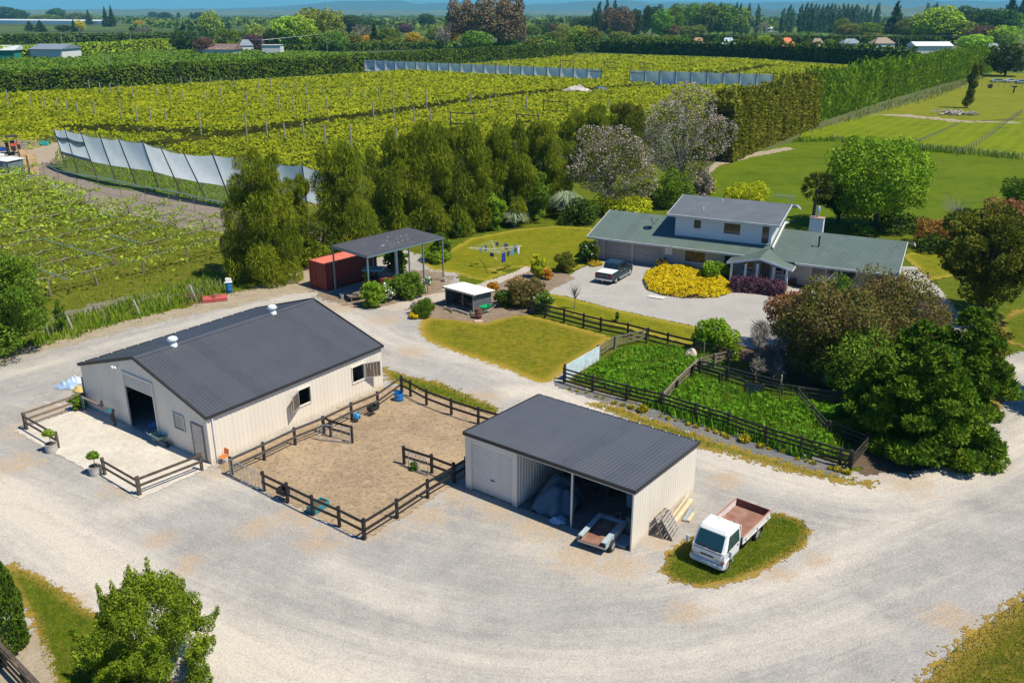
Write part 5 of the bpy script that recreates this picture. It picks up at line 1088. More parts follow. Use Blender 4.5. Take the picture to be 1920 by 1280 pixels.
# ---------------------------------------------------------------- heap under a tarp, boxes and implements inside the shed
def heap(name, label, cat, loc, dims, m, seed, fold=.25, n=58, rz=0, group=None):
    q = np.random.default_rng(seed); ph = q.uniform(0, 6.28, 12); U, W = np.meshgrid(np.linspace(-1, 1, n), np.linspace(-1, 1, n))
    rr = np.sqrt(U ** 2 + W ** 2); an = np.arctan2(W, U); lim = 1 + .12 * np.sin(3 * an + ph[0]) + .08 * np.sin(7 * an + ph[1])
    h = np.clip(1 - (rr / lim) ** 1.7, 0, None) ** .85
    h = h * (1 + .6 * fold * (np.sin(U * 4 + ph[2]) * np.sin(W * 5 + ph[3]) + .5 * np.sin(U * 11 + W * 7 + ph[4])))
    cr_ = .035 * np.sin(an * 9 + ph[5] + rr * 6) * np.clip(1 - rr, 0, 1)
    V = np.stack([U * dims[0] / 2, W * dims[1] / 2, np.clip(h + cr_ * (h > .02), 0.015, None) * dims[2]], -1).reshape(-1, 3)
    keep = (rr < lim * 1.04); idx = np.arange(n * n).reshape(n, n); fq = []
    for j in range(n - 1):
        for i in range(n - 1):
            if keep[j, i] and keep[j + 1, i] and keep[j, i + 1] and keep[j + 1, i + 1]: fq.append((idx[j, i], idx[j, i + 1], idx[j + 1, i + 1], idx[j + 1, i]))
    me = fast_mesh(name, V, np.array(fq), m, True); o = link(name, me); o.location = loc; o.rotation_euler = (0, 0, rz); return tag(o, label, cat, group)
M_TARP = mat('shaded_blue_tarp', (.07, .12, .165), .4, 0, .15, 3); M_TARPB = mat('light_blue_tarp', (.32, .43, .58), .45, 0, .15, 3)  # heap tarp colour darkened to put the shed's inner shade into it
heap('tarp_heap', 'big heap under a grey-blue tarpaulin in the open bay beside the inner wall', 'tarpaulin', loc2(S0, 1.6, 5.1, .06), (3.2, 2.5, 1.45), M_TARP, 3, .22, rz=AX)
heap('tarp_heap', 'pale crumpled plastic at the foot of the shed post', 'plastic', loc2(S0, .1, 4.2, .06), (.9, .8, .22), M_TARPB, 5, .3)
heap('tarp_heap', 'pale blue plastic sheet crumpled on the gravel beside the left barn wall', 'plastic', G(126, 724, .05), (1.6, 1.1, .35), M_TARPB, 6, .4)
heap('tarp_heap', 'second blue plastic bundle against the left barn wall, nearer the corner', 'plastic', G(140, 716, .05), (1.1, .8, .45), mat('pale_tarp', (.55, .63, .75), .5), 8, .4)
heap('feed_sack', 'yellow-tan sack slumped at the left corner of the barn', 'sack', G(148, 733, .05), (.9, .6, .4), mat('yellow_sack', (.60, .42, .14), .8), 9, .2)
heap('tarp_heap', 'bright blue tarpaulin lying just inside the barn roller door', 'tarpaulin', loc2(C0, 1.2, 6.9, .06), (1.5, 1.0, .32), mat('bright_blue_tarp', (.06, .20, .45), .45), 12, .35)
heap('tarp_heap', 'pink and white sack lying in the weeds of the upper pen', 'sack', G(1297, 667, .05), (1.1, .8, .55), mat('pink_sack', (.70, .52, .50), .7, 0, .3, 6), 14, .3)
def simple(name, label, cat, loc, m, f, rz=0, group=None, smooth=False, bevel=0):
    b = MB(); f(b); o = b.build(name, m, None, smooth, None, bevel); o.location = loc; o.rotation_euler = (0, 0, rz); return tag(o, label, cat, group)
def cabinet(b): b.box((0, 0, .55), (.5, .5, 1.1)); b.box((0, 0, 1.12), (.56, .56, .05)); b.box((-.255, 0, .55), (.02, .4, .9))
simple('cabinet', 'upright pale blue cabinet in the dark back of the open shed', 'cabinet', loc2(S0, 3.6, 1.9, .05), M_TRLR, cabinet, AX)
def drumf(b): b.lathe([(.28, 0), (.29, .02), (.285, .28), (.3, .3), (.285, .32), (.285, .58), (.3, .6), (.285, .62), (.285, .86), (.29, .88), (.27, .88), (.26, .84), (.01, .84)], 20)
simple('drum', 'dark blue steel drum at the back of the open bay near the right wall', 'drum', loc2(S0, 3.2, .7, .05), mat('drum_blue', (.05, .12, .2), .5), drumf, 0, None, True)
def mower(b):
    b.box((0, 0, .55), (1.3, .7, .35)); b.box((-.4, 0, .85), (.5, .5, .3)); b.tube([(.3, 0, .7), (.1, 0, 1.2)], .03, 6); b.lathe([(.18, 1.18), (.2, 1.2), (.18, 1.22)], 14, (.05, 0, 0))
    for x in (-.5, .5):
        for y in (-.42, .42): b.lathe([(.15, -.08), (.28, -.08), (.28, .08), (.15, .08)], 16, (x, y, .28), 'y')
simple('ride_on_mower', 'dark ride-on mower shape deep in the shaded shed bay', 'mower', loc2(S0, 4.2, 3.8, .05), mat('mower_dark', (.05, .05, .055), .5), mower, AX, None, False, .02)
def sofa(b): b.box((0, 0, .3), (1.8, .8, .4)); b.box((.0, .35, .7), (1.8, .2, .6)); b.box((-.9, 0, .45), (.2, .8, .5)); b.box((.9, 0, .45), (.2, .8, .5))
simple('crate', 'grey-green wooden box against the right wall inside the shed', 'box', loc2(S0, 1.8, .6, .05), mat('grey_green_box', (.13, .19, .18), .7), lambda b: (b.box((0, 0, .4), (1.2, .8, .8)), b.box((0, 0, .83), (1.26, .86, .05))), AX, None, False, .01)
simple('paving_slab', 'pale blue sheet lying on the ground inside the right corner of the shed', 'sheet', loc2(S0, .45, .75, .06), M_TRLR, lambda b: b.box((0, 0, .03), (1.0, .9, .06)), AX)
# ---------------------------------------------------------------- pallets and timber against the shed end wall
def pallet_parts(root):
    for k in range(7):
        b = MB(); b.box((0, -.5 + k * .167, .06), (1.15, .12, .022)); b.build('slat', mat('grey_pallet_wood', (.33, .30, .28), .85, 0, .25, 5), root)
    for x in (-.52, 0, .52): b = MB(); b.box((x, 0, 0), (.07, 1.15, .095)); b.build('bearer', M_OLDWOOD, root)
    for k in range(3): b = MB(); b.box((0, -.5 + k * .5, -.06), (1.15, .1, .02)); b.build('slat', M_OLDWOOD, root)
for (px, py), tilt, lab, yaw in (((1240, 1000), 66, 'grey pallet leaning nearest the cream wall of the implement shed', 0), ((1252, 1003), 58, 'outer grey slatted pallet leaning on the first beside the implement shed', 8)):
    p = thing('pallet', lab, 'pallet', G(px, py) + Vector((.1, .1, .52)), AX + R(yaw), 'grey pallets leaning on the shed'); p.rotation_euler = (R(tilt), 0, AX + R(yaw)); pallet_parts(p)
def plank(lab, p0, p1, w, h, m, z0, z1):
    a, c = G(*p0), G(*p1); a.z = z0; c.z = z1; b = MB(); b.bar((0, 0, 0), c - a, w, h); o = b.build('timber_length', m); o.location = a; tag(o, lab, 'timber', 'timber lengths beside the shed')
plank('longest pale timber post lying nearest the implement shed wall', (1256, 978), (1290, 938), .1, .1, M_PALEWOOD, .1, .35)
plank('wide pale timber beam lying beside the implement shed, next to the thin one', (1264, 984), (1297, 941), .22, .16, M_PALEWOOD, .1, .15)
plank('grey metal channel lying between the pale timber lengths', (1283, 979), (1297, 955), .2, .14, M_STEEL, .08, .1)
plank('short pale timber block outermost of the pile beside the shed', (1290, 980), (1300, 966), .16, .14, M_PALEWOOD, .08, .1)
# ---------------------------------------------------------------- small things in the yard
M_BLUEP = mat('blue_plastic', (.015, .16, .42), .4, 0, .05); M_TEALP = mat('teal_plastic', (.03, .22, .26), .45, 0, .1)
simple('water_drum', 'bright blue cut-down barrel in the far corner of the dirt yard', 'barrel', G(748, 751), M_BLUEP, lambda b: b.lathe([(.27, 0), (.3, .04), (.3, .18), (.315, .2), (.3, .22), (.3, .42), (.315, .44), (.3, .46), (.3, .6), (.28, .6), (.28, .1), (.01, .1)], 20), 0, None, True)
ball = MB(); bpts = []
ball.lathe([(.02, -.235)] + [(.24 * math.cos(t), .24 * math.sin(t)) for t in [k * math.pi / 10 for k in range(-4, 5)]] + [(.02, .235)], 18)
o = ball.build('horse_ball', mat('cyan_plastic', (.02, .28, .55), .4), None, True); o.location = G(669, 780, .42) ; tag(o, 'bright blue holed play ball hanging by the fence along the barn', 'ball')
hb = MB()
for k in range(12):
    z = 1 - 2 * (k + .5) / 12; a = k * 2.39996; rr = math.sqrt(1 - z * z); c = Vector((math.cos(a) * rr, math.sin(a) * rr, z)); t = c.cross(Vector((.3, .2, 1))).normalized(); u_ = c.cross(t)
    hb.add([c * .243 + (t * math.cos(j * .785) + u_ * math.sin(j * .785)) * .06 for j in range(8)], [tuple(range(8))])
hb.build('holes', M_DARK, o)
def feeder(b): b.box((0, 0, .02), (.5, .3, .04)); [b.box(c, d) for c, d in (((.29, 0, .17), (.04, .42, .3)), ((-.29, 0, .17), (.04, .42, .3)), ((0, .2, .17), (.56, .04, .3)), ((0, -.2, .17), (.56, .04, .3)))]
simple('feed_bin', 'black feed bin hooked on the fence along the barn', 'feed bin', G(699, 769, .35), M_DARK, feeder, AX, 'black feed bins hooked on the rails')
simple('feed_bin', 'black feed bin hooked on the front fence near the closed gate', 'feed bin', G(531, 925, .45), M_DARK, feeder, AX + math.pi / 2, 'black feed bins hooked on the rails')
tq = simple('water_trough', 'teal plastic water trough behind the front rails of the dirt yard', 'trough', G(597, 955), M_TEALP, lambda b: (b.box((0, 0, .05), (1.0, .5, .1)), b.box((.5, 0, .22), (.08, .6, .36)), b.box((-.5, 0, .22), (.08, .6, .36)), b.box((0, .28, .22), (1.0, .06, .34)), b.box((0, -.28, .22), (1.0, .06, .34))), AX + .1, None, False, .02)
b = MB(); b.box((0, 0, .3), (.9, .48, .01)); b.build('water', mat('trough_water', (.13, .10, .05), .15), tq)
def weed(lab, loc, r, h, n, m, cat='weed'): 
    o = leaf_obj('weed_clump', [((0, 0, h * .5), (r, r, h * .55))], n, .12, m); o.location = loc; tag(o, lab, cat); return o
# orange plastic chair
ch = thing('plastic_chair', 'orange plastic chair standing against the barn beside the downpipe', 'chair', G(421, 868), AX + R(-90))
M_OR = mat('orange_plastic', (.72, .16, .015), .4)
b = MB(); b.box((0, 0, .44), (.44, .42, .03)); b.build('seat', M_OR, ch, bevel=.01); b = MB(); b.box((0, .22, .68), (.42, .03, .34), 0, R(-10)); b.build('backrest', M_OR, ch, bevel=.01)
for x in (-.19, .19):
    for y in (-.18, .2): b = MB(); b.tube([(x, y, 0), (x * .95, y * .9, .43 if y < 0 else .6)], .013, 6); b.build('leg', M_STEEL, ch)
# potted trees
def potted(lab, loc, hh, seed, m):
    p = thing('potted_tree', lab, 'potted tree', loc, 0, 'potted trees at the concrete pad')
    b = MB(); b.lathe([(.26, 0), (.30, .03), (.335, .3), (.32, .52), (.335, .55), (.30, .55), (.29, .47), (.01, .47)], 24); po = b.build('pot', mat('stone_pot', (.50, .46, .42), .85, 0, .1, 8), p, True); b = MB(); b.lathe([(.285, .475), (.01, .48)], 16); b.build('soil', mat('potting_soil', (.06, .045, .035), .9), po)
    b = MB(); b.tube([(0, 0, .45), (.02, 0, .45 + hh * .6), (0, .02, .45 + hh)], .022, 6); b.build('trunk', M_OLDWOOD, p)
    leaf_obj('crown', [((0, 0, .5 + hh), (.26, .26, .2)), ((.14, .05, .42 + hh), (.17, .17, .15)), ((-.15, -.04, .44 + hh), (.17, .17, .15))], 420, .10, m, p, 2.0)
M_BAY = leafmat('bay_leaf', (.035, .07, .015), (.10, .16, .03))
potted('left pale pot with a loose spindly standard tree beside the left rail', G(97.8, 847), .75, 1, leafmat('citrus_leaf', (.06, .10, .02), (.17, .21, .05)))
potted('right pale pot with a compact round standard tree at the end of the front rail', G(180.5, 889.5), .72, 2, M_BAY)
# wheelbarrows
def barrow(lab, loc, rz, m):
    w_ = thing('wheelbarrow', lab, 'wheelbarrow', loc, rz, 'wheelbarrows'); b = MB()
    top = [(-.5, -.36), (.5, -.34), (.62, 0), (.5, .34), (-.5, .36)]; bot = [(-.28, -.2), (.25, -.2), (.3, 0), (.25, .2), (-.28, .2)]
    n = 5; vs = [(x, y, .66) for x, y in top] + [(x, y, .36) for x, y in bot] + [(x * .95, y * .95, .66) for x, y in top] + [(x * .95, y * .95, .38) for x, y in bot]
    b.add(vs, [(i, (i + 1) % n, n + (i + 1) % n, n + i) for i in range(n)] + [(9, 8, 7, 6, 5)] + [(2 * n + (i + 1) % n, 2 * n + i, 3 * n + i, 3 * n + (i + 1) % n) for i in range(n)] + [(15, 16, 17, 18, 19)] + [(i, 2 * n + i, 2 * n + (i + 1) % n, (i + 1) % n) for i in range(n)]); b.build('tray', m, w_)
    b = MB()
    for s in (-1, 1): b.tube([(-1.0, s * .3, .68), (-.4, s * .26, .36), (.75, s * .08, .2)], .018, 6); b.tube([(-.35, s * .24, .36), (-.4, s * .27, 0), (-.2, s * .2, .36)], .015, 6)
    b.build('frame', M_STEEL, w_)
    b = MB(); b.lathe([(.1, -.05), (.19, -.05), (.2, 0), (.19, .05), (.1, .05)], 18, (.72, 0, .2), 'y'); b.build('wheel', M_TYRE, w_, True)
    for s in (-1, 1): b = MB(); b.tube([(-1.0, s * .3, .68), (-.86, s * .295, .62)], .025, 6); b.build('grip', M_DARK, w_)
barrow('grey-green wheelbarrow standing on the concrete beside the roller door', G(301, 832), R(-38), mat('grey_green_tray', (.20, .28, .24), .5))
barrow('bright green wheelbarrow by the firewood lean-to', G(911, 587), R(225), mat('bright_green_tray', (.0, .30, .10), .4))
# hoses, hanging gear on the tie-up rail
def coil(lab, loc, rz, m, r=.28, n=5, cat='hose', hang=.55, nm='garden_hose'):
    b = MB(); pts = []
    for k in range(n * 16 + 1): a = k * math.pi / 8; rr = r + .03 * math.sin(k * .7); pts.append((math.cos(a) * rr * .55, .02 * math.sin(k * .37), math.sin(a) * rr * 1.3))
    b.tube(pts, .022, 5); o = b.build(nm, m, None, True); o.location = loc; o.rotation_euler = (0, 0, rz); tag(o, lab, cat)
M_HOSE = mat('green_hose', (.05, .26, .17), .5)
coil('coiled green hose hanging on the tie-up rail near the left barn corner', loc2(C0, -.62, 12.4, .75), AX + math.pi / 2, M_HOSE)
coil('small red coil hanging on the gable wall below the tie-up rail', loc2(C0, -.06, 11.2, .72), AX + math.pi / 2, mat('red_hose', (.30, .06, .04), .5), .14, 3, 'coil', nm='rope_coil')
coil('tangle of dark halters hanging at the door end of the tie-up rail', loc2(C0, -.62, 9.1, .6), AX + math.pi / 2, M_DARK, .2, 3, 'halters', nm='halter')
heap('hose_tangle', 'small teal and cream bundle draped over the door end of the tie-up rail', 'cloth', loc2(C0, -.55, 9.2, .98), (.5, .3, .2), M_TEALP, 21, .4)
b = MB(); b.tube([(math.cos(t) * (.5 + .05 * t), math.sin(t) * .5, .02) for t in [k * .3 for k in range(20)]], .02, 5); o = b.build('garden_hose', mat('pale_hose', (.55, .5, .42), .6)); o.location = G(148, 775); tag(o, 'pale hose looped on the concrete near the flower clump', 'hose')
b = MB(); b.bar((0, 0, .04), G(140, 765) - G(82, 755), .06, .06); o = b.build('pipe_length', M_WHITE); o.location = G(82, 755); tag(o, 'white plastic pipe lying beyond the left pad rail', 'pipe')
b = MB(); b.box((0, 0, 1.0), (.5, .16, 2.0)); o = b.build('board_stack', mat('blue_grey_boards', (.13, .22, .29), .6), None, False, None, .02); o.location = loc2(C0, .25, 13.45); o.rotation_euler = (R(4), 0, AX); tag(o, 'blue-grey sheets leaning on the left wall of the barn at its corner', 'boards')
# rusty incinerator drum, brick, firewood
simple('burner_drum', 'rusty upright drum in front of the firewood lean-to', 'drum', G(897, 597), mat('rust_drum', (.15, .055, .04), .85, 0, .3, 4), drumf, 0, None, True)
simple('paving_block', 'flat pinkish paving block at the edge of the front lawn', 'block', G(897, 603), mat('pink_block', (.55, .36, .27), .9), lambda b: b.box((0, 0, .05), (.7, .45, .1)), .3, None, False, .01)
for i in range(16):
    px, py = rnd.uniform(838, 885), rnd.uniform(577, 592); g = G(px, py); b = MB(); L = rnd.uniform(.5, 1.5); a = rnd.uniform(-.6, .6) + lrz
    b.tube([(-math.cos(a) * L / 2, -math.sin(a) * L / 2, .1), (math.cos(a) * L / 2, math.sin(a) * L / 2, .1 + rnd.uniform(0, .12))], rnd.uniform(.05, .11), 7); o = b.build('firewood_log', M_OLDWOOD if i % 3 else mat('grey_log', (.30, .28, .26), .9)); o.location = g; tag(o, 'rough firewood length scattered in front of the firewood lean-to', 'firewood', 'firewood lengths at the lean-to')
for i in range(14):
    b = MB(); x, y = rnd.uniform(.4, LL - .5), rnd.uniform(.5, 1.9); b.tube([(-.4, 0, 0), (.4, rnd.uniform(-.1, .1), 0)], rnd.uniform(.08, .14), 7); o = b.build('firewood_log', M_OLDWOOD); o.location = L0 + Vector((math.cos(lrz), math.sin(lrz), 0)) * x + Vector((-math.sin(lrz), math.cos(lrz), 0)) * y + Vector((0, 0, rnd.uniform(.12, .5))); o.rotation_euler = (0, 0, lrz + rnd.uniform(-.3, .3)); tag(o, 'stacked firewood log in the shade under the firewood lean-to', 'firewood', 'firewood stacked inside the lean-to')
# red mower deck, rusty frame, blue drum by the left track
md = thing('topper_mower', 'faded red tractor mower deck lying beside the left track', 'mower', G(403, 563), R(20)); M_REDP = mat('faded_red_paint', (.52, .10, .08), .6, 0, .15, 2)
b = MB(); b.box((0, 0, .25), (2.1, 1.3, .1)); b.box((0, .62, .18), (2.1, .06, .24)); b.box((0, -.62, .18), (2.1, .06, .24)); b.build('deck', M_REDP, md, bevel=.02)
b = MB(); b.box((0, 0, .42), (.35, .3, .25)); b.tube([(-.5, .2, .3), (0, 0, .85), (.5, .2, .3)], .03, 6); b.tube([(0, 0, .85), (0, -.5, .35)], .03, 6); b.build('hitch', M_RUST, md)
cg = thing('steel_crate', 'rusty open steel frame standing beside the red mower deck', 'frame', G(366, 568), R(15)); b = MB()
for z in (.05, .75):
    for y in (-.4, .4): b.bar((-.7, y, z), (.7, y, z), .05, .05)
    for x in (-.7, .7): b.bar((x, -.4, z), (x, .4, z), .05, .05)
b.build('frame', M_RUST, cg)
for x in (-.7, -.23, .23, .7):
    for y in (-.4, .4): b = MB(); b.bar((x, y, .05), (x, y, .75), .045, .045, (1, 0, 0)); b.build('upright', M_RUST, cg)
dr = simple('blue_drum', 'blue drum with a white machine part on top beside the first dark tree', 'drum', G(430, 548), M_BLUEP, drumf, 0, None, True)
simple('machine_part', 'white motor unit sitting on the blue drum', 'motor', G(430, 548) + Vector((0, 0, .88)), M_WHITE, lambda b: (b.box((0, 0, .1), (.7, .4, .08)), b.box((-.05, 0, .3), (.35, .3, .34)), b.lathe([(.1, .14), (.1, .45), (.02, .47)], 10, (.2, 0, 0))), .3, None, False, .02)
# ---------------------------------------------------------------- clothesline
cl = thing('clothesline', 'rotary clothesline with pale arms standing on the back lawn', 'clothesline', G(929, 503), 0)
b = MB(); b.tube([(0, 0, 0), (0, 0, 2.05)], .03, 8); b.build('pole', M_STEEL, cl)
b = MB(); b.box((.05, 0, 1.0), (.12, .12, .2)); b.build('winder', M_WHITE, cl)
tips = [Vector((2.65 * math.cos(a), 2.65 * math.sin(a), 2.2)) for a in (R(10), R(100), R(190), R(280))]
for t in tips: b = MB(); b.tube([(0, 0, 2.0), t], .025, 6); b.tube([(0, 0, 1.6), t * .45 + Vector((0, 0, 1.15))], .015, 5); b.build('arm', mat('pale_arm', (.62, .66, .62), .4), cl)
b = MB()
for f in (.5, .75, .98):
    q = [Vector((t.x * f, t.y * f, 2.0 + .2 * f)) for t in tips]
    for i in range(4): b.tube([q[i], (q[i] + q[(i + 1) % 4]) / 2 - Vector((0, 0, .05)), q[(i + 1) % 4]], .006, 4)
b.build('lines', M_WHITE, cl)
CLO = [(.98, 3, .18, .95, (.01, .03, .26), 'royal blue long towel'), (.98, 3, .4, .5, (.05, .05, .06), 'dark grey top'), (.98, 3, .56, .55, (.05, .30, .55), 'bright blue shirt'), (.98, 3, .74, .4, (.03, .05, .12), 'navy socks and smalls'), (.98, 3, .88, .7, (.55, .60, .72), 'pale blue towel'), (.98, 0, .2, .5, (.35, .42, .55), 'grey-blue shirt'), (.98, 0, .5, .6, (.18, .22, .42), 'violet-blue shirt'), (.98, 0, .8, .4, (.06, .10, .16), 'dark slate top'), (.75, 1, .4, .6, (.03, .07, .13), 'dark navy sheet on the inner line'), (.75, 1, .7, .5, (.06, .11, .16), 'slate garment on the far line'), (.98, 2, .75, .4, (.05, .09, .1), 'dark green garment near the left arm')]
for k, (f, i, u, hh, c, lab) in enumerate(CLO):
    a, d = Vector((tips[i].x * f, tips[i].y * f, 0)), Vector((tips[(i + 1) % 4].x * f, tips[(i + 1) % 4].y * f, 0)); p = a + (d - a) * u; dv_ = (d - a).normalized(); w2 = .2 if k % 3 else .26; b = MB(); nn = 6; vs = []; zt = 2.0 + .2 * f - .05
    nv_ = Vector((-dv_.y, dv_.x, 0))
    for t in (0, .012):
        for j in range(3):
            for m_ in range(nn + 1): s = m_ / nn * 2 - 1; vs.append(p + dv_ * (s * w2) + nv_ * (.03 * math.sin(s * 5 + k) * (j + .3) + t) + Vector((0, 0, zt - hh * j / 2)))
    W = nn + 1; fs = [(t * 3 * W + j * W + m_, t * 3 * W + j * W + m_ + 1, t * 3 * W + (j + 1) * W + m_ + 1, t * 3 * W + (j + 1) * W + m_) for t in (0, 1) for j in range(2) for m_ in range(nn)]
    b.add(vs, fs); o = b.build('washing', mat('washing_%d' % k, c, .9), None, True); o.location = G(929, 503); tag(o, lab + ' pegged on the rotary clothesline', 'washing', 'washing on the clothesline')
# ---------------------------------------------------------------- tractors and bins
def tractor(name, lab, loc, rz, body, canopy, sc=1.0, loader=False):
    t = thing(name, lab, 'tractor', loc, rz); t.scale = (sc, sc, sc)
    b = MB(); b.extrude([(.55, .62), (1.9, .62), (1.95, .8), (1.92, 1.22), (1.6, 1.3), (.55, 1.36)], -.3, .3, 'y'); b.build('bonnet', body, t, bevel=.04)
    b = MB(); b.box((1.955, 0, .95), (.02, .46, .4)); b.build('grille', M_DARK, t)
    b = MB(); b.box((.2, 0, .72), (1.0, .4, .4)); b.box((.9, 0, .55), (1.6, .32, .2)); b.build('chassis', M_DARK, t)
    b = MB(); b.box((-.15, 0, 1.05), (.5, .5, .12)); b.box((-.4, 0, 1.3), (.1, .5, .5)); b.build('seat', M_DARK, t, bevel=.03)
    b = MB(); b.tube([(.55, 0, 1.3), (.32, 0, 1.5)], .025, 6); b.lathe([(.17, -.01), (.19, .0), (.17, .01)], 14, (.32, 0, 1.5)); b.build('steering_wheel', M_DARK, t)
    for s in (-1, 1):
        wheel(t, -.2, s * .62, .62, .36, body); wheel(t, 1.55, s * .55, .38, .22, body)
        b = MB(); b.extrude([(-.75, 1.15), (-.5, 1.34), (.15, 1.34), (.4, 1.12), (.4, 1.08), (.12, 1.29), (-.5, 1.29), (-.72, 1.12)], s * .45, s * .82, 'y'); b.build('mudguard', body, t)
    b = MB(); b.tube([(1.3, .2, 1.25), (1.3, .2, 1.9)], .035, 6); b.build('exhaust', M_DARK, t)
    for s in (-1, 1):
        b = MB(); b.tube([(-.5, s * .5, 1.2), (-.5, s * .5, 2.15)], .03, 6); b.build('canopy_post', M_DARK, t)
        b = MB(); b.tube([(.5, s * .5, 1.1), (.5, s * .5, 2.15)], .03, 6); b.build('canopy_post', M_DARK, t)
    b = MB(); b.ribsheet((-.85, -.72, 2.16), (1, 0, 0), (0, 1, 0), 1.75, 1.44, .3, .04, .06); b.build('canopy', canopy, t)
    return t
tractor('tractor', 'old red tractor with a pale blue canopy parked under the carport', G(702, 548), R(-5), mat('old_tractor_red', (.22, .035, .03), .5), mat('pale_blue_canopy', (.16, .38, .48), .5), 1.05)
tractor('tractor', 'red tractor with a dark canopy parked beside the fruit bins at the far left', G(27, 288), R(-60), mat('tractor_red', (.42, .06, .035), .5), M_DARK, 1.45)
M_BIN = mat('pine_bin', (.62, .42, .22), .8, 0, .15, 3)
def bins(px, py, n, lab, hz=.75):
    g = G(px, py)
    for k in range(n):
        b = MB()
        for z in (.12, .3, .48, .66):
            for s in (-1, 1): b.box((0, s * .6, z), (1.24, .03, .16)); b.box((s * .6, 0, z), (.03, 1.2, .16))
        for x in (-.57, .57):
            for y in (-.57, .57): b.box((x, y, .37), (.07, .07, .74))
        b.box((0, 0, .06), (1.2, 1.2, .04)); o = b.build('fruit_bin', M_BIN); o.location = g + Vector((0, 0, k * hz)); o.rotation_euler = (0, 0, R(-50) + rnd.uniform(-.05, .05))
        tag(o, '%s fruit bin in the %s' % (('bottom', 'second', 'third', 'fourth', 'top')[k if k < n - 1 else 4], lab), 'bin', 'pine fruit bins at the far left')
bins(49, 316, 4, 'taller back stack of pine bins beside the grey shed'); bins(64, 326, 4, 'front right stack of pine bins beside the grey shed')
gs = thing('pump_shed', 'small grey flat-roofed hut at the left edge beside the pine bins', 'hut', G(20, 322), R(-30)); b = MB(); b.box((0, 0, .95), (3.6, 2.6, 1.9)); b.build('wall', mat('blue_grey_wall', (.15, .20, .22), .7), gs); b = MB(); b.ribsheet((-2.0, -1.5, 1.95), (1, 0, 0), (0, 3, .15), 4.0, 3.0, .25, .03); b.build('roof', mat('pale_iron_roof', (.56, .60, .62), .5), gs); b = MB(); b.box((1.0, -1.32, .8), (.8, .04, 1.6)); b.build('door', M_TRLR, gs)
simple('white_tank', 'white square tank behind the grey hut at the left edge', 'tank', G(2, 306), M_WHITE, lambda b: (b.box((0, 0, .75), (1.4, 1.4, 1.5)), b.lathe([(.2, 1.5), (.2, 1.6), (.02, 1.62)], 12)), .4, None, False, .05)
simple('spray_tank', 'turquoise plastic tub standing on the bare ground near the vines', 'tub', G(83, 273), mat('turquoise_plastic', (.03, .40, .42), .4), lambda b: (b.box((0, 0, .1), (1.5, .8, .2)), b.box((.75, 0, .45), (.08, .9, .6)), b.box((-.75, 0, .45), (.08, .9, .6)), b.box((0, .42, .45), (1.5, .08, .6)), b.box((0, -.42, .45), (1.5, .08, .6))), R(10), None, False, .04)
simple('blue_bin', 'dark blue plastic crate on the ground left of the red tractor', 'crate', G(5, 283), mat('navy_crate', (.02, .06, .3), .5), lambda b: (b.box((0, 0, .3), (1.6, 1.1, .6)), b.box((0, 0, .62), (1.68, 1.18, .05))), R(-50), None, False, .02)
simple('iron_stack', 'flat stack of grey iron sheets behind the red tractor', 'iron sheets', G(46, 272), M_STEEL, lambda b: [b.box((.05 * (k % 2), .04 * k, .05 + k * .06), (2.6, 1.1, .05)) for k in range(4)], R(10))
def logs(lab, px, py, n, L, r, m, sp=1.0, nm='fallen_branch'):
    g = G(px, py); b = MB()
    for k in range(n):
        a = rnd.uniform(0, 3.14); c = Vector((rnd.gauss(0, sp), rnd.gauss(0, sp * .6), 0)); l = L * rnd.uniform(.5, 1); z = rnd.uniform(.1, .5)
        b.tube([c + Vector((-math.cos(a) * l / 2, -math.sin(a) * l / 2, z)), c + Vector((math.cos(a) * l / 2, math.sin(a) * l / 2, z + rnd.uniform(0, .7)))], [r, r * .5], 6)
    o = b.build(nm, m); o.location = g; return o
tag(logs('', 97, 312, 9, 2.2, .1, M_OLDWOOD, 1.2, 'timber_heap'), 'heap of old timber beside the foot of the leaning windbreak', 'timber heap', None, 'stuff')
tag(logs('', 1793, 215, 40, 5.0, .2, mat('bleached_wood', (.36, .31, .28), .9), 1.9, 'log_pile'), 'pile of bleached felled branches in the dry paddock', 'log pile', None, 'stuff')
# planter pot, bucket, bollards, concrete lids
simple('bucket', 'pale bucket beside the near left carport post', 'bucket', G(642, 560), mat('pale_bucket', (.45, .44, .42), .6), lambda b: b.lathe([(.16, 0), (.2, .42), (.19, .42), (.15, .03), (.01, .03)], 14), 0, None, True)
simple('bucket', 'cream tub at the foot of the far right carport post', 'bucket', G(834, 528), mat('cream_tub', (.62, .56, .46), .6), lambda b: b.lathe([(.2, 0), (.26, .36), (.25, .36), (.19, .03), (.01, .03)], 14), 0, None, True)
simple('stone_pot', 'small terracotta urn at the right end of the purple hedge', 'urn', G(1470, 551), mat('terracotta', (.42, .25, .17), .85), lambda b: b.lathe([(.16, 0), (.2, .1), (.12, .2), (.26, .5), (.3, .8), (.25, .82), (.2, .6), (.01, .6)], 16), 0, None, True)
simple('drain_cover', 'round pale drain cover set in the asphalt drive', 'drain cover', G(1441, 576, .065), mat('pale_concrete', (.58, .55, .51), .9), lambda b: b.lathe([(.45, 0), (.45, .03), (.42, .035), (.01, .035)], 20))
simple('drain_cover', 'flat pale concrete lid beside the yellow island bed', 'drain cover', G(1231, 557, .065), MATS['pale_concrete'], lambda b: b.box((0, 0, .02), (1.5, .7, .04)), R(-27), None, False, .01)
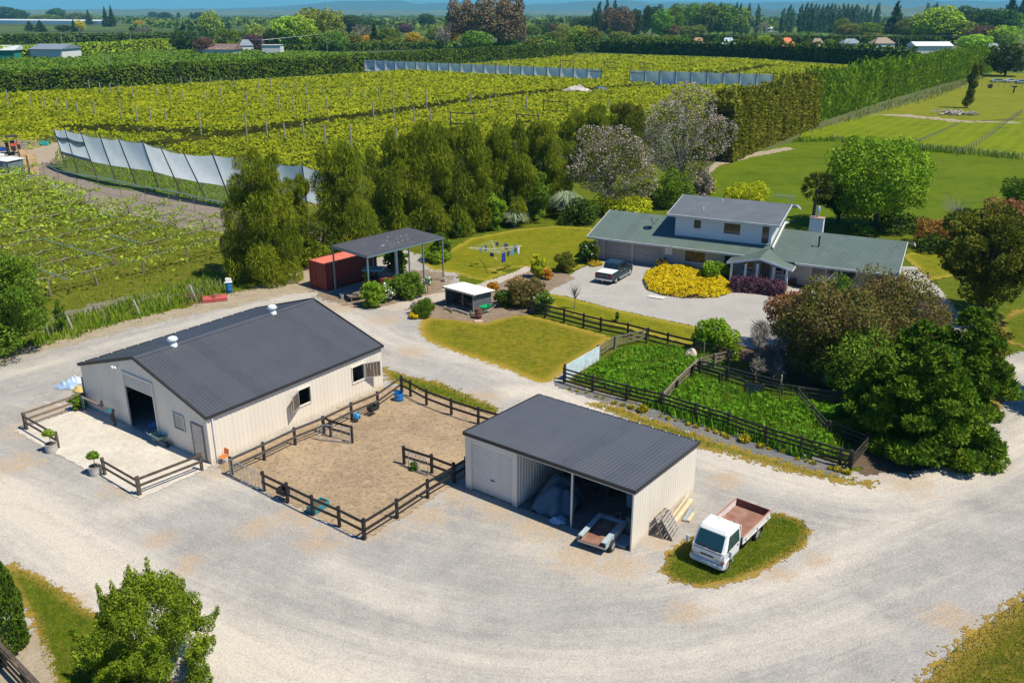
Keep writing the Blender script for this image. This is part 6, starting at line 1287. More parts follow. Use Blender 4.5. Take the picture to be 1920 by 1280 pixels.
# carport clutter: dark implement and bench
simple('work_bench', 'brown timber bench stacked with boards under the carport beside the green climber', 'bench', G(672, 562), M_OLDWOOD, lambda b: (b.box((0, 0, .5), (1.9, .8, .1)), [b.box((x, y, .22), (.09, .09, .45)) for x in (-.8, .8) for y in (-.3, .3)], b.box((.1, .05, .62), (1.3, .5, .12), .2)), R(35))
simple('farm_implement', 'dark grass-topper implement standing under the carport behind the shrubs', 'implement', G(755, 532), mat('implement_red', (.10, .025, .02), .6), lambda b: (b.box((0, 0, .5), (1.8, .9, .3)), b.tube([(-.7, 0, .6), (0, 0, 1.2), (.7, 0, .6)], .05, 6), [b.lathe([(.1, -.08), (.32, -.08), (.32, .08), (.1, .08)], 16, (x, -.5, .32), 'y') for x in (-.6, .6)]), .5)
# ================================================================== NEAR AND MIDDLE TREES, SHRUBS AND GARDEN PLANTS
M_BARK = mat('brown_bark', (.10, .075, .055), .9, 0, .3, 3, .5); M_BARKG = mat('grey_bark', (.27, .25, .22), .9, 0, .25, 3, .4)
L_CAS = leafmat('she_oak_needles', (.026, .044, .006), (.105, .13, .014), (.20, .20, .022), .35, .3)
L_LIME = leafmat('bright_green_leaf', (.05, .105, .012), (.13, .21, .025), (.22, .27, .04), .5, .35)
L_GREEN = leafmat('mid_green_leaf', (.03, .065, .012), (.085, .14, .022), (.13, .18, .03), .5, .3)
L_DARKG = leafmat('dark_green_leaf', (.014, .032, .010), (.045, .075, .018), (.07, .10, .022), .5, .25)
L_OLIVE = leafmat('olive_leaf', (.022, .030, .008), (.075, .085, .018), (.15, .14, .028), .55, .25)
L_CYP = leafmat('cypress_spray', (.010, .034, .006), (.050, .105, .012), (.14, .18, .02), .8, .25)
L_GOLDC = leafmat('golden_conifer', (.05, .055, .010), (.12, .125, .018), (.20, .175, .03), .25, .25)
L_GOLD = leafmat('gold_leaf', (.30, .20, .008), (.62, .42, .015), (.70, .50, .04), 1.2, .3)
L_YGREEN = leafmat('yellow_green_leaf', (.12, .15, .012), (.30, .32, .025), (.42, .38, .03), .8, .35)
L_RED = leafmat('bronze_red_leaf', (.07, .04, .015), (.30, .10, .065), (.09, .095, .02), .6, .3)
L_PHOT = leafmat('bronze_green_leaf', (.030, .042, .008), (.17, .095, .045), (.055, .095, .014), .5, .3)
L_PURP = leafmat('purple_leaf', (.03, .012, .025), (.10, .045, .07), (.14, .07, .10), .9, .2)
L_MAUVE = leafmat('mauve_blossom', (.30, .22, .20), (.56, .45, .43), (.50, .41, .34), .6, .35)
L_GREYTW = leafmat('grey_dead_twigs', (.07, .058, .052), (.19, .165, .15), (.13, .105, .09), .5, .1)
L_WHITE = leafmat('white_petals', (.72, .72, .66), (.82, .82, .76), (.8, .8, .74), 1, .2)
L_YFLOWER = leafmat('yellow_petals', (.70, .45, .01), (.78, .56, .02), (.8, .6, .03), 1, .2)
L_FLAX = leafmat('silver_grass_blade', (.09, .12, .075), (.22, .26, .17), (.27, .29, .20), .8, .2)
L_PALM = leafmat('palm_frond', (.014, .022, .006), (.045, .06, .014), (.10, .10, .03), .5, .2)
def tree(name, label, cat, base, blobs, n, size, lm, tr=.2, bark=None, group=None, limbsn=6, H=None, zfork=.3, mode='out', aspect=1.6, shell=.22, cull=.68, spread=.9, rz=0, extra=None, seed=1):
    t = thing(name, label, cat, base, rz, group); H = H or max(b[0][2] for b in blobs)
    limbs(H, tr, blobs, zfork, limbsn, seed).build('trunk', bark or M_BARK, t, True)
    leaf_obj('crown', blobs, int(n * 1.9), size * .68, lm, t, aspect, mode, spread, shell + .06, cull, .05)
    if extra: leaf_obj('blossom', blobs, extra[0], extra[1], extra[2], t, 1.3, 'out', 1.2, .10, .9, .05)['kind'] = 'stuff'
    return t
def B(*q): return [((a, b, c), r) for a, b, c, r in q]
# ---- she-oak row: columns of drooping foliage with gaps and bare lower stems
def sheoak(px, pb, pt, wpx, label, seed, lean=0.0, low=.05, dens=1.0, prof=None, k=26, tone=L_CAS):
    wpx = wpx * 1.1; pb = lift(px, pb, wpx, .6); g = G(px, pb); H = HT(px, pb, pt); s = ppm(g); R0 = wpx / 2 / s; q = random.Random(seed); blobs = []
    for i in range(k):
        f = low + (1 - low) * (i + .5) / k; a = i * 2.4 + q.uniform(-.6, .6)
        w = R0 * (np.interp(f, [0, .15, .5, .8, 1], [.8, .95, 1, .9, .55]) if prof is None else np.interp(f, [p[0] for p in prof], [p[1] for p in prof]))
        r = max(.5, w * q.uniform(.24, .44)); d = max(0, w - r) * q.uniform(.55, 1.12); blobs.append(((math.cos(a) * d + lean * f, math.sin(a) * d, max(r * .5, H * f - r * q.uniform(.5, 1.1))), (r, r, r * q.uniform(.9, 1.5))))
    blobs.append(((lean * .5, 0, H * .5), (R0 * .45, R0 * .45, H * .36)))
    for i in range(6): a = q.uniform(0, 6.28); blobs.append(((math.cos(a) * R0 * .4, math.sin(a) * R0 * .4, H * q.uniform(.86, .97)), (R0 * .16, R0 * .16, H * .07)))
    t = thing('she_oak_tree', label, 'tree', g, 0, 'dark she-oak trees in the row')
    m = MB(); m.tube([(0, 0, -.1), (lean * .3, .1, H * .4), (lean, 0, H * .86)], [.26, .2, .06], 8)
    for b in blobs[2:k:3]: c = b[0]; z0 = c[2] * .8; m.tube([(lean * z0 / H, 0, z0 * .9), (c[0] * .5, c[1] * .5, z0 + .3), (c[0], c[1], c[2])], [.09, .06, .02], 5)
    m.build('trunk', M_BARK, t, True)
    n = int(13000 * dens * (R0 / 3) * (H / 11))
    P, N = blob_points(blobs, n, .3, .55); V, Fq = leaf_quads(P, N, .055, 11.0, 'hang', sizevar=.5); V2, F2 = leaf_quads(*blob_points(blobs, n // 2, .2, .6), .07, 8, 'spray'); V3, F3 = leaf_quads(*blob_points(blobs, n // 3, .2, .6), .06, 8, 'up')
    link('crown', fast_mesh('crown', np.concatenate([V, V2, V3]), np.concatenate([Fq, F2 + len(V), F3 + len(V) + len(V2)]), tone), t); return t
sheoak(500, 535, 292, 150, 'biggest dark she-oak at the left end of the row, right of the blue drum', 1, prof=[(0, .9), (.25, 1.0), (.6, .88), (.9, .72), (1, .5)], k=34, dens=1.2)
sheoak(566, 500, 335, 84, 'thin she-oak with bare stems in front of the windbreak, second in the row', 2, low=.05, dens=.8, k=18, prof=[(0, .9), (.3, .9), (.45, .35), (.6, .6), (1, .5)])
sheoak(648, 492, 272, 138, 'broad she-oak behind the container with windbreak cloth showing on its left', 3, prof=[(0, 1), (.3, 1), (.7, .82), (1, .65)], k=32, dens=1.1)
sheoak(738, 458, 248, 104, 'narrow she-oak with a dead pale limb, just left behind the carport roof', 4, k=24, dens=.95)
sheoak(806, 450, 236, 128, 'she-oak rising behind the right half of the carport roof', 5, k=30, dens=1.15)
sheoak(876, 442, 234, 112, 'she-oak beside the yellow-green shrub at the back lawn corner', 6, k=28, dens=1.1)
sheoak(950, 425, 230, 108, 'she-oak behind the left end of the back lawn', 7, k=26, dens=1.05)
sheoak(1018, 400, 226, 108, 'she-oak immediately left of the nearer mauve tree', 8, k=26, dens=1.1)
sheoak(1100, 340, 203, 112, 'short-topped she-oak seen above the nearer mauve tree', 9, k=22, dens=1.0)
sheoak(1172, 320, 194, 104, 'olive she-oak squeezed between the two mauve trees', 10, k=22, dens=1.0, tone=L_OLIVE)
dl = MB(); dl.tube([(0, 0, 0), (.3, 0, 4), (1.0, .2, 8), (1.1, .1, 10.5)], [.16, .13, .08, .03], 7); dl.tube([(.3, 0, 4), (-1.4, .3, 6.5)], [.08, .03], 6); dl.tube([(.7, .1, 6), (2.0, -.3, 8)], [.06, .02], 6)
o = dl.build('dead_tree', M_BARKG, None, True); o.location = G(710, 450); tag(o, 'bare pale dead stem beside the narrow she-oak', 'dead tree')
# ---- mauve flowering trees
def mauve(px, pb, pt, wpx, label, seed, n1, n2, k=22, dark=L_OLIVE):
    g = G(px, pb); H = HT(px, pb, pt); R0 = wpx / 2 / ppm(g); bl = crown_blobs(R0, H * .78, H * .58, k, .36, 1.0, seed)
    return tree('blossom_tree', label, 'tree', g, bl, n1, .20, dark, .3, M_BARKG, 'mauve blossom trees', 12, H, .22, shell=.3, extra=(int(n2 * 1.5), .17, L_MAUVE), seed=seed)
mauve(1140, 398, 236, 176, 'nearer and broader mauve blossom tree behind the left end of the house', 31, 6500, 8000)
mauve(1275, 372, 168, 168, 'taller mauve blossom tree standing against the golden hedge', 32, 6500, 9500, 26)
mauve(1318, 385, 318, 46, 'small mauve blossom shrub just behind the upper roof of the house', 33, 900, 1300, 10)
# ---- other big trees
def crown_tree(name, label, px, pb, pt, wpx, lm, n, size, k=18, sub=.4, zc=.58, hf=.82, seed=1, tr=.25, bark=None, mode='out', taper=0, aspect=1.6, group=None, shell=.22, cat='tree', spread=.9, cull=.66, flat=1.0, zfork=.3, lf=.7):
    pb = lift(px, pb, wpx, lf); g = G(px, pb); H = HT(px, pb, pt); R0 = wpx / 2 / ppm(g) * .95
    bl = crown_blobs(R0, H * hf, H * zc, k, sub, flat, seed, taper)
    zmax = max(b[0][2] + (b[1][2] if hasattr(b[1], '__len__') else b[1]) for b in bl); f = H / zmax
    bl = [((b[0][0], b[0][1], b[0][2] * f), b[1]) for b in bl]
    return tree(name, label, cat, g, bl, n, size, lm, tr, bark, group, 9, H * .9, zfork, mode, aspect, shell, cull, spread, seed=seed)
crown_tree('maple_tree', 'big bright green broadleaf tree standing behind the right wing of the house', 1640, 437, 248, 212, L_LIME, 15000, .30, 30, .34, .56, .84, 41, .35, M_BARK, shell=.25, lf=.25)
crown_tree('broadleaf_tree', 'darker green tree merging with the left side of the big bright green tree', 1570, 425, 318, 96, L_DARKG, 4500, .28, 14, .42, seed=42)
crown_tree('totara_tree', 'big dark olive tree with a thick trunk at the right edge', 1838, 592, 388, 196, L_OLIVE, 17000, .20, 34, .30, .60, .80, 43, .42, M_BARK, 'spray', aspect=2.2, shell=.18, cull=.7, zfork=.2, lf=0)
crown_tree('garden_tree', 'broad bronze and green tree hiding the right end of the house drive', 1545, 735, 525, 210, L_PHOT, 15000, .19, 34, .33, .55, .86, 44, .28, M_BARK, shell=.24)
crown_tree('garden_tree', 'brownish round tree in front of the right wing eave of the house', 1660, 690, 508, 215, L_PHOT, 13000, .17, 30, .33, .58, .84, 45, .26, M_BARK)
crown_tree('red_shrub', 'red-bronze bushy top leaning over the asphalt drive', 1478, 668, 545, 116, L_RED, 5200, .16, 16, .38, .6, .75, 46, .15)
crown_tree('red_shrub', 'low bronze bush below the red-bronze tree, beside the race', 1560, 745, 640, 130, L_OLIVE, 4200, .17, 16, .4, .5, .9, 47, .12)
def conif(label, px, pb, pt, wpx, lm, n, seed, low=.02, group=None, name='cypress_tree', p=.8, size=.2):
    pb = lift(px, pb, wpx, .85); g = G(px, pb); H = HT(px, pb, pt); R0 = wpx / 2 / ppm(g); q = random.Random(seed); bl = []
    for i in range(84):
        f = (i + .5) / 84; a = i * 2.4 + q.uniform(-.5, .5); w = R0 * (1 - f ** 1.6) ** p * q.uniform(.66, 1.12) + .2; r = max(.34, w * q.uniform(.16, .34))
        bl.append(((math.cos(a) * (w - r * .6), math.sin(a) * (w - r * .6), low * H + f * (H * (1 - low) - r * .8)), (r, r, r * .55)))
    bl.append(((0, 0, H * .42), (R0 * .5, R0 * .5, H * .38)))
    t = thing(name, label, 'tree', g, 0, group); m = MB(); m.tube([(0, 0, -.1), (0, 0, H * .8)], [.28, .05], 8); m.build('trunk', M_BARK, t, True)
    leaf_obj('crown', bl, int(n * 2.6), size * .55, lm, t, 2.8, 'spray', .8, .3, .6, .02); return t
conif('biggest dark green cypress bulging over the gravel bend', 1725, 878, 640, 205, L_CYP, 15000, 51, group='dark cypresses')
conif('second dark cypress behind the biggest one, nearer the right edge', 1795, 790, 572, 170, L_CYP, 11000, 52, group='dark cypresses')
conif('tall dark cypress rising between the brownish round tree and the biggest cypress', 1712, 775, 596, 165, L_CYP, 9000, 56, group='dark cypresses')
crown_tree('garden_tree', 'deep green lower tree under the bronze crowns, above the back rails', 1605, 765, 605, 170, L_GREEN, 7000, .17, 22, .36, .5, .9, 57, .2)
conif('left dark cypress leaning toward the shaded corner pen', 1640, 838, 660, 130, L_CYP, 7000, 53, group='dark cypresses', p=.9)
crown_tree('round_shrub', 'light olive rounded bush at the right foot of the cypresses', 1845, 690, 600, 80, L_OLIVE, 2600, .17, 10, .45, .5, .95, 54, .08)
crown_tree('broadleaf_tree', 'leafy tree off the right edge shading the gravel bend', 2068, 800, 560, 170, L_GREEN, 6000, .3, 18, .4, seed=55)
# grey dead shrub
g = G(1450, 702); H = HT(1450, 702, 592); t = thing('dead_shrub', 'grey leafless wispy shrub between the race and the drive', 'shrub', g); m = MB(); q = random.Random(5); bl = []
for i in range(26):
    a = q.uniform(0, 6.28); r = q.uniform(.4, 2.2); z = q.uniform(.25, 1.0) * H * (1 - .1 * r); e = Vector((math.cos(a) * r - .3, math.sin(a) * r * .8, z)); m.tube([(0, 0, 0), e * .5 + Vector((0, 0, .4)), e], [.05, .03, .008], 5); bl.append((tuple(e), (.55, .55, .6)))
m.build('trunk', M_BARKG, t); leaf_obj('crown', bl, 5200, .045, L_GREYTW, t, 11, 'spray', .9, .35, .3)
g = G(1555, 775); t = thing('dead_shrub', 'small brownish dead shrub in the shade above the race', 'shrub', G(1548, 728)); m = MB(); bl = []
for i in range(12): a = q.uniform(0, 6.28); r = q.uniform(.3, 1.1); e = Vector((math.cos(a) * r, math.sin(a) * r * .8, q.uniform(.8, 2.6))); m.tube([(0, 0, 0), e], [.03, .008], 5); bl.append((tuple(e), (.4, .4, .45)))
m.build('trunk', M_BARK, t); leaf_obj('crown', bl, 1500, .04, L_GREYTW, t, 10, 'spray', .9, .35, .3)
# foreground plants
g = G(292, 1300); H = HT(292, 1300, 1085)
bl = [((0, 0, H * .5), (1.3, 1.3, H * .36))]; q = random.Random(9)
for i in range(95):
    f = (i + .5) / 95; a = i * 2.4 + q.uniform(-.5, .5); w = 2.4 * (1 - f ** 3.2) ** .6 * q.uniform(.72, 1.03) + .1; r = q.uniform(.24, .5); bl.append(((math.cos(a) * max(0, w - r * .5), math.sin(a) * max(0, w - r * .5), .25 + f * (H - .55)), (r, r, r * 1.15)))
for i in range(110):
    b0 = bl[1 + q.randrange(len(bl) - 1)]; c = b0[0]; o_ = Vector((c[0], c[1], max(.1, c[2] - H * .45))).normalized(); p = Vector(c) + o_ * b0[1][0] * .9; bl.append(((p.x, p.y, p.z + .12), (.10, .10, q.uniform(.16, .34))))
tree('laurel_bush', 'nearest glossy green bush in the bottom left foreground', 'bush', g, bl, 42000, .066, leafmat('glossy_laurel', (.022, .045, .006), (.115, .155, .018), (.21, .24, .035), 1.1, .3, .4), .12, M_BARK, None, 12, H, .15, aspect=2.0, shell=.32, cull=.6, seed=9)
def topiary(label, px, pb, pt, wpx, seed, n):
    g = G(px, pb); H = HT(px, pb, pt); R0 = wpx / 2 / ppm(g); t = thing('clipped_conifer', label, 'conifer', g)
    m = MB(); m.tube([(0, 0, -.05), (0, 0, H * .85)], [.14, .03], 8); m.build('trunk', M_BARK, t)
    u = rng.uniform(0, 1, n) ** .8; a = rng.uniform(0, 6.2832, n); rr = R0 * np.interp(u, [0, .06, .3, .6, .85, 1], [.8, .97, 1.0, .74, .36, .03]) * (1 + .05 * np.sin(5 * a + 9 * u) + .04 * np.sin(11 * a - 23 * u)) * (1 - np.abs(rng.normal(0, .07, n)))
    P = np.stack([np.cos(a) * rr, np.sin(a) * rr, u * H], 1); N = nrm(np.stack([np.cos(a), np.sin(a), np.full(n, .45)], 1)); V, Fq = leaf_quads(P, N, .075, 2.4, 'up', 1.1)
    link('crown', fast_mesh('crown', V, Fq, leafmat('clipped_conifer_leaf', (.016, .034, .008), (.055, .095, .018), (.09, .13, .022), 1.6, .25)), t); return t
topiary('tall clipped conical conifer at the bottom left edge', -16, 1222, 975, 108, 1, 24000)
# left edge tree
crown_tree('poplar_sapling', 'tall leafy green tree at the left edge beside the track', 8, 682, 448, 165, L_GREEN, 15000, .17, 34, .30, .52, .96, 61, .16, M_BARK, shell=.25)
crown_tree('broadleaf_tree', 'lower green bushes at the foot of the left edge tree', -30, 690, 560, 190, L_GREEN, 7000, .17, 16, .36, .5, 1.0, 62, .12)
crown_tree('sapling', 'slim weedy sapling growing on the wire fence', 118, 628, 562, 26, L_GREEN, 700, .13, 8, .5, .55, .9, 63, .03, None, cat='sapling')
# ---- shrubs round the house and sheds
def shrub(name, label, px, pb, pt, wpx, lm, n, size=.14, k=10, sub=.5, seed=1, group=None, aspect=1.6, mode='out', flat=1.0, cat='shrub', extra=None, shell=.18):
    pb = lift(px, pb, wpx, .75); g = G(px, pb); H = HT(px, pb, pt); R0 = wpx / 2 / ppm(g) * .97; bl = crown_blobs(R0, H * .95, H * .5, k, sub, flat, seed)
    zmax = max(b[0][2] + b[1][2] for b in bl); bl = [((b[0][0], b[0][1], b[0][2] * H / zmax), b[1]) for b in bl]
    t = thing(name, label, cat, g, 0, group); m = MB(); m.tube([(0, 0, -.02), (0, 0, H * .5)], [.06, .03], 6); m.build('stem', M_BARK, t)
    leaf_obj('foliage', bl, int(n * 1.7), size * .74, lm, t, aspect, mode, 1.0, shell + .05, .65, .02)
    if extra:
        fo = leaf_obj('flowers', bl, extra[0], extra[1], extra[2], t, 1.2, 'out', .9, .06, .93, .1); fo['kind'] = 'stuff'
    return t
shrub('round_shrub', 'glossy lime-green round shrub between the drive and the upper pen', 1335, 668, 596, 82, L_LIME, 4600, .17, 14, .45, 71)
shrub('round_shrub', 'bright green round shrub in the yellow island bed', 1337, 532, 490, 52, L_LIME, 2600, .2, 10, .5, 72)
shrub('golden_shrub', 'yellow-green feathery conifer behind the upper roof of the house', 1405, 388, 338, 84, L_YGREEN, 4200, .22, 12, .42, 73)
shrub('golden_shrub', 'small yellow conifer left of the larger one behind the roof', 1374, 388, 352, 40, L_YGREEN, 1600, .2, 8, .5, 74)
shrub('broadleaf_shrub', 'yellow-green shrub behind the left wing roof of the house', 1170, 412, 366, 116, L_YGREEN, 4200, .24, 14, .4, 75)
shrub('broadleaf_shrub', 'tall mid green shrub below the taller mauve tree', 1258, 395, 316, 74, L_GREEN, 3600, .2, 14, .4, 76)
shrub('broadleaf_shrub', 'yellow tipped shrub beside the small mauve shrub', 1330, 375, 330, 30, L_YGREEN, 900, .2, 8, .5, 77)
shrub('broadleaf_shrub', 'bright yellow-green camellia at the left corner of the back lawn', 928, 436, 362, 46, L_LIME, 2800, .2, 12, .45, 78)
shrub('broadleaf_shrub', 'tall dark glossy shrub at the back edge of the back lawn', 1000, 422, 316, 72, L_GREEN, 4200, .22, 16, .42, 79)
shrub('broadleaf_shrub', 'dark undergrowth behind the left half of the carport roof', 690, 470, 415, 90, L_DARKG, 2600, .22, 14, .4, 121)
shrub('broadleaf_shrub', 'dark undergrowth behind the right end of the carport roof', 850, 448, 395, 80, L_DARKG, 2400, .22, 14, .4, 122)
shrub('broadleaf_shrub', 'low dark undergrowth behind the shipping container', 600, 505, 455, 90, L_CAS, 2800, .2, 14, .4, 123)
shrub('broadleaf_shrub', 'dark shrub right of the glossy one under the nearer mauve tree', 1090, 425, 372, 70, L_DARKG, 2600, .22, 12, .45, 80)
shrub('broadleaf_shrub', 'dark shrub under the right side of the nearer mauve tree', 1205, 385, 345, 60, L_DARKG, 2000, .22, 10, .45, 81)
shrub('ball_shrub', 'round dark olive ball shrub by the drive, left of the pickup', 1060, 513, 474, 46, L_OLIVE, 2000, .14, 10, .45, 82)
shrub('lime_shrub', 'lime-topped shrub with red flowers below, right of the clothesline', 1009, 524, 477, 32, L_YGREEN, 1500, .15, 9, .5, 83, extra=(60, .12, mat('red_petals', (.5, .02, .02), .6)))
shrub('bronze_shrub', 'wide bronze-green rose shrub at the left end of the long black fence', 985, 583, 520, 84, L_PHOT, 4600, .15, 18, .4, 84, extra=(140, .10, L_YFLOWER))
shrub('green_shrub', 'low dark green shrub behind the bright green wheelbarrow', 950, 580, 542, 50, L_DARKG, 1900, .14, 9, .45, 85)
shrub('white_flower_shrub', 'white flowered shrub climbing the end of the long black fence', 1018, 592, 545, 40, L_GREEN, 1800, .14, 9, .45, 86, extra=(90, .13, L_WHITE))
shrub('orange_shrub', 'small orange shrub left of the round ball shrub', 1027, 526, 505, 20, leafmat('orange_leaf', (.32, .12, .01), (.60, .28, .02)), 800, .12, 7, .5, 87)
shrub('orange_shrub', 'small orange and yellow shrub right behind the firewood lean-to roof', 924, 548, 528, 24, MATS['orange_leaf'], 800, .12, 7, .5, 88)
shrub('orange_shrub', 'tan-pink flowering shrub in the middle of the garden bed', 968, 540, 515, 36, leafmat('salmon_petals', (.32, .17, .08), (.52, .30, .16)), 900, .12, 8, .5, 89)
shrub('reed_clump', 'tall upright green reed clump beside the yellow flower ball', 796, 598, 560, 40, L_GREEN, 2300, .06, 9, .5, 90, None, 11, 'up')
shrub('lavender_clump', 'grey-mauve lavender clump left of the green reeds', 780, 592, 567, 22, leafmat('lavender_leaf', (.13, .11, .11), (.26, .22, .22)), 700, .06, 6, .5, 91, None, 8, 'up')
shrub('yellow_flower_clump', 'bright yellow flower ball at the edge of the track', 776, 600, 585, 18, L_YFLOWER, 800, .08, 6, .55, 92)
shrub('climber_shrub', 'bright green climber sprawling at the near right carport post', 700, 580, 525, 48, L_LIME, 3000, .14, 12, .45, 93)
shrub('climber_shrub', 'green climber winding up the near right carport post', 689, 549, 503, 14, L_YGREEN, 700, .12, 7, .5, 94)
shrub('rounded_shrub', 'broad round green shrub in front of the carport', 768, 566, 510, 70, L_GREEN, 4200, .14, 14, .42, 95)
shrub('rounded_shrub', 'smaller green shrub between the climber and the broad round shrub', 726, 560, 522, 40, L_GREEN, 1800, .14, 9, .45, 96)
shrub('white_flower_shrub', 'white flowering bush beside the lime climber at the carport', 722, 570, 532, 36, L_GREEN, 1200, .13, 9, .45, 97, extra=(210, .17, L_WHITE))
shrub('citrus_tree', 'round dark citrus bush under the back of the carport', 745, 512, 462, 52, L_GREEN, 2600, .17, 11, .45, 98)
shrub('citrus_tree', 'tall yellowing citrus beside the right carport post', 828, 492, 432, 40, L_GREEN, 2300, .17, 12, .45, 99, extra=(60, .12, L_YFLOWER))
shrub('citrus_tree', 'lower rounded citrus in the round bed right of the carport', 818, 495, 462, 54, L_LIME, 2000, .17, 10, .45, 100)
r_ = thing('standard_rose', 'white standard rose on a thin stem in front of the carport shrubs', 'rose', G(802, 550)); m = MB(); m.tube([(0, 0, 0), (0, 0, 1.0)], [.03, .025], 6); m.build('stem', M_BARK, r_); bl = crown_blobs(.48, .8, 1.2, 8, .5, 1, 101); leaf_obj('foliage', bl, 500, .12, L_GREEN, r_); leaf_obj('flowers', bl, 380, .15, L_WHITE, r_, 1.2, 'out', .8, .05, .9)['kind'] = 'stuff'
shrub('golden_shrub', 'low golden mound at the left corner of the garage', 1117, 500, 489, 26, L_GOLD, 900, .13, 8, .5, 102, flat=.6)
shrub('dark_shrub', 'dark leafy shrub with white flowers at the garage corner', 1104, 496, 452, 38, L_DARKG, 1900, .18, 10, .45, 103, extra=(26, .2, L_WHITE))
shrub('pencil_conifer', 'slim bronze pencil conifer against the garage wall', 1116, 494, 450, 14, L_GOLDC, 900, .12, 8, .5, 104)
shrub('house_shrub', 'small dark shrub beside the meter box', 1242, 508, 484, 26, L_PHOT, 900, .13, 8, .5, 105)
shrub('young_tree', 'small green seedling in the strip of grass behind the long black fence', 1157, 603, 585, 10, L_GREEN, 220, .12, 5, .5, 106)
shrub('hydrangea', 'pale pink flowered low shrub at the back corner of the upper pen', 1372, 672, 648, 30, L_GREEN, 900, .12, 8, .5, 107, extra=(60, .12, leafmat('pale_pink_petals', (.6, .42, .35), (.75, .6, .5))))
shrub('hedge_shrub', 'dark foliage mass right of the chimney behind the house', 1680, 440, 405, 110, L_DARKG, 2600, .25, 14, .36, 108)
shrub('hedge_shrub', 'light green hydrangea mound behind the right wing roof', 1617, 437, 424, 44, L_LIME, 1100, .2, 8, .5, 109)
shrub('hedge_shrub', 'orange-bronze shrub between the house and the big olive tree', 1756, 466, 410, 78, leafmat('rust_leaf', (.10, .045, .012), (.26, .13, .03), (.16, .11, .03), .6), 3000, .22, 14, .4, 110)
shrub('hedge_shrub', 'dark low shrubs under the orange-bronze shrub', 1770, 478, 440, 100, L_DARKG, 2400, .24, 12, .4, 111)
shrub('hedge_shrub', 'pinkish brown shrub behind the top of the big olive tree', 1880, 440, 372, 100, L_RED, 3000, .26, 14, .4, 112)
shrub('hedge_shrub', 'green conifer sprig at the far right edge above the olive tree', 1905, 400, 328, 60, L_GREEN, 2400, .25, 14, .4, 113)
shrub('weeping_shrub', 'small weeping green shrub against the front wall of the right wing', 1570, 580, 512, 44, L_GREEN, 1500, .13, 10, .45, 114)
shrub('pot_plant', 'dark potted plant by the wall right of the porch', 1487, 536, 522, 14, L_RED, 300, .12, 5, .5, 115)
shrub('flower_clump', 'leafy clump with a white flower at the left pad rail', 148, 772, 738, 26, L_GREEN, 700, .10, 7, .5, 116, extra=(20, .1, L_YFLOWER))
shrub('yard_weed', 'leafy weed growing through the small gate in the dirt yard', 777, 884, 866, 18, L_GREEN, 420, .10, 6, .5, 117)
shrub('fern_clump', 'dark flax clump at the back edge of the back lawn', 1062, 423, 396, 40, L_DARKG, 900, .08, 7, .5, 118, None, 9, 'up')
shrub('cabbage_tree', 'small spiky young tree at the curve beyond the cypresses', 1856, 622, 572, 16, L_GREEN, 420, .08, 5, .5, 119, None, 8, 'spray')
# pampas clumps
for px, pb, pt, w_, lab in ((1062, 408, 345, 56, 'silvery pampas clump under the left side of the nearer mauve tree'), (965, 425, 385, 40, 'silvery grass clump between the camellia and the dark glossy shrub'), (800, 435, 405, 44, 'silvery pampas behind the right end of the carport roof')):
    g = G(px, pb); H = HT(px, pb, pt); t = thing('pampas_grass', lab, 'grass clump', g, 0, 'silvery pampas clumps'); n = 900; a = rng.uniform(0, 6.283, n); r = rng.uniform(0, .5, n) * w_ / ppm(g); L = H * rng.uniform(.5, 1, n); b_ = MB()
    o1 = np.stack([np.cos(a) * r * .2, np.sin(a) * r * .2, np.zeros(n)], 1); o2 = np.stack([np.cos(a) * r * .6, np.sin(a) * r * .6, L * .8], 1); o3 = np.stack([np.cos(a) * r * 1.5, np.sin(a) * r * 1.5, L * .62], 1); pr = np.stack([-np.sin(a), np.cos(a), np.zeros(n)], 1) * .035
    V = np.stack([o1 - pr, o1 + pr, o2 + pr, o2 - pr, o3 + pr * .3, o3 - pr * .3], 1).reshape(-1, 3); k = np.arange(n)[:, None] * 6; Fq = np.concatenate([k + np.array([[0, 1, 2, 3]]), k + np.array([[3, 2, 4, 5]])])
    link('blades', fast_mesh('blades', V, Fq, L_FLAX), t)
# palm behind the house
g = G(1520, 440); H = HT(1520, 440, 330); t = thing('palm_tree', 'dark fan palm behind the upper storey, left of the big bright tree', 'palm', g); m = MB(); m.tube([(0, 0, 0), (.1, 0, H * .78)], [.22, .16], 8); m.build('trunk', M_BARK, t)
P = []; N = []
for i in range(30):
    a = i * 2.4; el = R(75 - i * 4.2); L = 1.9; d = Vector((math.cos(a) * math.cos(el), math.sin(a) * math.cos(el), math.sin(el))); c = Vector((.1, 0, H * .80)) + d * 1.0
    for j in range(26): P.append(c); N.append((d + Vector((rnd.gauss(0, .38), rnd.gauss(0, .38), rnd.gauss(0, .3) - .1))).normalized())
P = np.array(P); N = nrm(np.array(N)); tdir = N; P2 = P + tdir * .5; bb = nrm(np.cross(tdir, rng.normal(size=P.shape))) * .05
V = np.stack([P, P2 + bb, P + tdir * 1.0, P2 - bb], 1).reshape(-1, 3); link('crown', fast_mesh('crown', V, np.arange(len(V)).reshape(-1, 4), L_PALM), t)
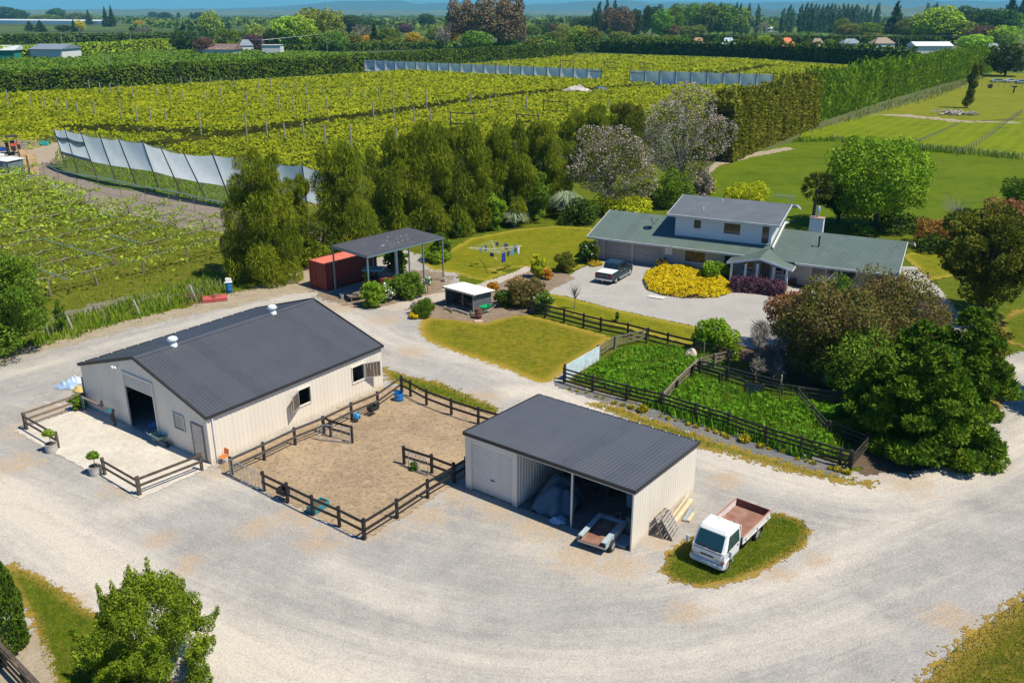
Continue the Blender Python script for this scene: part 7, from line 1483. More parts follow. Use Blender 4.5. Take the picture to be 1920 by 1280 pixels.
# bare small trees
def bare(name, label, px, pb, pt, wpx, m_, seed, n=40, group=None):
    g = G(px, pb); H = HT(px, pb, pt); R0 = wpx / 2 / ppm(g); q = random.Random(seed); t = thing(name, label, 'tree', g, 0, group); m = MB(); m.tube([(0, 0, 0), (0, 0, H * .55)], [.05 + H * .004, .03], 6); m.build('trunk', m_, t)
    m = MB()
    for i in range(n):
        z0 = H * q.uniform(.35, .6); a = q.uniform(0, 6.28); r = R0 * q.uniform(.3, 1); e = Vector((math.cos(a) * r, math.sin(a) * r, H * q.uniform(.6, 1))); m.tube([(0, 0, z0), e * .5 + Vector((0, 0, z0 * .55)), e], [.022, .014, .005], 4)
    m.build('crown', m_, t); return t
bare('bare_sapling', 'leafless young tree in the grass strip beside the drive', 1078, 580, 525, 30, M_BARKG, 1)
bare('bare_tree', 'pale leafless tree standing in front of the pasture right of the house', 1785, 440, 362, 66, M_BARKG, 2, 70)
bare('bare_shrub', 'white twisty bare branches against the right wing windows', 1540, 555, 510, 60, mat('white_twig', (.55, .53, .48), .8), 3, 26)
# island bed of gold foliage, purple hedge
ip = [(1210, 530), (1216, 514), (1240, 504), (1290, 506), (1320, 520), (1366, 534), (1369, 548), (1345, 557), (1295, 560), (1245, 553), (1215, 543)]
poly = pxpoly(ip); P0 = np.array([(p.x, p.y) for p in poly]); n = 16000; X = rng.uniform(P0[:, 0].min(), P0[:, 0].max(), n); Y = rng.uniform(P0[:, 1].min(), P0[:, 1].max(), n); sd = sdist(X, Y, poly); k = sd > -.25; X, Y, sd = X[k], Y[k], sd[k]
Z = (np.clip((sd + .3) / 1.1, 0, 1) ** .5) * (.72 + .22 * vnoise(X, Y, 1.6)) * (1 - np.abs(rng.normal(0, .12, len(X))))
t = thing('golden_island_hedge', 'low mounded golden yellow planting filling the island in the drive', 'hedge', poly[0]); V, Fq = leaf_quads(np.stack([X - poly[0].x, Y - poly[0].y, np.clip(Z, .03, 2)], 1), np.tile([[0, -.3, 1.0]], (len(X), 1)), .13, 1.8, 'out', .9); link('foliage', fast_mesh('foliage', V, Fq, leafmat('gold_heath', (.42, .33, .010), (.84, .64, .012), (.80, .52, .012), 1.4, .3)), t)
m = MB(); m.prism([(p.x - poly[0].x, p.y - poly[0].y) for p in poly], .0, .06); m.build('soil', M_BED, t)
def hedge(name, label, line, width, height, lm, dens, size, base_z=0.0, top_var=.25, streak=.0, aspect=1.8, mode='out', cat='hedge', group=None, dark=None, face=.9, batter=.0, h_end=None, gap=None):
    """clipped or ragged hedge along a ground line: leaf shell over a rounded box"""
    line = [Vector((p[0], p[1], 0)) for p in line]; t = thing(name, label, cat, line[0], 0, group); Ps = []; Ns = []
    tot = sum((b - a).length for a, b in zip(line[:-1], line[1:])); acc = 0
    for a, b in zip(line[:-1], line[1:]):
        L = (b - a).length; d = (b - a) / L; nn = np.array([-d.y, d.x]); n = int(L * (2 * height + width) * dens)
        s = rng.uniform(0, 1, n) * (2 * height + width); u = rng.uniform(0, L, n); H_ = height if h_end is None else height + (h_end - height) * (acc + u) / tot
        wob = .5 * vnoise(u + acc, u * 0 + 3, 5.0) + .35 * vnoise(u + acc, u * 0 + 9, 1.7)
        tv = H_ * (1 + top_var * .12 * vnoise(u + acc, u * 0, 3.0)) + top_var * np.abs(rng.normal(0, .35, n)) * (s > height)
        onL, onT = s < height, (s >= height) & (s < height + width); z = np.where(onL, s / height * tv, np.where(onT, tv, (2 * height + width - s) / height * tv)); off = np.where(onL, -width / 2, np.where(onT, s - height - width / 2, width / 2))
        rnd_ = np.clip((z / tv - .86) / .14, 0, 1); off = off * (1 - .35 * rnd_ ** 2) * (1 + batter * (1 - z / tv)); dep = np.abs(rng.normal(0, .16, n)) * face
        side = np.sign(off); off = off + side * (wob * .35 * (~onT)) - side * dep * (~onT); z = z - dep * onT
        x = a.x + d.x * u + nn[0] * off - line[0].x; y = a.y + d.y * u + nn[1] * off - line[0].y
        P = np.stack([x, y, np.clip(z, .05, None) + base_z], 1); N = np.stack([nn[0] * side * (~onT), nn[1] * side * (~onT), np.where(onT, 1.0, .25)], 1); Ps.append(P); Ns.append(nrm(N)); acc += L
    for e, sg in ((line[0], -1), (line[-1], 1)):
        d = (line[1] - line[0]).normalized() if sg < 0 else (line[-1] - line[-2]).normalized(); n = int(width * height * dens); H_ = height if (h_end is None or sg < 0) else h_end; off = rng.uniform(-.5, .5, n) * width; z = rng.uniform(0, H_, n); de = np.abs(rng.normal(0, .2, n)) * face
        Ps.append(np.stack([e.x - line[0].x + d.x * sg * (-de) - d.y * off, e.y - line[0].y + d.y * sg * (-de) + d.x * off, z + base_z], 1)); Ns.append(np.tile([[d.x * sg, d.y * sg, .2]], (n, 1)))
    V, Fq = leaf_quads(np.concatenate(Ps), np.concatenate(Ns), size, aspect, mode); link('foliage', fast_mesh('foliage', V, Fq, lm), t)
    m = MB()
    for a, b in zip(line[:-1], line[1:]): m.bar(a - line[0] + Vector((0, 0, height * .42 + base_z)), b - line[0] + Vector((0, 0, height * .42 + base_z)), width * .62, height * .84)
    m.build('dark_core', mat('hedge_inside', (.012, .018, .006), .95), t)  # solid near-black box puts the shaded hedge interior into colour
    return t
hedge('barberry_hedge', 'low dark purple hedge in front of the porch', [G(1368, 546), G(1420, 549), G(1470, 556)], 1.1, 1.15, L_PURP, 210, .10, top_var=.5)
# ================================================================== ORCHARD CANOPY, HEDGES, PENS, GRASS FRINGES
L_KIWI = leafmat('kiwi_vine_leaf', (.06, .085, .006), (.20, .215, .012), (.25, .24, .016), .09, .38)
kp = [(p.x, p.y) for p in pxpoly(KIWI, 1.8)]
def scatter(poly, n, wfun=None):
    P0 = np.array([(p[0], p[1]) for p in poly]); X = rng.uniform(P0[:, 0].min(), P0[:, 0].max(), n); Y = rng.uniform(P0[:, 1].min(), P0[:, 1].max(), n); sd = sdist(X, Y, poly); k = sd > 0
    if wfun is not None: k &= rng.uniform(0, 1, n) < wfun(X, Y, sd)
    return X[k], Y[k], sd[k]
GAPS = [[G(x, y, 1.5) for x, y in l] for l in ([(300, 268), (420, 254), (560, 232), (650, 220), (760, 206), (870, 188), (960, 177), (1130, 164), (1250, 158)], [(150, 238), (300, 245), (420, 250)], [(1290, 132), (1350, 138), (1445, 122)])]
def kw(X, Y, sd):
    D = np.hypot(X, Y); d = np.clip((230 / D) ** 1.5, .16, 2.6) / 2.6; g = np.minimum.reduce([ldist(X, Y, l) for l in GAPS]); d = d * np.clip((g - 4.0) / 2, .03, 1)
    v = -X * math.sin(AX) + Y * math.cos(AX); row = .82 + .18 * np.cos(v * 6.2832 / 4.6); return d * row * (1 - .4 * (vnoise(X, Y, 9) > .8))
n = 1500000; X, Y, sd = scatter(kp, n, kw); v = -X * math.sin(AX) + Y * math.cos(AX)
Z = 1.62 + .28 * vnoise(X, Y, 5) + .12 * np.cos(v * 6.2832 / 4.6) + rng.normal(0, .14, len(X)); D = np.hypot(X, Y)
edge = sd < 1.2; Z = np.where(edge, rng.uniform(.2, 1.9, len(X)), Z)
N = np.tile([[-.1, -.35, 1.0]], (len(X), 1)); sz = np.clip(D / 430, .27, .95)
V, Fq = leaf_quads(np.stack([X, Y, np.clip(Z, .15, None)], 1), N, 1.0, 1.25, 'out', .55); c = V.reshape(-1, 4, 3).mean(1, keepdims=True); V = ((V.reshape(-1, 4, 3) - c) * sz[:, None, None] + c).reshape(-1, 3)
o = link('kiwifruit_canopy', fast_mesh('kiwifruit_canopy', V, Fq, L_KIWI)); tag(o, 'broad yellow-green kiwifruit vine canopy filling the block behind the tree row', 'vines', None, 'stuff')
print('kiwi quads', len(Fq))
# sparse vine block at the left
lp = [(p.x, p.y) for p in pxpoly(LEFTBLK)]
L_VINE = leafmat('young_vine_leaf', (.07, .11, .014), (.19, .25, .04), (.30, .33, .09), .5, .35)
R1 = G(93, 557); sA = 4.7; sB = 5.2; vines = []
def make_vine(seed):
    q = random.Random(seed); t = thing('kiwifruit_vine', 'x', 'vine', (0, 0, 0), 0, 'kiwifruit vines in the left block'); m = MB(); e = Vector((q.uniform(-.5, .2), q.uniform(-.3, .3), 1.55)); m.tube([(0, 0, -.1), Vector((e.x * .3 + q.uniform(-.15, .15), e.y * .6, .8)), e], [.13, .09, .08], 7)
    bl = []
    for s in (-1, 1):
        p = e; pts = [p]
        for k in range(4): p = p + Vector((s * .62, q.uniform(-.16, .16), q.uniform(-.06, .12))); pts.append(p)
        m.tube(pts, [.075, .07, .055, .04, .03], 6)
        for k in range(7): c = pts[1 + k % 4]; f = c + Vector((q.uniform(-.5, .5), q.choice((-1, 1)) * q.uniform(.5, 1.7), q.uniform(-.1, .25))); m.tube([c, (c + f) / 2 + Vector((0, 0, .1)), f], [.03, .022, .01], 4); bl.append((tuple(f), (.6, .6, .25)))
        for k in range(3): bl.append((tuple(pts[1 + k]), (.55, .5, .22)))
    m.build('trunk', mat('shaggy_vine_bark', (.20, .155, .125), .95, 0, .35, 5), t, True); leaf_obj('leaves', bl, 240, .17, L_VINE, t, 1.2, 'out', .7, .5, .2); return t
prot = [make_vine(s) for s in (1, 2, 3)]; used = [False] * 3
hb_ = [(p.x, p.y) for p in pxpoly([(-150, 345), (20, 328), (80, 341), (190, 390), (250, 398), (330, 420), (440, 440), (440, 505), (330, 540), (220, 556), (110, 583), (30, 630), (-150, 630)])]
nrow = 0
for j in range(0, 13):
    for i in range(-5, 17):
        p = R1 + AV * (i * sA + rnd.uniform(-.3, .3)) + BV * (j * sB); 
        if sdist(np.array([p.x]), np.array([p.y]), hb_)[0] < .3: continue
        k = rnd.randrange(3); lab = 'gnarled kiwifruit vine with bare arms among the rows of the left block'
        if not used[k]: o = prot[k]; used[k] = True; o.location = (p.x, p.y, 0); o.rotation_euler = (0, 0, AX)
        else: o = dup(prot[k], (p.x, p.y, 0), AX + (math.pi if rnd.random() < .5 else 0))
        o['label'] = lab; o.scale = (1, 1, rnd.uniform(.92, 1.1)); nrow += 1
for k in range(3):
    if not used[k]: bpy.data.objects.remove(prot[k])
print('vines', nrow)
P3 = R1 + BV * sB * 4; 
def lw(X, Y, sd):
    j = ((X - R1.x) * BV.x + (Y - R1.y) * BV.y) / sB; d = np.clip((j - 2.2) / 5.0, .04, 1); r = .55 + .45 * np.cos(j * 6.2832); return np.clip(d * r, .03, 1) * (vnoise(X, Y, 5) > -.55)
X, Y, sd = scatter(lp, 46000, lw); Z = 1.6 + .2 * vnoise(X, Y, 3) + rng.normal(0, .14, len(X)); V, Fq = leaf_quads(np.stack([X, Y, Z], 1), np.tile([[0, -.25, 1.0]], (len(X), 1)), .3, 1.25, 'out', .7)
tag(link('young_vine_canopy', fast_mesh('young_vine_canopy', V, Fq, L_VINE)), 'thin leafy canopy over the back rows of the left vine block', 'vines', None, 'stuff')
for k, (a, c) in enumerate((((61, 500), (130, 525)), ((-10, 385), (14, 398)), ((76, 447), (212, 485)), ((184, 398), (222, 407)), ((258, 415), (300, 428)), ((205, 440), (260, 455)), ((10, 392), (30, 400)))):
    p, q_ = G(a[0], a[1], 1.8), G(c[0], c[1], 1.8); b = MB(); b.tube([(0, 0, 0), q_ - p], .045, 5); o = b.build('irrigation_pipe', MATS['irrigation_pipe']); o.location = p
    tag(o, ['blue irrigation pipe above the front left vines', 'short blue pipe at the left picture edge in the vines', 'longest blue irrigation pipe across the middle of the left vines', 'blue pipe at the back right of the left vines by the bare soil', 'blue pipe rightmost in the left vines near the soil strip', 'blue pipe stub between the middle rows of the left vines', 'second short blue pipe near the left edge of the vines'][k], 'pipe')
# grass in the left block
def grass(name, label, poly, n, h, w, lm, cat='grass', wfun=None, zb=0.0, hv=.5, lean=.5):
    X, Y, sd = scatter([(p[0], p[1]) for p in poly], n, wfun); n = len(X); a = rng.uniform(0, 6.283, n); L = h * rng.uniform(1 - hv, 1 + hv, n); d = np.stack([np.cos(a) * L * lean * rng.uniform(.2, 1, n), np.sin(a) * L * lean * rng.uniform(.2, 1, n), L], 1); pr = np.stack([-np.sin(a), np.cos(a), np.zeros(n)], 1) * (w * rng.uniform(.6, 1.3, n))[:, None]
    o = np.stack([X, Y, np.full(n, zb)], 1); V = np.stack([o - pr, o + pr, o + d + pr * .2, o + d - pr * .2], 1).reshape(-1, 3)
    return tag(link(name, fast_mesh(name, V, np.arange(len(V)).reshape(-1, 4), lm)), label, cat, None, 'stuff')
L_GR = leafmat('long_grass_blade', (.04, .085, .010), (.12, .185, .022), (.19, .20, .04), .5, .35); L_GRD = leafmat('dry_grass_blade', (.09, .11, .015), (.22, .18, .05), (.08, .13, .018), .8, .3)
L_WEED = leafmat('pen_weed_leaf', (.03, .085, .008), (.09, .19, .018), (.13, .24, .03), .7, .35)
grass('orchard_grass', 'long green grass growing under the sparse left vines', pxpoly(LEFTBLK), 60000, .2, .05, L_GR, wfun=lambda X, Y, sd: .15 + .6 * (vnoise(X, Y, 3) > .15))
grass('windbreak_weeds', 'weedy green strip under the leaning windbreak', [G(x, y) for x, y in ((95, 305), (130, 310), (300, 362), (440, 398), (560, 425), (570, 400), (450, 365), (330, 330), (160, 285), (110, 280))], 26000, .45, .08, L_GR, wfun=lambda X, Y, sd: .3 + .7 * (vnoise(X, Y, 3) > -.1))
grass('track_weeds', 'patchy weeds along the dirt edge of the left track', pxpoly([(60, 660), (150, 635), (300, 600), (430, 560), (560, 520), (590, 500), (560, 505), (430, 545), (290, 588), (130, 625)]), 6000, .16, .05, L_GRD, wfun=lambda X, Y, sd: .05 + .8 * (vnoise(X, Y, 1.6) > .6))
grass('fence_grass', 'rank grass along the left wire fence', pxpoly([(60, 655), (70, 610), (200, 575), (300, 545), (420, 510), (440, 540), (330, 580), (200, 615), (130, 640)]), 17000, .45, .05, L_GR, wfun=lambda X, Y, sd: .3 + .6 * (vnoise(X, Y, 2.2) > .1))
PEN1 = pxpoly([(1075, 715), (1155, 660), (1215, 648), (1345, 668), (1352, 686), (1300, 700), (1238, 757), (1180, 745)]); PEN2 = pxpoly([(1245, 760), (1305, 706), (1400, 742), (1462, 752), (1500, 758), (1550, 820), (1590, 868), (1500, 846), (1430, 826), (1300, 783)]); PEN3 = pxpoly([(1505, 756), (1640, 770), (1640, 840), (1560, 815)])
def weeds(name, label, poly, n, h, s):
    X, Y, sd = scatter([(p.x, p.y) for p in poly], n); hh = h * np.clip(.55 + .5 * vnoise(X, Y, 2.4), .15, 1.3) * np.clip(sd / .5 + .4, .3, 1); Z = hh * rng.uniform(.15, 1, len(X)) ** .6; V, Fq = leaf_quads(np.stack([X, Y, Z + .05], 1), np.tile([[0, 0, 1.0]], (len(X), 1)), s, 1.5, 'out', .9)
    tag(link(name, fast_mesh(name, V, Fq, L_WEED)), label, 'weeds', None, 'stuff')
weeds('pen_weeds', 'thick green weeds filling the upper sheep pen', PEN1, 15000, .5, .15); weeds('pen_weeds', 'tall leafy green weeds filling the lower sheep pen', PEN2, 22000, .75, .19); weeds('pen_weeds', 'green weeds in the shaded corner pen by the cypress', PEN3, 6000, .5, .17)
grass('pen_grass_blades', 'long grass stalks among the pen weeds', PEN2, 7000, .8, .02, L_GR); grass('pen_grass_blades', 'long grass stalks in the upper pen', PEN1, 8000, .5, .02, L_GR)
grass('pen_edge_weeds', 'dark green weeds growing through the bottom rails of the long sheep yard fence', pxpoly([(1200, 760), (1240, 762), (1440, 828), (1530, 862), (1500, 862), (1400, 826), (1290, 794)]), 5200, .5, .07, L_WEED)
# ragged lawn edges near the camera and in the yard
grass('island_blades', 'tufted grass on the island around the white truck', pxpoly([(1240, 1070), (1252, 1040), (1290, 1012), (1400, 963), (1460, 963), (1505, 977), (1520, 996), (1504, 1026), (1440, 1064), (1312, 1100), (1260, 1088)]), 26000, .09, .02, leafmat('short_turf_blade', (.04, .085, .010), (.115, .155, .022), (.20, .17, .04), .7, .3))
grass('corner_blades', 'tufted grass in the bottom right corner', pxpoly([(1735, 1290), (1750, 1255), (1800, 1210), (1870, 1155), (1930, 1112), (2000, 1095), (2000, 1290)]), 26000, .11, .018, L_GRD)
grass('near_blades', 'tufted grass in the bottom left foreground', pxpoly([(30, 1065), (110, 1103), (160, 1142), (213, 1168), (250, 1205), (310, 1290), (110, 1290), (80, 1240), (72, 1175)]), 30000, .10, .016, MATS['short_turf_blade'])
grass('strip_blades', 'straggling yellow-green grass strip behind the implement shed', pxpoly([(1105, 760), (1140, 760), (1330, 822), (1540, 886), (1630, 905), (1520, 893), (1300, 834), (1190, 791)]), 9000, .16, .03, L_GRD, wfun=lambda X, Y, sd: .25 + .7 * (vnoise(X, Y, 2) > 0))
grass('paddock_blades', 'green grass strip between the dirt yard fence and the driveway', pxpoly([(720, 692), (760, 706), (830, 722), (935, 768), (925, 782), (850, 758), (755, 724)]), 9000, .16, .025, L_GR)
grass('pasture_blades', 'coarse tufts in the rough grass line across the right-hand fields', [G(x, y) for x, y in ((1500, 262), (1560, 262), (1700, 272), (1910, 294), (1910, 300), (1700, 281), (1560, 266), (1480, 268))], 9000, .7, .12, L_GR)
grass('pasture_blades', 'rough grass beneath the long poplar hedge', [G(x, y) for x, y in ((1480, 262), (1560, 232), (1640, 200), (1730, 178), (1840, 140), (1850, 145), (1740, 190), (1640, 214), (1540, 245))], 14000, .8, .15, L_GRD)
# flowering clumps along the mulch
FC = [(1068, 731, 0), (1082, 735, 0), (1100, 738, 0), (1118, 745, 0), (1131, 748, 0), (1152, 757, 1), (1168, 761, 1), (1184, 766, 2), (1205, 772, 3), (1239, 782, 0), (1253, 787, 1), (1267, 790, 0), (1290, 798, 1), (1305, 802, 1), (1328, 808, 1), (1342, 813, 1), (1355, 817, 1), (1364, 822, 1), (1395, 828, 3), (1426, 839, 2), (1441, 843, 0), (1466, 848, 1), (1495, 862, 0), (1512, 866, 0), (1525, 870, 1), (1556, 880, 1), (1570, 883, 2), (1588, 888, 2)]
def clump(r, n, s): 
    t = thing('flower_clump', 'x', 'plant', (0, 0, 0), 0, 'yellow clumps along the mulch strip'); leaf_obj('foliage', [((0, 0, r * .5), (r, r, r * .7))], n, s, leafmat('yellow_strap_leaf', (.20, .20, .02), (.46, .40, .04), (.62, .45, .04), 3, .3), t, 3.0, 'up', 1.4); leaf_obj('flowers', [((0, 0, r * .7), (r * .9, r * .9, r * .6))], n // 3, s * .8, L_YFLOWER, t, 1.2, 'out', 1)['kind'] = 'stuff'; return t
cp_ = [clump(.12, 40, .07), clump(.17, 70, .08), clump(.22, 110, .09), clump(.34, 220, .11)]; cu = [0] * 4
for i, (x, y, k) in enumerate(FC):
    lab = ['tiny yellow tuft in the grey mulch strip below the sheep yard fence', 'small yellow clump in the grey mulch strip below the sheep yard fence', 'medium yellow-green clump in the grey mulch strip below the sheep yard fence', 'big yellow-green clump in the grey mulch strip below the sheep yard fence'][k]
    if cu[k] == 0: o = cp_[k]; o.location = G(x, y)
    else: o = dup(cp_[k], G(x, y), rnd.uniform(0, 6))
    cu[k] += 1; o['label'] = lab; o['group'] = ['tiny yellow tufts in the mulch', 'small yellow clumps in the mulch', 'medium yellow clumps in the mulch', 'big yellow clumps in the mulch'][k]
# ---- hedges
L_H1 = leafmat('tall_hedge_leaf', (.016, .036, .008), (.055, .095, .016), (.10, .125, .022), .12, .2); L_POP = leafmat('poplar_hedge_leaf', (.035, .075, .008), (.125, .19, .022), (.18, .24, .035), .12, .3); L_HB = leafmat('lime_hedge_leaf', (.07, .12, .012), (.19, .25, .03), (.26, .30, .045), .1, .3)
hedge('tall_hedge', 'tall dark clipped hedge along the left back of the vines', [G(-40, 183), G(320, 157), G(640, 137.5), G(860, 119), G(1073, 103)], 3.2, 6.7, L_H1, 5.0, .6, top_var=.3)
hedge('tall_hedge', 'dark ragged hedge closing the far right end of the vines', [G(1063, 99), G(1128, 99), G(1400, 108), G(1560, 118), G(1712, 127)], 3.5, 8.0, L_H1, 2.0, .9, top_var=1.2)
hedge('poplar_hedge', 'long tall bright poplar hedge running to the upper right', [G(1508, 232), G(1640, 190), G(1755, 158), G(1856, 133)], 4.0, 9.4, L_POP, 9.0, .42, top_var=1.6, aspect=2.0, mode='up', h_end=8.6)
hedge('conifer_hedge', 'golden-olive conifer hedge behind the mauve blossom trees', [G(1342, 303), G(1400, 277), G(1510, 235)], 5.2, 9.9, L_GOLDC, 22.0, .30, top_var=1.0, aspect=2.4, mode='spray', batter=.15)
hedge('far_hedge', 'straight dark shelter hedge across the far left fields', [G(-60, 84), G(400, 78), G(640, 76)], 4, 7.0, L_H1, .9, 1.4)
hedge('lime_hedge', 'light green clipped hedge in front of the far left sheds', [G(-40, 116), G(60, 113), G(200, 103), G(335, 93)], 4, 7.0, L_HB, 1.6, 1.0)
hedge('low_hedge', 'low dark hedge right of the flat white building', [G(528, 98), G(640, 96), G(830, 92)], 4, 4.2, L_H1, 1.6, 1.0)
hedge('far_hedge', 'long dark shelter hedge behind the far right houses', [G(1285, 82), G(1500, 84), G(1765, 90)], 5, 6.6, L_DARKG, 1.1, 1.3)
hedge('low_hedge', 'short dark hedge far behind the end of the tall clipped hedge', [G(1000, 82), G(1072, 80)], 5, 4.5, L_H1, 1.2, 1.2)
# young orchard behind the tall hedge
yo = pxpoly([(-40, 132), (60, 128), (330, 116), (540, 105), (640, 101), (860, 90), (640, 98), (330, 96), (60, 118), (-40, 121)], 1.5)
def yw(X, Y, sd): v = X * math.cos(AX) + Y * math.sin(AX); return .25 + .75 * (np.cos(v * 6.2832 / 7) > -.2)
X, Y, sd = scatter([(p.x, p.y) for p in pxpoly([(-60, 160), (320, 138), (560, 118), (700, 104), (560, 100), (335, 97), (200, 106), (-60, 120)])], 90000, yw); V, Fq = leaf_quads(np.stack([X, Y, rng.uniform(.4, 1.7, len(X))], 1), np.tile([[0, -.4, 1.0]], (len(X), 1)), 1.0, 1.3, 'out', .9)
tag(link('young_orchard', fast_mesh('young_orchard', V, Fq, L_GREEN)), 'green orchard rows between the tall clipped hedge and the light hedge', 'orchard', None, 'stuff')
# field fences right
def postline(label, pts, n, h=1.2, r=.08, m=None):
    P = [G(x, y) for x, y in pts]; root = thing('field_fence', label, 'fence', P[0]); tot = []; 
    for a, b in zip(P[:-1], P[1:]):
        for i in range(n): tot.append(a + (b - a) * (i / n))
    tot.append(P[-1]); me = None
    for p in tot:
        if me is None: q = MB(); q.tube([(0, 0, 0), (0, 0, h)], r, 6); ob = q.build('post', m or M_OLDWOOD, root); me = ob.data
        else: ob = link('post', me, root)
        ob.location = p - P[0]
    for z in (.4, .7, 1.0): q = MB(); q.tube([p - P[0] + Vector((0, 0, z)) for p in tot], .012, 4); q.build('wire', M_STEEL, root)
postline('wire fence climbing through the right-hand fields', [(1795, 292), (1830, 275), (1865, 250), (1892, 228), (1915, 214)], 7)
postline('wire fence along the bottom of the mown fields', [(1560, 264), (1700, 279), (1915, 299)], 14)
postline('short wire fence at the far end of the dry paddock', [(1790, 168), (1850, 162), (1915, 166)], 6)

heap('tarp_heap', 'pale and pink sheeting dumped in the vines under the long far windbreak', 'sheeting', G(1082, 172, 1.5), (9, 2.5, 1.6), mat('pale_pink_sheet', (.55, .48, .45), .7, 0, .3, 1), 31, .5)
heap('tarp_heap', 'dark blue tarpaulin beside the pale sheeting in the far vines', 'tarpaulin', G(1126, 169, 1.5), (4, 2, 1.2), mat('dark_blue_tarp', (.05, .09, .16), .5), 33, .3)
# ================================================================== FAR TREES, HOUSES, HILLS
def proto_tree(kind):
    """returns a mesh of unit height (z 0..1) and unit half-width ~.5, two materials: bark and leaf"""
    q = np.random.default_rng(hash_k(kind)); 
    if kind == 'round': bl = [((0, 0, .5), (.28, .28, .3))] + [((math.cos(i * 2.4) * .3 * math.sqrt(1 - (1 - 2 * (i + .5) / 16) ** 2), math.sin(i * 2.4) * .3 * math.sqrt(1 - (1 - 2 * (i + .5) / 16) ** 2), .54 + (1 - 2 * (i + .5) / 16) * .34), (.19, .19, .15)) for i in range(16)]; s, n, md, asp = .036, 4600, 'out', 1.5
    elif kind == 'poplar': bl = [((q.uniform(-.12, .12), q.uniform(-.12, .12), .1 + .82 * (i + .5) / 14), (.30 * (1 - (i / 14) ** 3) + .08,) * 2 + (.09,)) for i in range(14)]; s, n, md, asp = .04, 2200, 'up', 2.4
    elif kind == 'conifer': bl = [((math.cos(i * 2.4) * .3 * (1 - i / 22), math.sin(i * 2.4) * .3 * (1 - i / 22), .06 + .88 * i / 22), (.24 * (1 - i / 22) + .04,) * 2 + (.05,)) for i in range(22)]; s, n, md, asp = .045, 2000, 'spray', 2.2
    elif kind == 'tall': bl = [((0, 0, .55), (.26, .26, .34))] + [((math.cos(i * 2.4) * .27, math.sin(i * 2.4) * .27, .25 + .62 * (i + .5) / 18), (.2 * (1.1 - .5 * i / 18),) * 2 + (.12,)) for i in range(18)]; s, n, md, asp = .026, 7000, 'out', 1.6
    elif kind == 'bare': bl = [((math.cos(i * 2.4) * .3, math.sin(i * 2.4) * .3, .4 + .5 * (i % 7) / 7), (.18, .18, .14)) for i in range(12)]; s, n, md, asp = .03, 1000, 'spray', 3.5
    else: bl = [((0, 0, .45), (.4, .4, .42))] + [((math.cos(i * 2.4) * .3, math.sin(i * 2.4) * .3, .2 + .6 * (i % 5) / 5), (.2, .2, .2)) for i in range(9)]; s, n, md, asp = .06, 1300, 'out', 1.5
    P, N = blob_points(bl, n, .2, .7); k = P[:, 2] > .0; V, Fq = leaf_quads(P[k], N[k], s, asp, md)
    return V, Fq
def hash_k(s): return sum(ord(c) * (i + 7) for i, c in enumerate(s))
FARLEAF = {'green': ((.028, .055, .014), (.085, .125, .025)), 'dark': ((.010, .022, .012), (.032, .052, .024)), 'olive': ((.03, .042, .012), (.10, .11, .03)), 'bronze': ((.035, .022, .014), (.105, .065, .04)), 'lime': ((.06, .10, .016), (.17, .22, .035)), 'yellow': ((.28, .20, .01), (.52, .38, .02)), 'orange': ((.35, .15, .01), (.6, .32, .03)), 'purple': ((.025, .012, .018), (.07, .035, .045)), 'grey': ((.07, .06, .05), (.15, .13, .105)), 'willow': ((.06, .08, .03), (.15, .17, .07)), 'blue': ((.02, .045, .03), (.06, .095, .055))}
FM = {k: leafmat('far_' + k + '_leaf', [x * 1.25 for x in a], [x * 1.25 for x in b], None, .4, .25, objvar=True) for k, (a, b) in FARLEAF.items()}
PMESH = {}
def far_mesh(kind, colr, var):
    key = (kind, colr, var)
    if key not in PMESH:
        V, Fq = proto_tree(kind); a = var * 1.9; V = V.copy(); x = V[:, 0] * math.cos(a) - V[:, 1] * math.sin(a); y = V[:, 0] * math.sin(a) + V[:, 1] * math.cos(a); V[:, 0] = x * (1 + .1 * math.sin(var * 3)); V[:, 1] = y
        V[:, 2] = V[:, 2] / np.percentile(V[:, 2], 98.6); V[:, :2] /= np.percentile(np.abs(V[:, :2]), 98) * 2
        tb = MB(); tb.tube([(0, 0, 0), (0, 0, .55)], [.035, .02], 5); nv = len(V); V2 = np.concatenate([V, np.array(tb.v)]); me = bpy.data.meshes.new('far_tree')
        quads = [f for f in tb.f if len(f) == 4]; F2 = np.concatenate([Fq, np.array(quads) + nv]); me = fast_mesh('far_tree', V2, F2, FM[colr]); me.materials.append(M_BARK); mi = np.zeros(len(F2), dtype=np.int32); mi[len(Fq):] = 1; me.polygons.foreach_set('material_index', mi); PMESH[key] = me
    return PMESH[key]
NM = {'round': 'broadleaf_tree', 'poplar': 'poplar_tree', 'conifer': 'conifer_tree', 'tall': 'broadleaf_tree', 'bare': 'bare_tree', 'shrub': 'shrub'}
WD = {'round': 'round', 'poplar': 'columnar poplar', 'conifer': 'conical', 'tall': 'tall', 'bare': 'thin twiggy', 'shrub': 'low bushy'}
CW = {'green': 'mid green', 'dark': 'dark green', 'olive': 'olive', 'bronze': 'bronze-brown', 'lime': 'light green', 'yellow': 'bright yellow', 'orange': 'orange', 'purple': 'purple-black', 'grey': 'grey-brown', 'willow': 'pale willow-green', 'blue': 'blue-green'}
FT = []
def ft(kind, colr, *items):
    for it in items: FT.append((kind, colr) + it)
ft('round', 'dark', (12, 39, 14, 40), (38, 41, 20, 26), (108, 40, 17, 25), (120, 60, 48, 22), (287, 34, 23, 13), (310, 38, 24, 22), (375, 38, 24, 20), (350, 98, 58, 44), (510, 94, 56, 22), (655, 64, 30, 42), (800, 52, 27, 28), (1020, 70, 47, 22), (1095, 64, 33, 42), (1190, 72, 20, 22), (1213, 56, 15, 16), (1650, 66, 45, 22), (1805, 66, 14, 44), (1850, 76, 20, 54), (1830, 82, 44, 40))
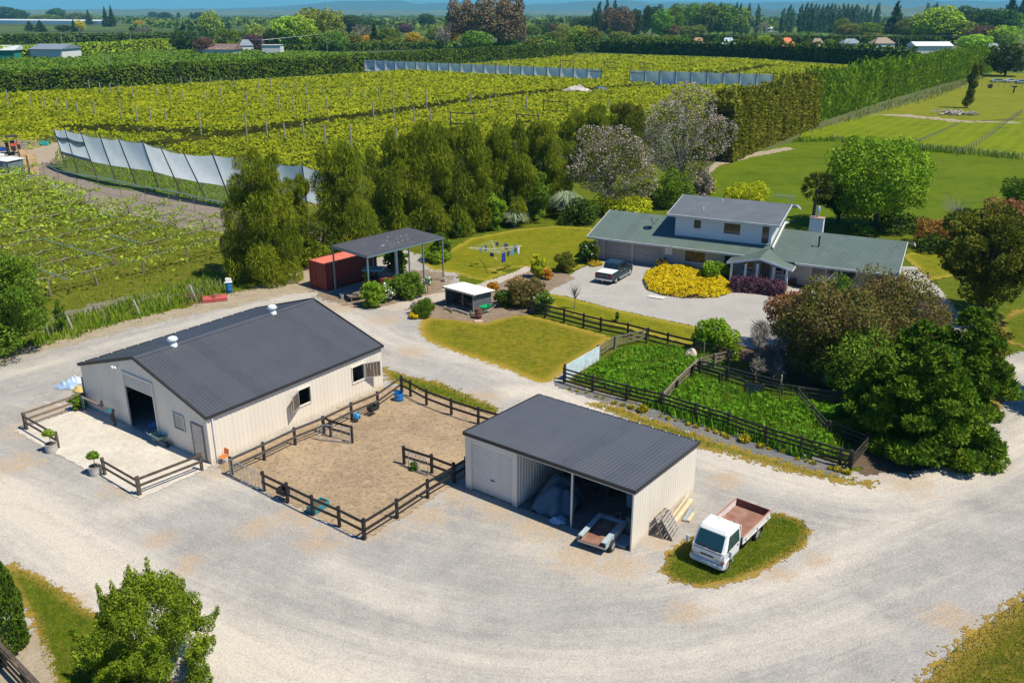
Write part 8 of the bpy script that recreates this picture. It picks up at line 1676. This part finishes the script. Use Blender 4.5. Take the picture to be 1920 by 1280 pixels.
ft('round', 'olive', (85, 42, 28, 40), (150, 40, 25, 36), (820, 86, 48, 32), (1040, 78, 60, 32), (1150, 74, 50, 22), (1105, 90, 53, 38), (1160, 80, 60, 36), (1290, 70, 50, 40), (1310, 70, 48, 22), (1588, 72, 45, 34), (1700, 72, 36, 34), (1785, 84, 40, 62), (1578, 68, 36, 24))
ft('conifer', 'dark', (57, 58, 41, 15), (77, 59, 40, 17), (168, 46, 21, 10), (200, 50, 16, 11), (212, 50, 14, 11), (140, 60, 38, 9), (703, 88, 45, 18), (1675, 70, 8, 30), (1887, 66, 0, 34), (1910, 58, 1, 24), (688, 60, 40, 12))
ft('conifer', 'green', (745, 82, 55, 20), (1285, 84, 64, 17), (1345, 84, 64, 15), (1513, 90, 62, 17), (1572, 90, 66, 19), (1627, 90, 64, 19))
ft('round', 'green', (430, 94, 56, 38), (590, 92, 58, 40), (625, 98, 60, 42), (725, 88, 52, 32), (893, 96, 60, 52), (997, 72, 49, 30), (1240, 74, 20, 34), (1262, 72, 10, 28), (1292, 64, 9, 44), (1330, 66, 9, 54), (1358, 66, 10, 42), (1625, 70, 44, 42), (1730, 76, 28, 32), (1880, 72, 22, 44), (1690, 88, 74, 15), (1400, 86, 66, 19), (1457, 84, 66, 13), (1555, 90, 74, 19), (950, 92, 66, 26))
ft('tall', 'bronze', (870, 90, 2, 54), (935, 92, -5, 78), (958, 90, 4, 44), (858, 66, 28, 22))
ft('tall', 'green', (898, 88, 19, 40))
ft('tall', 'dark', (1223, 66, 12, 32), (1870, 78, 20, 46))
ft('round', 'bronze', (385, 104, 72, 30), (1035, 70, 45, 17), (1145, 72, 17, 32), (1168, 74, 15, 32), (1258, 74, 47, 26), (1840, 88, 50, 40))
ft('round', 'willow', (398, 80, 24, 34), (482, 90, 47, 34), (590, 88, 20, 62), (1057, 74, 48, 26), (1208, 66, 38, 14), (1390, 66, 15, 22), (1245, 50, 30, 16))
ft('round', 'lime', (540, 93, 34, 52), (565, 93, 33, 52), (1085, 90, 50, 32), (955, 90, 70, 14), (1755, 84, 15, 68), (1880, 90, 50, 42), (1825, 96, 66, 46), (1543, 84, 64, 18), (1432, 88, 67, 26))
ft('tall', 'willow', (615, 90, 20, 56))
ft('round', 'yellow', (152, 60, 39, 14), (262, 52, 39, 14), (775, 90, 62, 28), (852, 86, 53, 19))
ft('round', 'orange', (246, 92, 76, 11), (663, 88, 72, 19), (688, 88, 67, 15), (860, 60, 48, 11))
ft('round', 'purple', (475, 97, 66, 32), (760, 64, 47, 26), (770, 52, 40, 15))
ft('bare', 'grey', (680, 80, 47, 30), (830, 92, 50, 26), (839, 92, 46, 12), (505, 92, 58, 22), (975, 90, 60, 24), (268, 66, 50, 22), (1425, 66, 40, 22))
ft('shrub', 'olive', (665, 88, 64, 30), (700, 92, 74, 26), (735, 92, 72, 30), (800, 92, 74, 30), (640, 94, 72, 30), (1000, 88, 70, 34), (1050, 88, 70, 30), (1210, 84, 66, 30), (1250, 84, 66, 26), (1640, 82, 62, 40), (440, 98, 80, 34))
ft('poplar', 'dark', (336, 39, 24, 6), (360, 38, 24, 5), (1113, 66, 18, 9), (1122, 66, 7, 10), (1136, 66, 1, 10), (1152, 50, 2, 8), (1116, 60, 20, 7))
ft('poplar', 'blue', (1348, 66, 8, 8), (1377, 66, 8, 10), (1385, 66, 10, 8), (1400, 66, 10, 9), (1418, 66, 11, 8), (1465, 64, 18, 9), (1477, 64, 12, 10), (1483, 64, 18, 8), (1498, 64, 11, 9), (1507, 64, 8, 9), (1515, 64, 9, 9), (1523, 64, 10, 9), (1530, 64, 12, 8), (1538, 64, 12, 9), (1546, 64, 10, 10), (1554, 64, 10, 9), (1561, 64, 11, 9), (1569, 64, 14, 8), (1576, 64, 10, 9), (1584, 64, 11, 9), (1592, 64, 12, 9), (1599, 64, 10, 9), (1606, 64, 14, 9), (1613, 60, 17, 8), (1620, 58, 11, 8), (1628, 58, 19, 8), (1641, 54, 8, 10), (1735, 50, 8, 9), (1749, 50, 8, 12))
ft('round', 'dark', (1884, 143, 83, 52))
ZN = [(0, 235, 'near the long white greenhouse at far left'), (235, 330, 'behind the light hedge at far left'), (330, 465, 'beside the rust-roofed white house'), (465, 640, 'around the flat white building'), (640, 842, 'left of the huge bronze tree'), (842, 985, 'in the clump with the huge bronze tree'), (985, 1102, 'between the bronze clump and the dark poplars'), (1102, 1275, 'beside the dark poplar group'), (1275, 1440, 'above the salmon and pale blue roofs'), (1440, 1600, 'above the bright orange roof'), (1600, 1715, 'around the brown hipped roof'), (1715, 1930, 'at the upper right corner')]
OW = ['first', 'second', 'third', 'fourth', 'fifth', 'sixth', 'seventh', 'eighth', 'ninth', 'tenth', 'eleventh', 'twelfth', 'thirteenth', 'fourteenth', 'fifteenth', 'sixteenth', 'seventeenth', 'eighteenth', 'nineteenth', 'twentieth']
buck = {}
for it in FT:
    z = next(k for k, q in enumerate(ZN) if q[0] <= it[2] < q[1]); buck.setdefault((it[0], it[1], z), []).append(it)
for (kind, colr, z), L in buck.items():
    L.sort(key=lambda i: i[2])
    for i, (_, _, px, pb, pt, wpx) in enumerate(L):
        g = G(px, pb + (1 if pb < 60 else 0)); dist = math.hypot(g.x, g.y); v = (pt - 640) / FPX; h = CAMH - g.y * (math.sin(PIT) + v * math.cos(PIT)) / (math.cos(PIT) - v * math.sin(PIT)); w_ = wpx / FPX * math.hypot(dist, CAMH) * 1.1
        o = link(NM[kind], far_mesh(kind, colr, (i + z) % 3)); o.location = g; o.scale = (w_, w_, max(1.5, h)); o.rotation_euler = (0, 0, (px * 1.3) % 6.28)
        a = '%s %s %s' % (CW[colr], WD[kind], 'shrub' if kind == 'shrub' else 'tree' if kind != 'poplar' else ''); a = a.strip()
        lab = (a if len(L) == 1 else '%s %s from the left' % (OW[i], a)) + ' ' + ZN[z][2]
        tag(o, lab, 'shrub' if kind == 'shrub' else 'tree', 'far trees and shrubs behind the hedges')
# thin tree in the dry paddock, dead log shade
g = G(1812, 203); H = HT(1812, 203, 117); t = thing('eucalyptus_tree', 'lone thin feathery tree in the dry paddock beside the branch pile', 'tree', g); bl = [((rnd.uniform(-1.1, 1.1), rnd.uniform(-1.1, 1.1), H * f), (1.3 - .7 * f, 1.3 - .7 * f, 1.2)) for f in (.14, .2, .3, .38, .48, .55, .6, .66, .72, .78, .84, .88, .93)]; m = MB(); m.tube([(0, 0, 0), (.3, 0, H * .5), (0, 0, H * .95)], [.22, .15, .04], 7); m.build('trunk', M_BARKG, t); leaf_obj('crown', bl, 4200, .22, FM['olive'], t, 2.2, 'hang', .9, .4, .3)
# ---- far houses
M_FWALL = mat('far_white_wall', (.66, .65, .62), .8)
def hs(label, px, pb, wpx, zr, roof, hip=True, wall=M_FWALL, depth=9, rz=0.0, eave=2.6, wins=3, name='house', cat='house'):
    g = G(px, pb); W = wpx / FPX * math.hypot(g.x, math.hypot(g.y, CAMH)); t = thing(name, label, cat, g, rz); hw_, hd = W / 2, depth / 2
    b = MB(); b.box((0, 0, eave / 2), (W * .92, depth * .9, eave)); b.build('wall', wall, t)
    b = MB(); r = min(hw_ * .6, hd) if hip else 0; e = eave + .02
    v = [(-hw_, -hd, e), (hw_, -hd, e), (hw_, hd, e), (-hw_, hd, e), (-hw_ + r, 0, zr), (hw_ - r, 0, zr)]; b.add(v, [(0, 1, 5, 4), (1, 2, 5), (2, 3, 4, 5), (3, 0, 4), (3, 2, 1, 0)]); b.build('roof', roof, t)
    for k in range(wins):
        x = -W * .36 + W * .72 * k / max(1, wins - 1); b = MB(); b.box((x, -depth * .45 - .03, 1.5), (min(1.6, W * .14), .08, 1.1)); b.build('window', M_GLASS, t)
    return t
M_TILEO = mat('orange_roof', (.60, .14, .045), .7); M_TILES = mat('salmon_roof', (.45, .24, .16), .8); M_BLUR = mat('pale_blue_roof', (.36, .50, .58), .6); M_TILEB = mat('brown_tile_roof', (.30, .225, .17), .85); M_RUSTR = mat('rust_striped_roof', (.19, .12, .105), .8, 0, .2, .4, dirt=(.36, .3, .27), dirt_amt=.7, dirt_scale=.25); M_GREYR = mat('grey_blue_roof', (.20, .235, .28), .6, 0, .1, .3); M_NAVY = mat('navy_roof', (.05, .065, .13), .5)
hs('salmon-roofed house showing above the back hedge, left of the pale blue roof', 1308, 93, 27, 7.6, M_TILES)
hs('pale blue-roofed house above the middle of the back hedge', 1364, 94, 30, 7.8, M_BLUR)
hs('bright orange-red roofed house above the back hedge', 1473, 95, 30, 8.0, M_TILEO, rz=.3)
hs('dull tan-roofed house right of the bright orange roof', 1530, 95, 26, 7.6, M_TILEB)
hs('grey-walled house with a dark window between two conifers', 1592, 95, 34, 7.4, M_GREYR, wall=mat('grey_blue_wall', (.42, .45, .50), .8), eave=4.5)
hs('brown hip-roofed house above the end of the back hedge', 1651, 96, 38, 8.4, M_TILEB, rz=.2, eave=4.8)
hs('long white-roofed packhouse above the poplar hedge', 1740, 104, 62, 7.6, mat('white_roof', (.70, .72, .74), .5), False, depth=14, eave=5.4, name='packhouse', cat='building')
hs('navy-roofed house at the right edge above the parked wrecks', 1905, 130, 58, 7.0, M_NAVY, rz=-.4, depth=12)
hs('grey-blue roofed house behind the navy one at the right edge', 1858, 106, 30, 7.0, M_GREYR)
hs('rust and grey striped roof white house behind the vines at far left centre', 412, 104, 70, 6.4, M_RUSTR, False, depth=12, rz=-.15, eave=3.4)
hs('small grey-roofed house right of the rust-striped house', 462, 98, 24, 7.5, M_GREYR, rz=.4, eave=4.0)
b = hs('flat white building with a dark strip behind the orchard', 513, 104, 34, 5.9, M_FWALL, False, eave=5.8, wins=2, name='flat_building', cat='building')
hs('big grey-blue shed roof behind the light hedge at far left', 108, 112, 56, 8.0, M_GREYR, False, depth=20, rz=-.1, eave=5.6, name='packing_shed', cat='shed'); hs('second grey-blue shed roof left of the biggest one at far left', 62, 112, 52, 7.2, M_GREYR, False, depth=16, rz=-.1, eave=5.6, name='packing_shed', cat='shed')
hs('white and green shed roof at the left picture edge', 8, 114, 60, 7.6, mat('white_green_roof', (.55, .58, .58), .6), False, depth=14, eave=5.4, wall=mat('green_shed_wall', (.02, .22, .15), .7), name='packing_shed', cat='shed')
hs('green-roofed cottage half hidden left of the orange trees', 627, 92, 22, 5.6, mat('green_cottage_roof', (.12, .26, .17), .7))
hs('tiny white house roof far away on the plain left of the bronze trees', 758, 52, 14, 6, M_FWALL, False, eave=3); hs('tiny white house roof beside the bronze trees on the far plain', 975, 52, 12, 7, M_FWALL, False, eave=4); hs('tiny white shed far behind the pale willow', 1442, 60, 12, 6, M_FWALL, False, eave=4)
b = MB(); g0, g1 = G(-60, 44), G(203, 47); d = g1 - g0; L = d.length; gh = thing('greenhouse', 'very long white greenhouse on the far left plain', 'greenhouse', g0, math.atan2(d.y, d.x)); b.extrude([(-8, 0), (-8, 7), (-4, 9), (0, 7), (4, 9), (8, 7), (8, 0)], 0, L, 'x'); b.build('roof', mat('greenhouse_white', (.80, .82, .86), .4), gh)
# wrecks and bits by the right edge
def car(label, px, pb, rz, m, L=4.3):
    t = thing('parked_car', label, 'car', G(px, pb), rz, 'cars parked at the upper right edge'); b = MB(); b.extrude([(-L / 2, .35), (L / 2, .35), (L / 2, .75), (L * .3, .9), (L * .14, 1.4), (-L * .28, 1.42), (-L * .42, .95), (-L / 2, .85)], -.82, .82, 'y'); b.build('body', m, t, bevel=.06)
    b = MB(); b.extrude([(L * .25, .95), (L * .13, 1.33), (-L * .27, 1.34), (-L * .38, .98)], -.835, .835, 'y'); b.build('window', M_GLASS, t)
    for x in (-L * .3, L * .3):
        for y in (-.75, .75): b = MB(); b.lathe([(.2, -.1), (.31, -.1), (.31, .1), (.2, .1)], 14, (x, y, .31), 'y'); b.build('wheel', M_TYRE, t)
M_SIL = mat('silver_car', (.52, .57, .60), .3, .3)
car('silver-green van body, leftmost of the parked wrecks', 1870, 155, .1, mat('green_silver_car', (.30, .42, .40), .35, .2), 5.2); car('silver car in the middle of the parked wrecks', 1893, 155, .3, M_SIL); car('blue-grey car, rightmost of the parked wrecks', 1914, 157, .2, mat('blue_grey_car', (.25, .33, .42), .3, .2)); car('white car parked beside the bright orange roof', 1499, 97, 0, M_WHITE, 4.6)
t = thing('bird_table', 'dark small shelter on a post in the dry paddock near the right edge', 'feeder', G(1900, 175)); b = MB(); b.box((0, 0, .9), (.3, .3, 1.8)); b.build('post', M_DARK, t); b = MB(); b.box((0, 0, 2.0), (1.4, 1.0, .35)); b.build('roof', M_DARK, t)
for px, pb, lab in ((1856, 166, 'dark tyre dumped at the far end of the dry paddock'),):
    b = MB(); b.lathe([(.3, -.2), (.75, -.2), (.8, 0), (.75, .2), (.3, .2)], 18, (0, 0, .7), 'y'); o = b.build('old_tyre', M_TYRE, None, True); o.location = G(px, pb); tag(o, lab, 'tyre')
# roadside poles and wires
def upole(label, px, pb, pt):
    g = G(px, pb); h = HT(px, pb, pt); t = thing('power_pole', label, 'power pole', g, R(-40), 'power poles far away'); b = MB(); b.tube([(0, 0, 0), (0, 0, h)], .16, 6); b.build('pole', M_POLE, t); b = MB(); b.bar((-1.2, 0, h - .5), (1.2, 0, h - .5), .14, .14); b.build('crossarm', M_POLE, t); return g + Vector((0, 0, h - .45))
wa = [upole('power pole left of the big grey shed at far left', 118, 92, 62), upole('pair of pole behind the light hedge at far left', 143, 96, 65), upole('power pole behind the orange ball tree', 248, 96, 62), upole('power pole beside the flat white building', 494, 104, 74), upole('power pole right of the cottage with the green roof', 614, 100, 62)]
wb = [upole('power pole above the pale blue roof', 1368, 96, 66), upole('power pole above the bright orange roof', 1463, 97, 64), upole('power pole left of the white packhouse', 1682, 100, 66), upole('power pole right of the white packhouse', 1792, 102, 66), upole('power pole at the upper right edge', 1925, 108, 66)]
upole('tall pole standing in the young orchard at far left', 205, 128, 98); upole('pole in the orchard rows left of the rust-striped house', 320, 110, 84)
for ws_, lab in ((wa, 'thin overhead wires across the far left trees'), (wb, 'thin overhead wires above the far right houses')):
    b = MB()
    for k in (-.5, .5): b.tube([p - ws_[0] + Vector((k, 0, 0)) for p in ws_], .03, 4)
    o = b.build('power_line', M_STEEL); o.location = ws_[0]; tag(o, lab, 'wires', None, 'stuff')
# ---- distant woodland on the plain (nobody could count it)
P_, N_, S_ = [], [], []; q = np.random.default_rng(3)
for i in range(900):
    y = 22 + 9000 / (600 + 2600 * q.uniform(0, 1) ** 1.3) ** 1.0 * 4.37; px = q.uniform(-120, 2040)
    if px < 260 and y > 46: continue
    if y > 62: y = q.uniform(30, 56)
    g = G(px, y); s = q.uniform(3, 9); k = 34; d = nrm(q.normal(size=(k, 3))); d[:, 2] = np.abs(d[:, 2]); ln = q.uniform(1, 5); P_.append(np.array([[g.x, g.y, s * .25]]) + d * np.array([[s * ln, s, s]])); N_.append(d); S_.append(np.full(k, s * .75))
P_ = np.concatenate(P_); N_ = np.concatenate(N_); S_ = np.concatenate(S_); V, Fq = leaf_quads(P_, N_, 1.0, 1.4, 'out', .7); c = V.reshape(-1, 4, 3).mean(1, keepdims=True); V = ((V.reshape(-1, 4, 3) - c) * S_[:, None, None] + c).reshape(-1, 3)
tag(link('distant_woodland', fast_mesh('distant_woodland', V, Fq, leafmat('distant_leaf', (.02, .045, .016), (.085, .12, .035), (.13, .15, .05), .004, .2))), 'hazy scattered woodland and shelter belts on the far plain', 'woodland', None, 'stuff')
# mid-distance filler shrubs behind the hedges
P_, N_ = [], []
for i in range(420):
    px = q.uniform(330, 1800); y = q.uniform(72, 92) if px < 1280 else q.uniform(60, 84); g = G(px, y); s = q.uniform(1.6, 3.4); k = 90; d = nrm(q.normal(size=(k, 3))); d[:, 2] = np.abs(d[:, 2]); P_.append(np.array([[g.x, g.y, s * .3]]) + d * np.array([[s * q.uniform(1, 2), s, s]])); N_.append(d)
V, Fq = leaf_quads(np.concatenate(P_), np.concatenate(N_), .95, 1.4, 'out', .8); tag(link('scrub', fast_mesh('scrub', V, Fq, FM['green'])), 'low green scrub between the far gardens', 'scrub', None, 'stuff')
# ---- hills
def hill(name, pts, dist, m, depth=1500, seed=0):
    """ridge through (pixel x, pixel y) silhouettes at a real distance, sloping to the plain"""
    n = 240; xs = np.linspace(pts[0][0], pts[-1][0], n); ys = np.interp(xs, [p[0] for p in pts], [p[1] for p in pts]); ys = ys + .5 * np.sin(xs * .07 + seed) + .35 * np.sin(xs * .19 + seed * 2)
    rows = 14; V = []
    for j in range(rows):
        f = j / (rows - 1) * 2 - 1
        for x, y in zip(xs, ys):
            r = ray(x, y); s = dist / r[1]; top = CAMH + r[2] * s; X = r[0] * s; z = max(-3, top) * (1 - abs(f) ** 1.5) - 3 * abs(f); jz = 1 + .10 * math.sin(X * .006 + f * 5 + seed) * (1 - abs(f)) * abs(f) * 4
            V.append((X * (1 + f * depth / dist * .3), dist + f * depth, z * jz))
    idx = np.arange(rows * n).reshape(rows, n); Fq = np.stack([idx[:-1, :-1], idx[:-1, 1:], idx[1:, 1:], idx[1:, :-1]], -1).reshape(-1, 4)
    o = link(name, fast_mesh(name, np.array(V), Fq, m, True)); o['kind'] = 'structure'
M_HILL = mat('hill_pasture', (.10, .12, .05), .95, 0, .3, .004, dirt=(.04, .06, .025), dirt_amt=.8, dirt_scale=.003)
M_HILLD = mat('hill_forest', (.04, .06, .03), .95, 0, .3, .006, dirt=(.11, .11, .06), dirt_amt=.6, dirt_scale=.004)
hill('hills', [(1480, 24), (1540, 15), (1570, 10), (1600, 9), (1640, 10), (1670, 14), (1700, 17), (1730, 12), (1760, 9), (1790, 13), (1830, 16), (1900, 13), (1960, 12), (2050, 15), (2200, 22)], 6000, M_HILL, 900, 1)
hill('hills', [(1220, 24), (1262, 13), (1290, 8), (1340, 10), (1400, 15), (1480, 20)], 7000, M_HILLD, 900, 2)
hill('hills', [(-300, 21), (-50, 20), (60, 18), (150, 19), (200, 19), (330, 18), (375, 16.5), (420, 20), (460, 18.5), (700, 20), (800, 20), (860, 19), (1000, 20), (1200, 22)], 8000, M_HILL, 900, 3)
hill('mountains', [(-400, 19), (100, 18), (400, 17), (540, 12), (600, 5), (700, 1), (750, 1), (785, 8), (830, 5), (880, 6), (960, 9), (1060, 6), (1110, 1), (1180, 2), (1220, 5), (1280, 4), (1420, 6), (1520, 2), (1640, -2), (1760, 1), (1850, 3), (1960, 0), (2300, 6)], 14000, M_HILLD, 1800, 4)
# ---- haze: one even body of pale air round everything but the sky
hz = MB(); hz.box((0, 8000, 210), (36000, 17000, 424)); ho = hz.build('haze', None); ho['kind'] = 'stuff'
hm = bpy.data.materials.new('haze_air'); hm.use_nodes = True; hn = hm.node_tree; hn.nodes.remove(hn.nodes['Principled BSDF']); pv = hn.nodes.new('ShaderNodeVolumePrincipled'); pv.inputs['Color'].default_value = (.22, .66, 1.0, 1); pv.inputs['Density'].default_value = .00007; pv.inputs['Anisotropy'].default_value = 0
hn.links.new(pv.outputs[0], hn.nodes['Material Output'].inputs['Volume']); ho.data.materials.append(hm); tag(ho, 'pale blue air haze', 'haze')
# ================================================================== SKY, SUN, HAZE, CAMERA
SUN_AZ, SUN_EL = R(-25), R(59)
w = bpy.data.worlds.new('World'); SC.world = w; w.use_nodes = True
nt = w.node_tree; bg = nt.nodes['Background']
sky = nt.nodes.new('ShaderNodeTexSky'); sky.sky_type = 'NISHITA'; sky.sun_disc = False
sky.sun_elevation = SUN_EL; sky.sun_rotation = math.pi / 2 - SUN_AZ; sky.altitude = 20; sky.air_density = 1.0; sky.dust_density = .3; sky.ozone_density = 2.5
tint = nt.nodes.new('ShaderNodeMix'); tint.data_type = 'RGBA'; tint.blend_type = 'MULTIPLY'; tint.inputs[0].default_value = 1; tint.inputs[7].default_value = (.34, .86, 1.42, 1)
nt.links.new(sky.outputs[0], tint.inputs[6]); nt.links.new(tint.outputs[2], bg.inputs[0]); bg.inputs[1].default_value = SKY_STR
sl = bpy.data.lights.new('sun', 'SUN'); sl.energy = SUN_STR; sl.angle = R(.53); sl.color = (1, .945, .79)
so = link('sun', sl); d = Vector((math.cos(SUN_AZ) * math.cos(SUN_EL), math.sin(SUN_AZ) * math.cos(SUN_EL), math.sin(SUN_EL)))
so.rotation_euler = d.to_track_quat('Z', 'Y').to_euler(); so.location = (30, -20, 60)
cd = bpy.data.cameras.new('camera'); cd.sensor_width = 36; cd.lens = 36 * FPX / 1920; cd.clip_start = .5; cd.clip_end = 40000
co = link('camera', cd); co.location = (0, 0, CAMH); co.rotation_euler = (math.pi / 2 - PIT, 0, 0)
SC.camera = co
vs = SC.view_settings; vs.view_transform = 'Standard'; vs.look = 'None'; vs.exposure = EXPO; vs.gamma = 1
SC.cycles.max_bounces = 6; SC.cycles.diffuse_bounces = 2; SC.cycles.glossy_bounces = 2; SC.cycles.transmission_bounces = 2; SC.cycles.transparent_max_bounces = 6; SC.cycles.volume_bounces = 1
SC.cycles.use_denoising = True
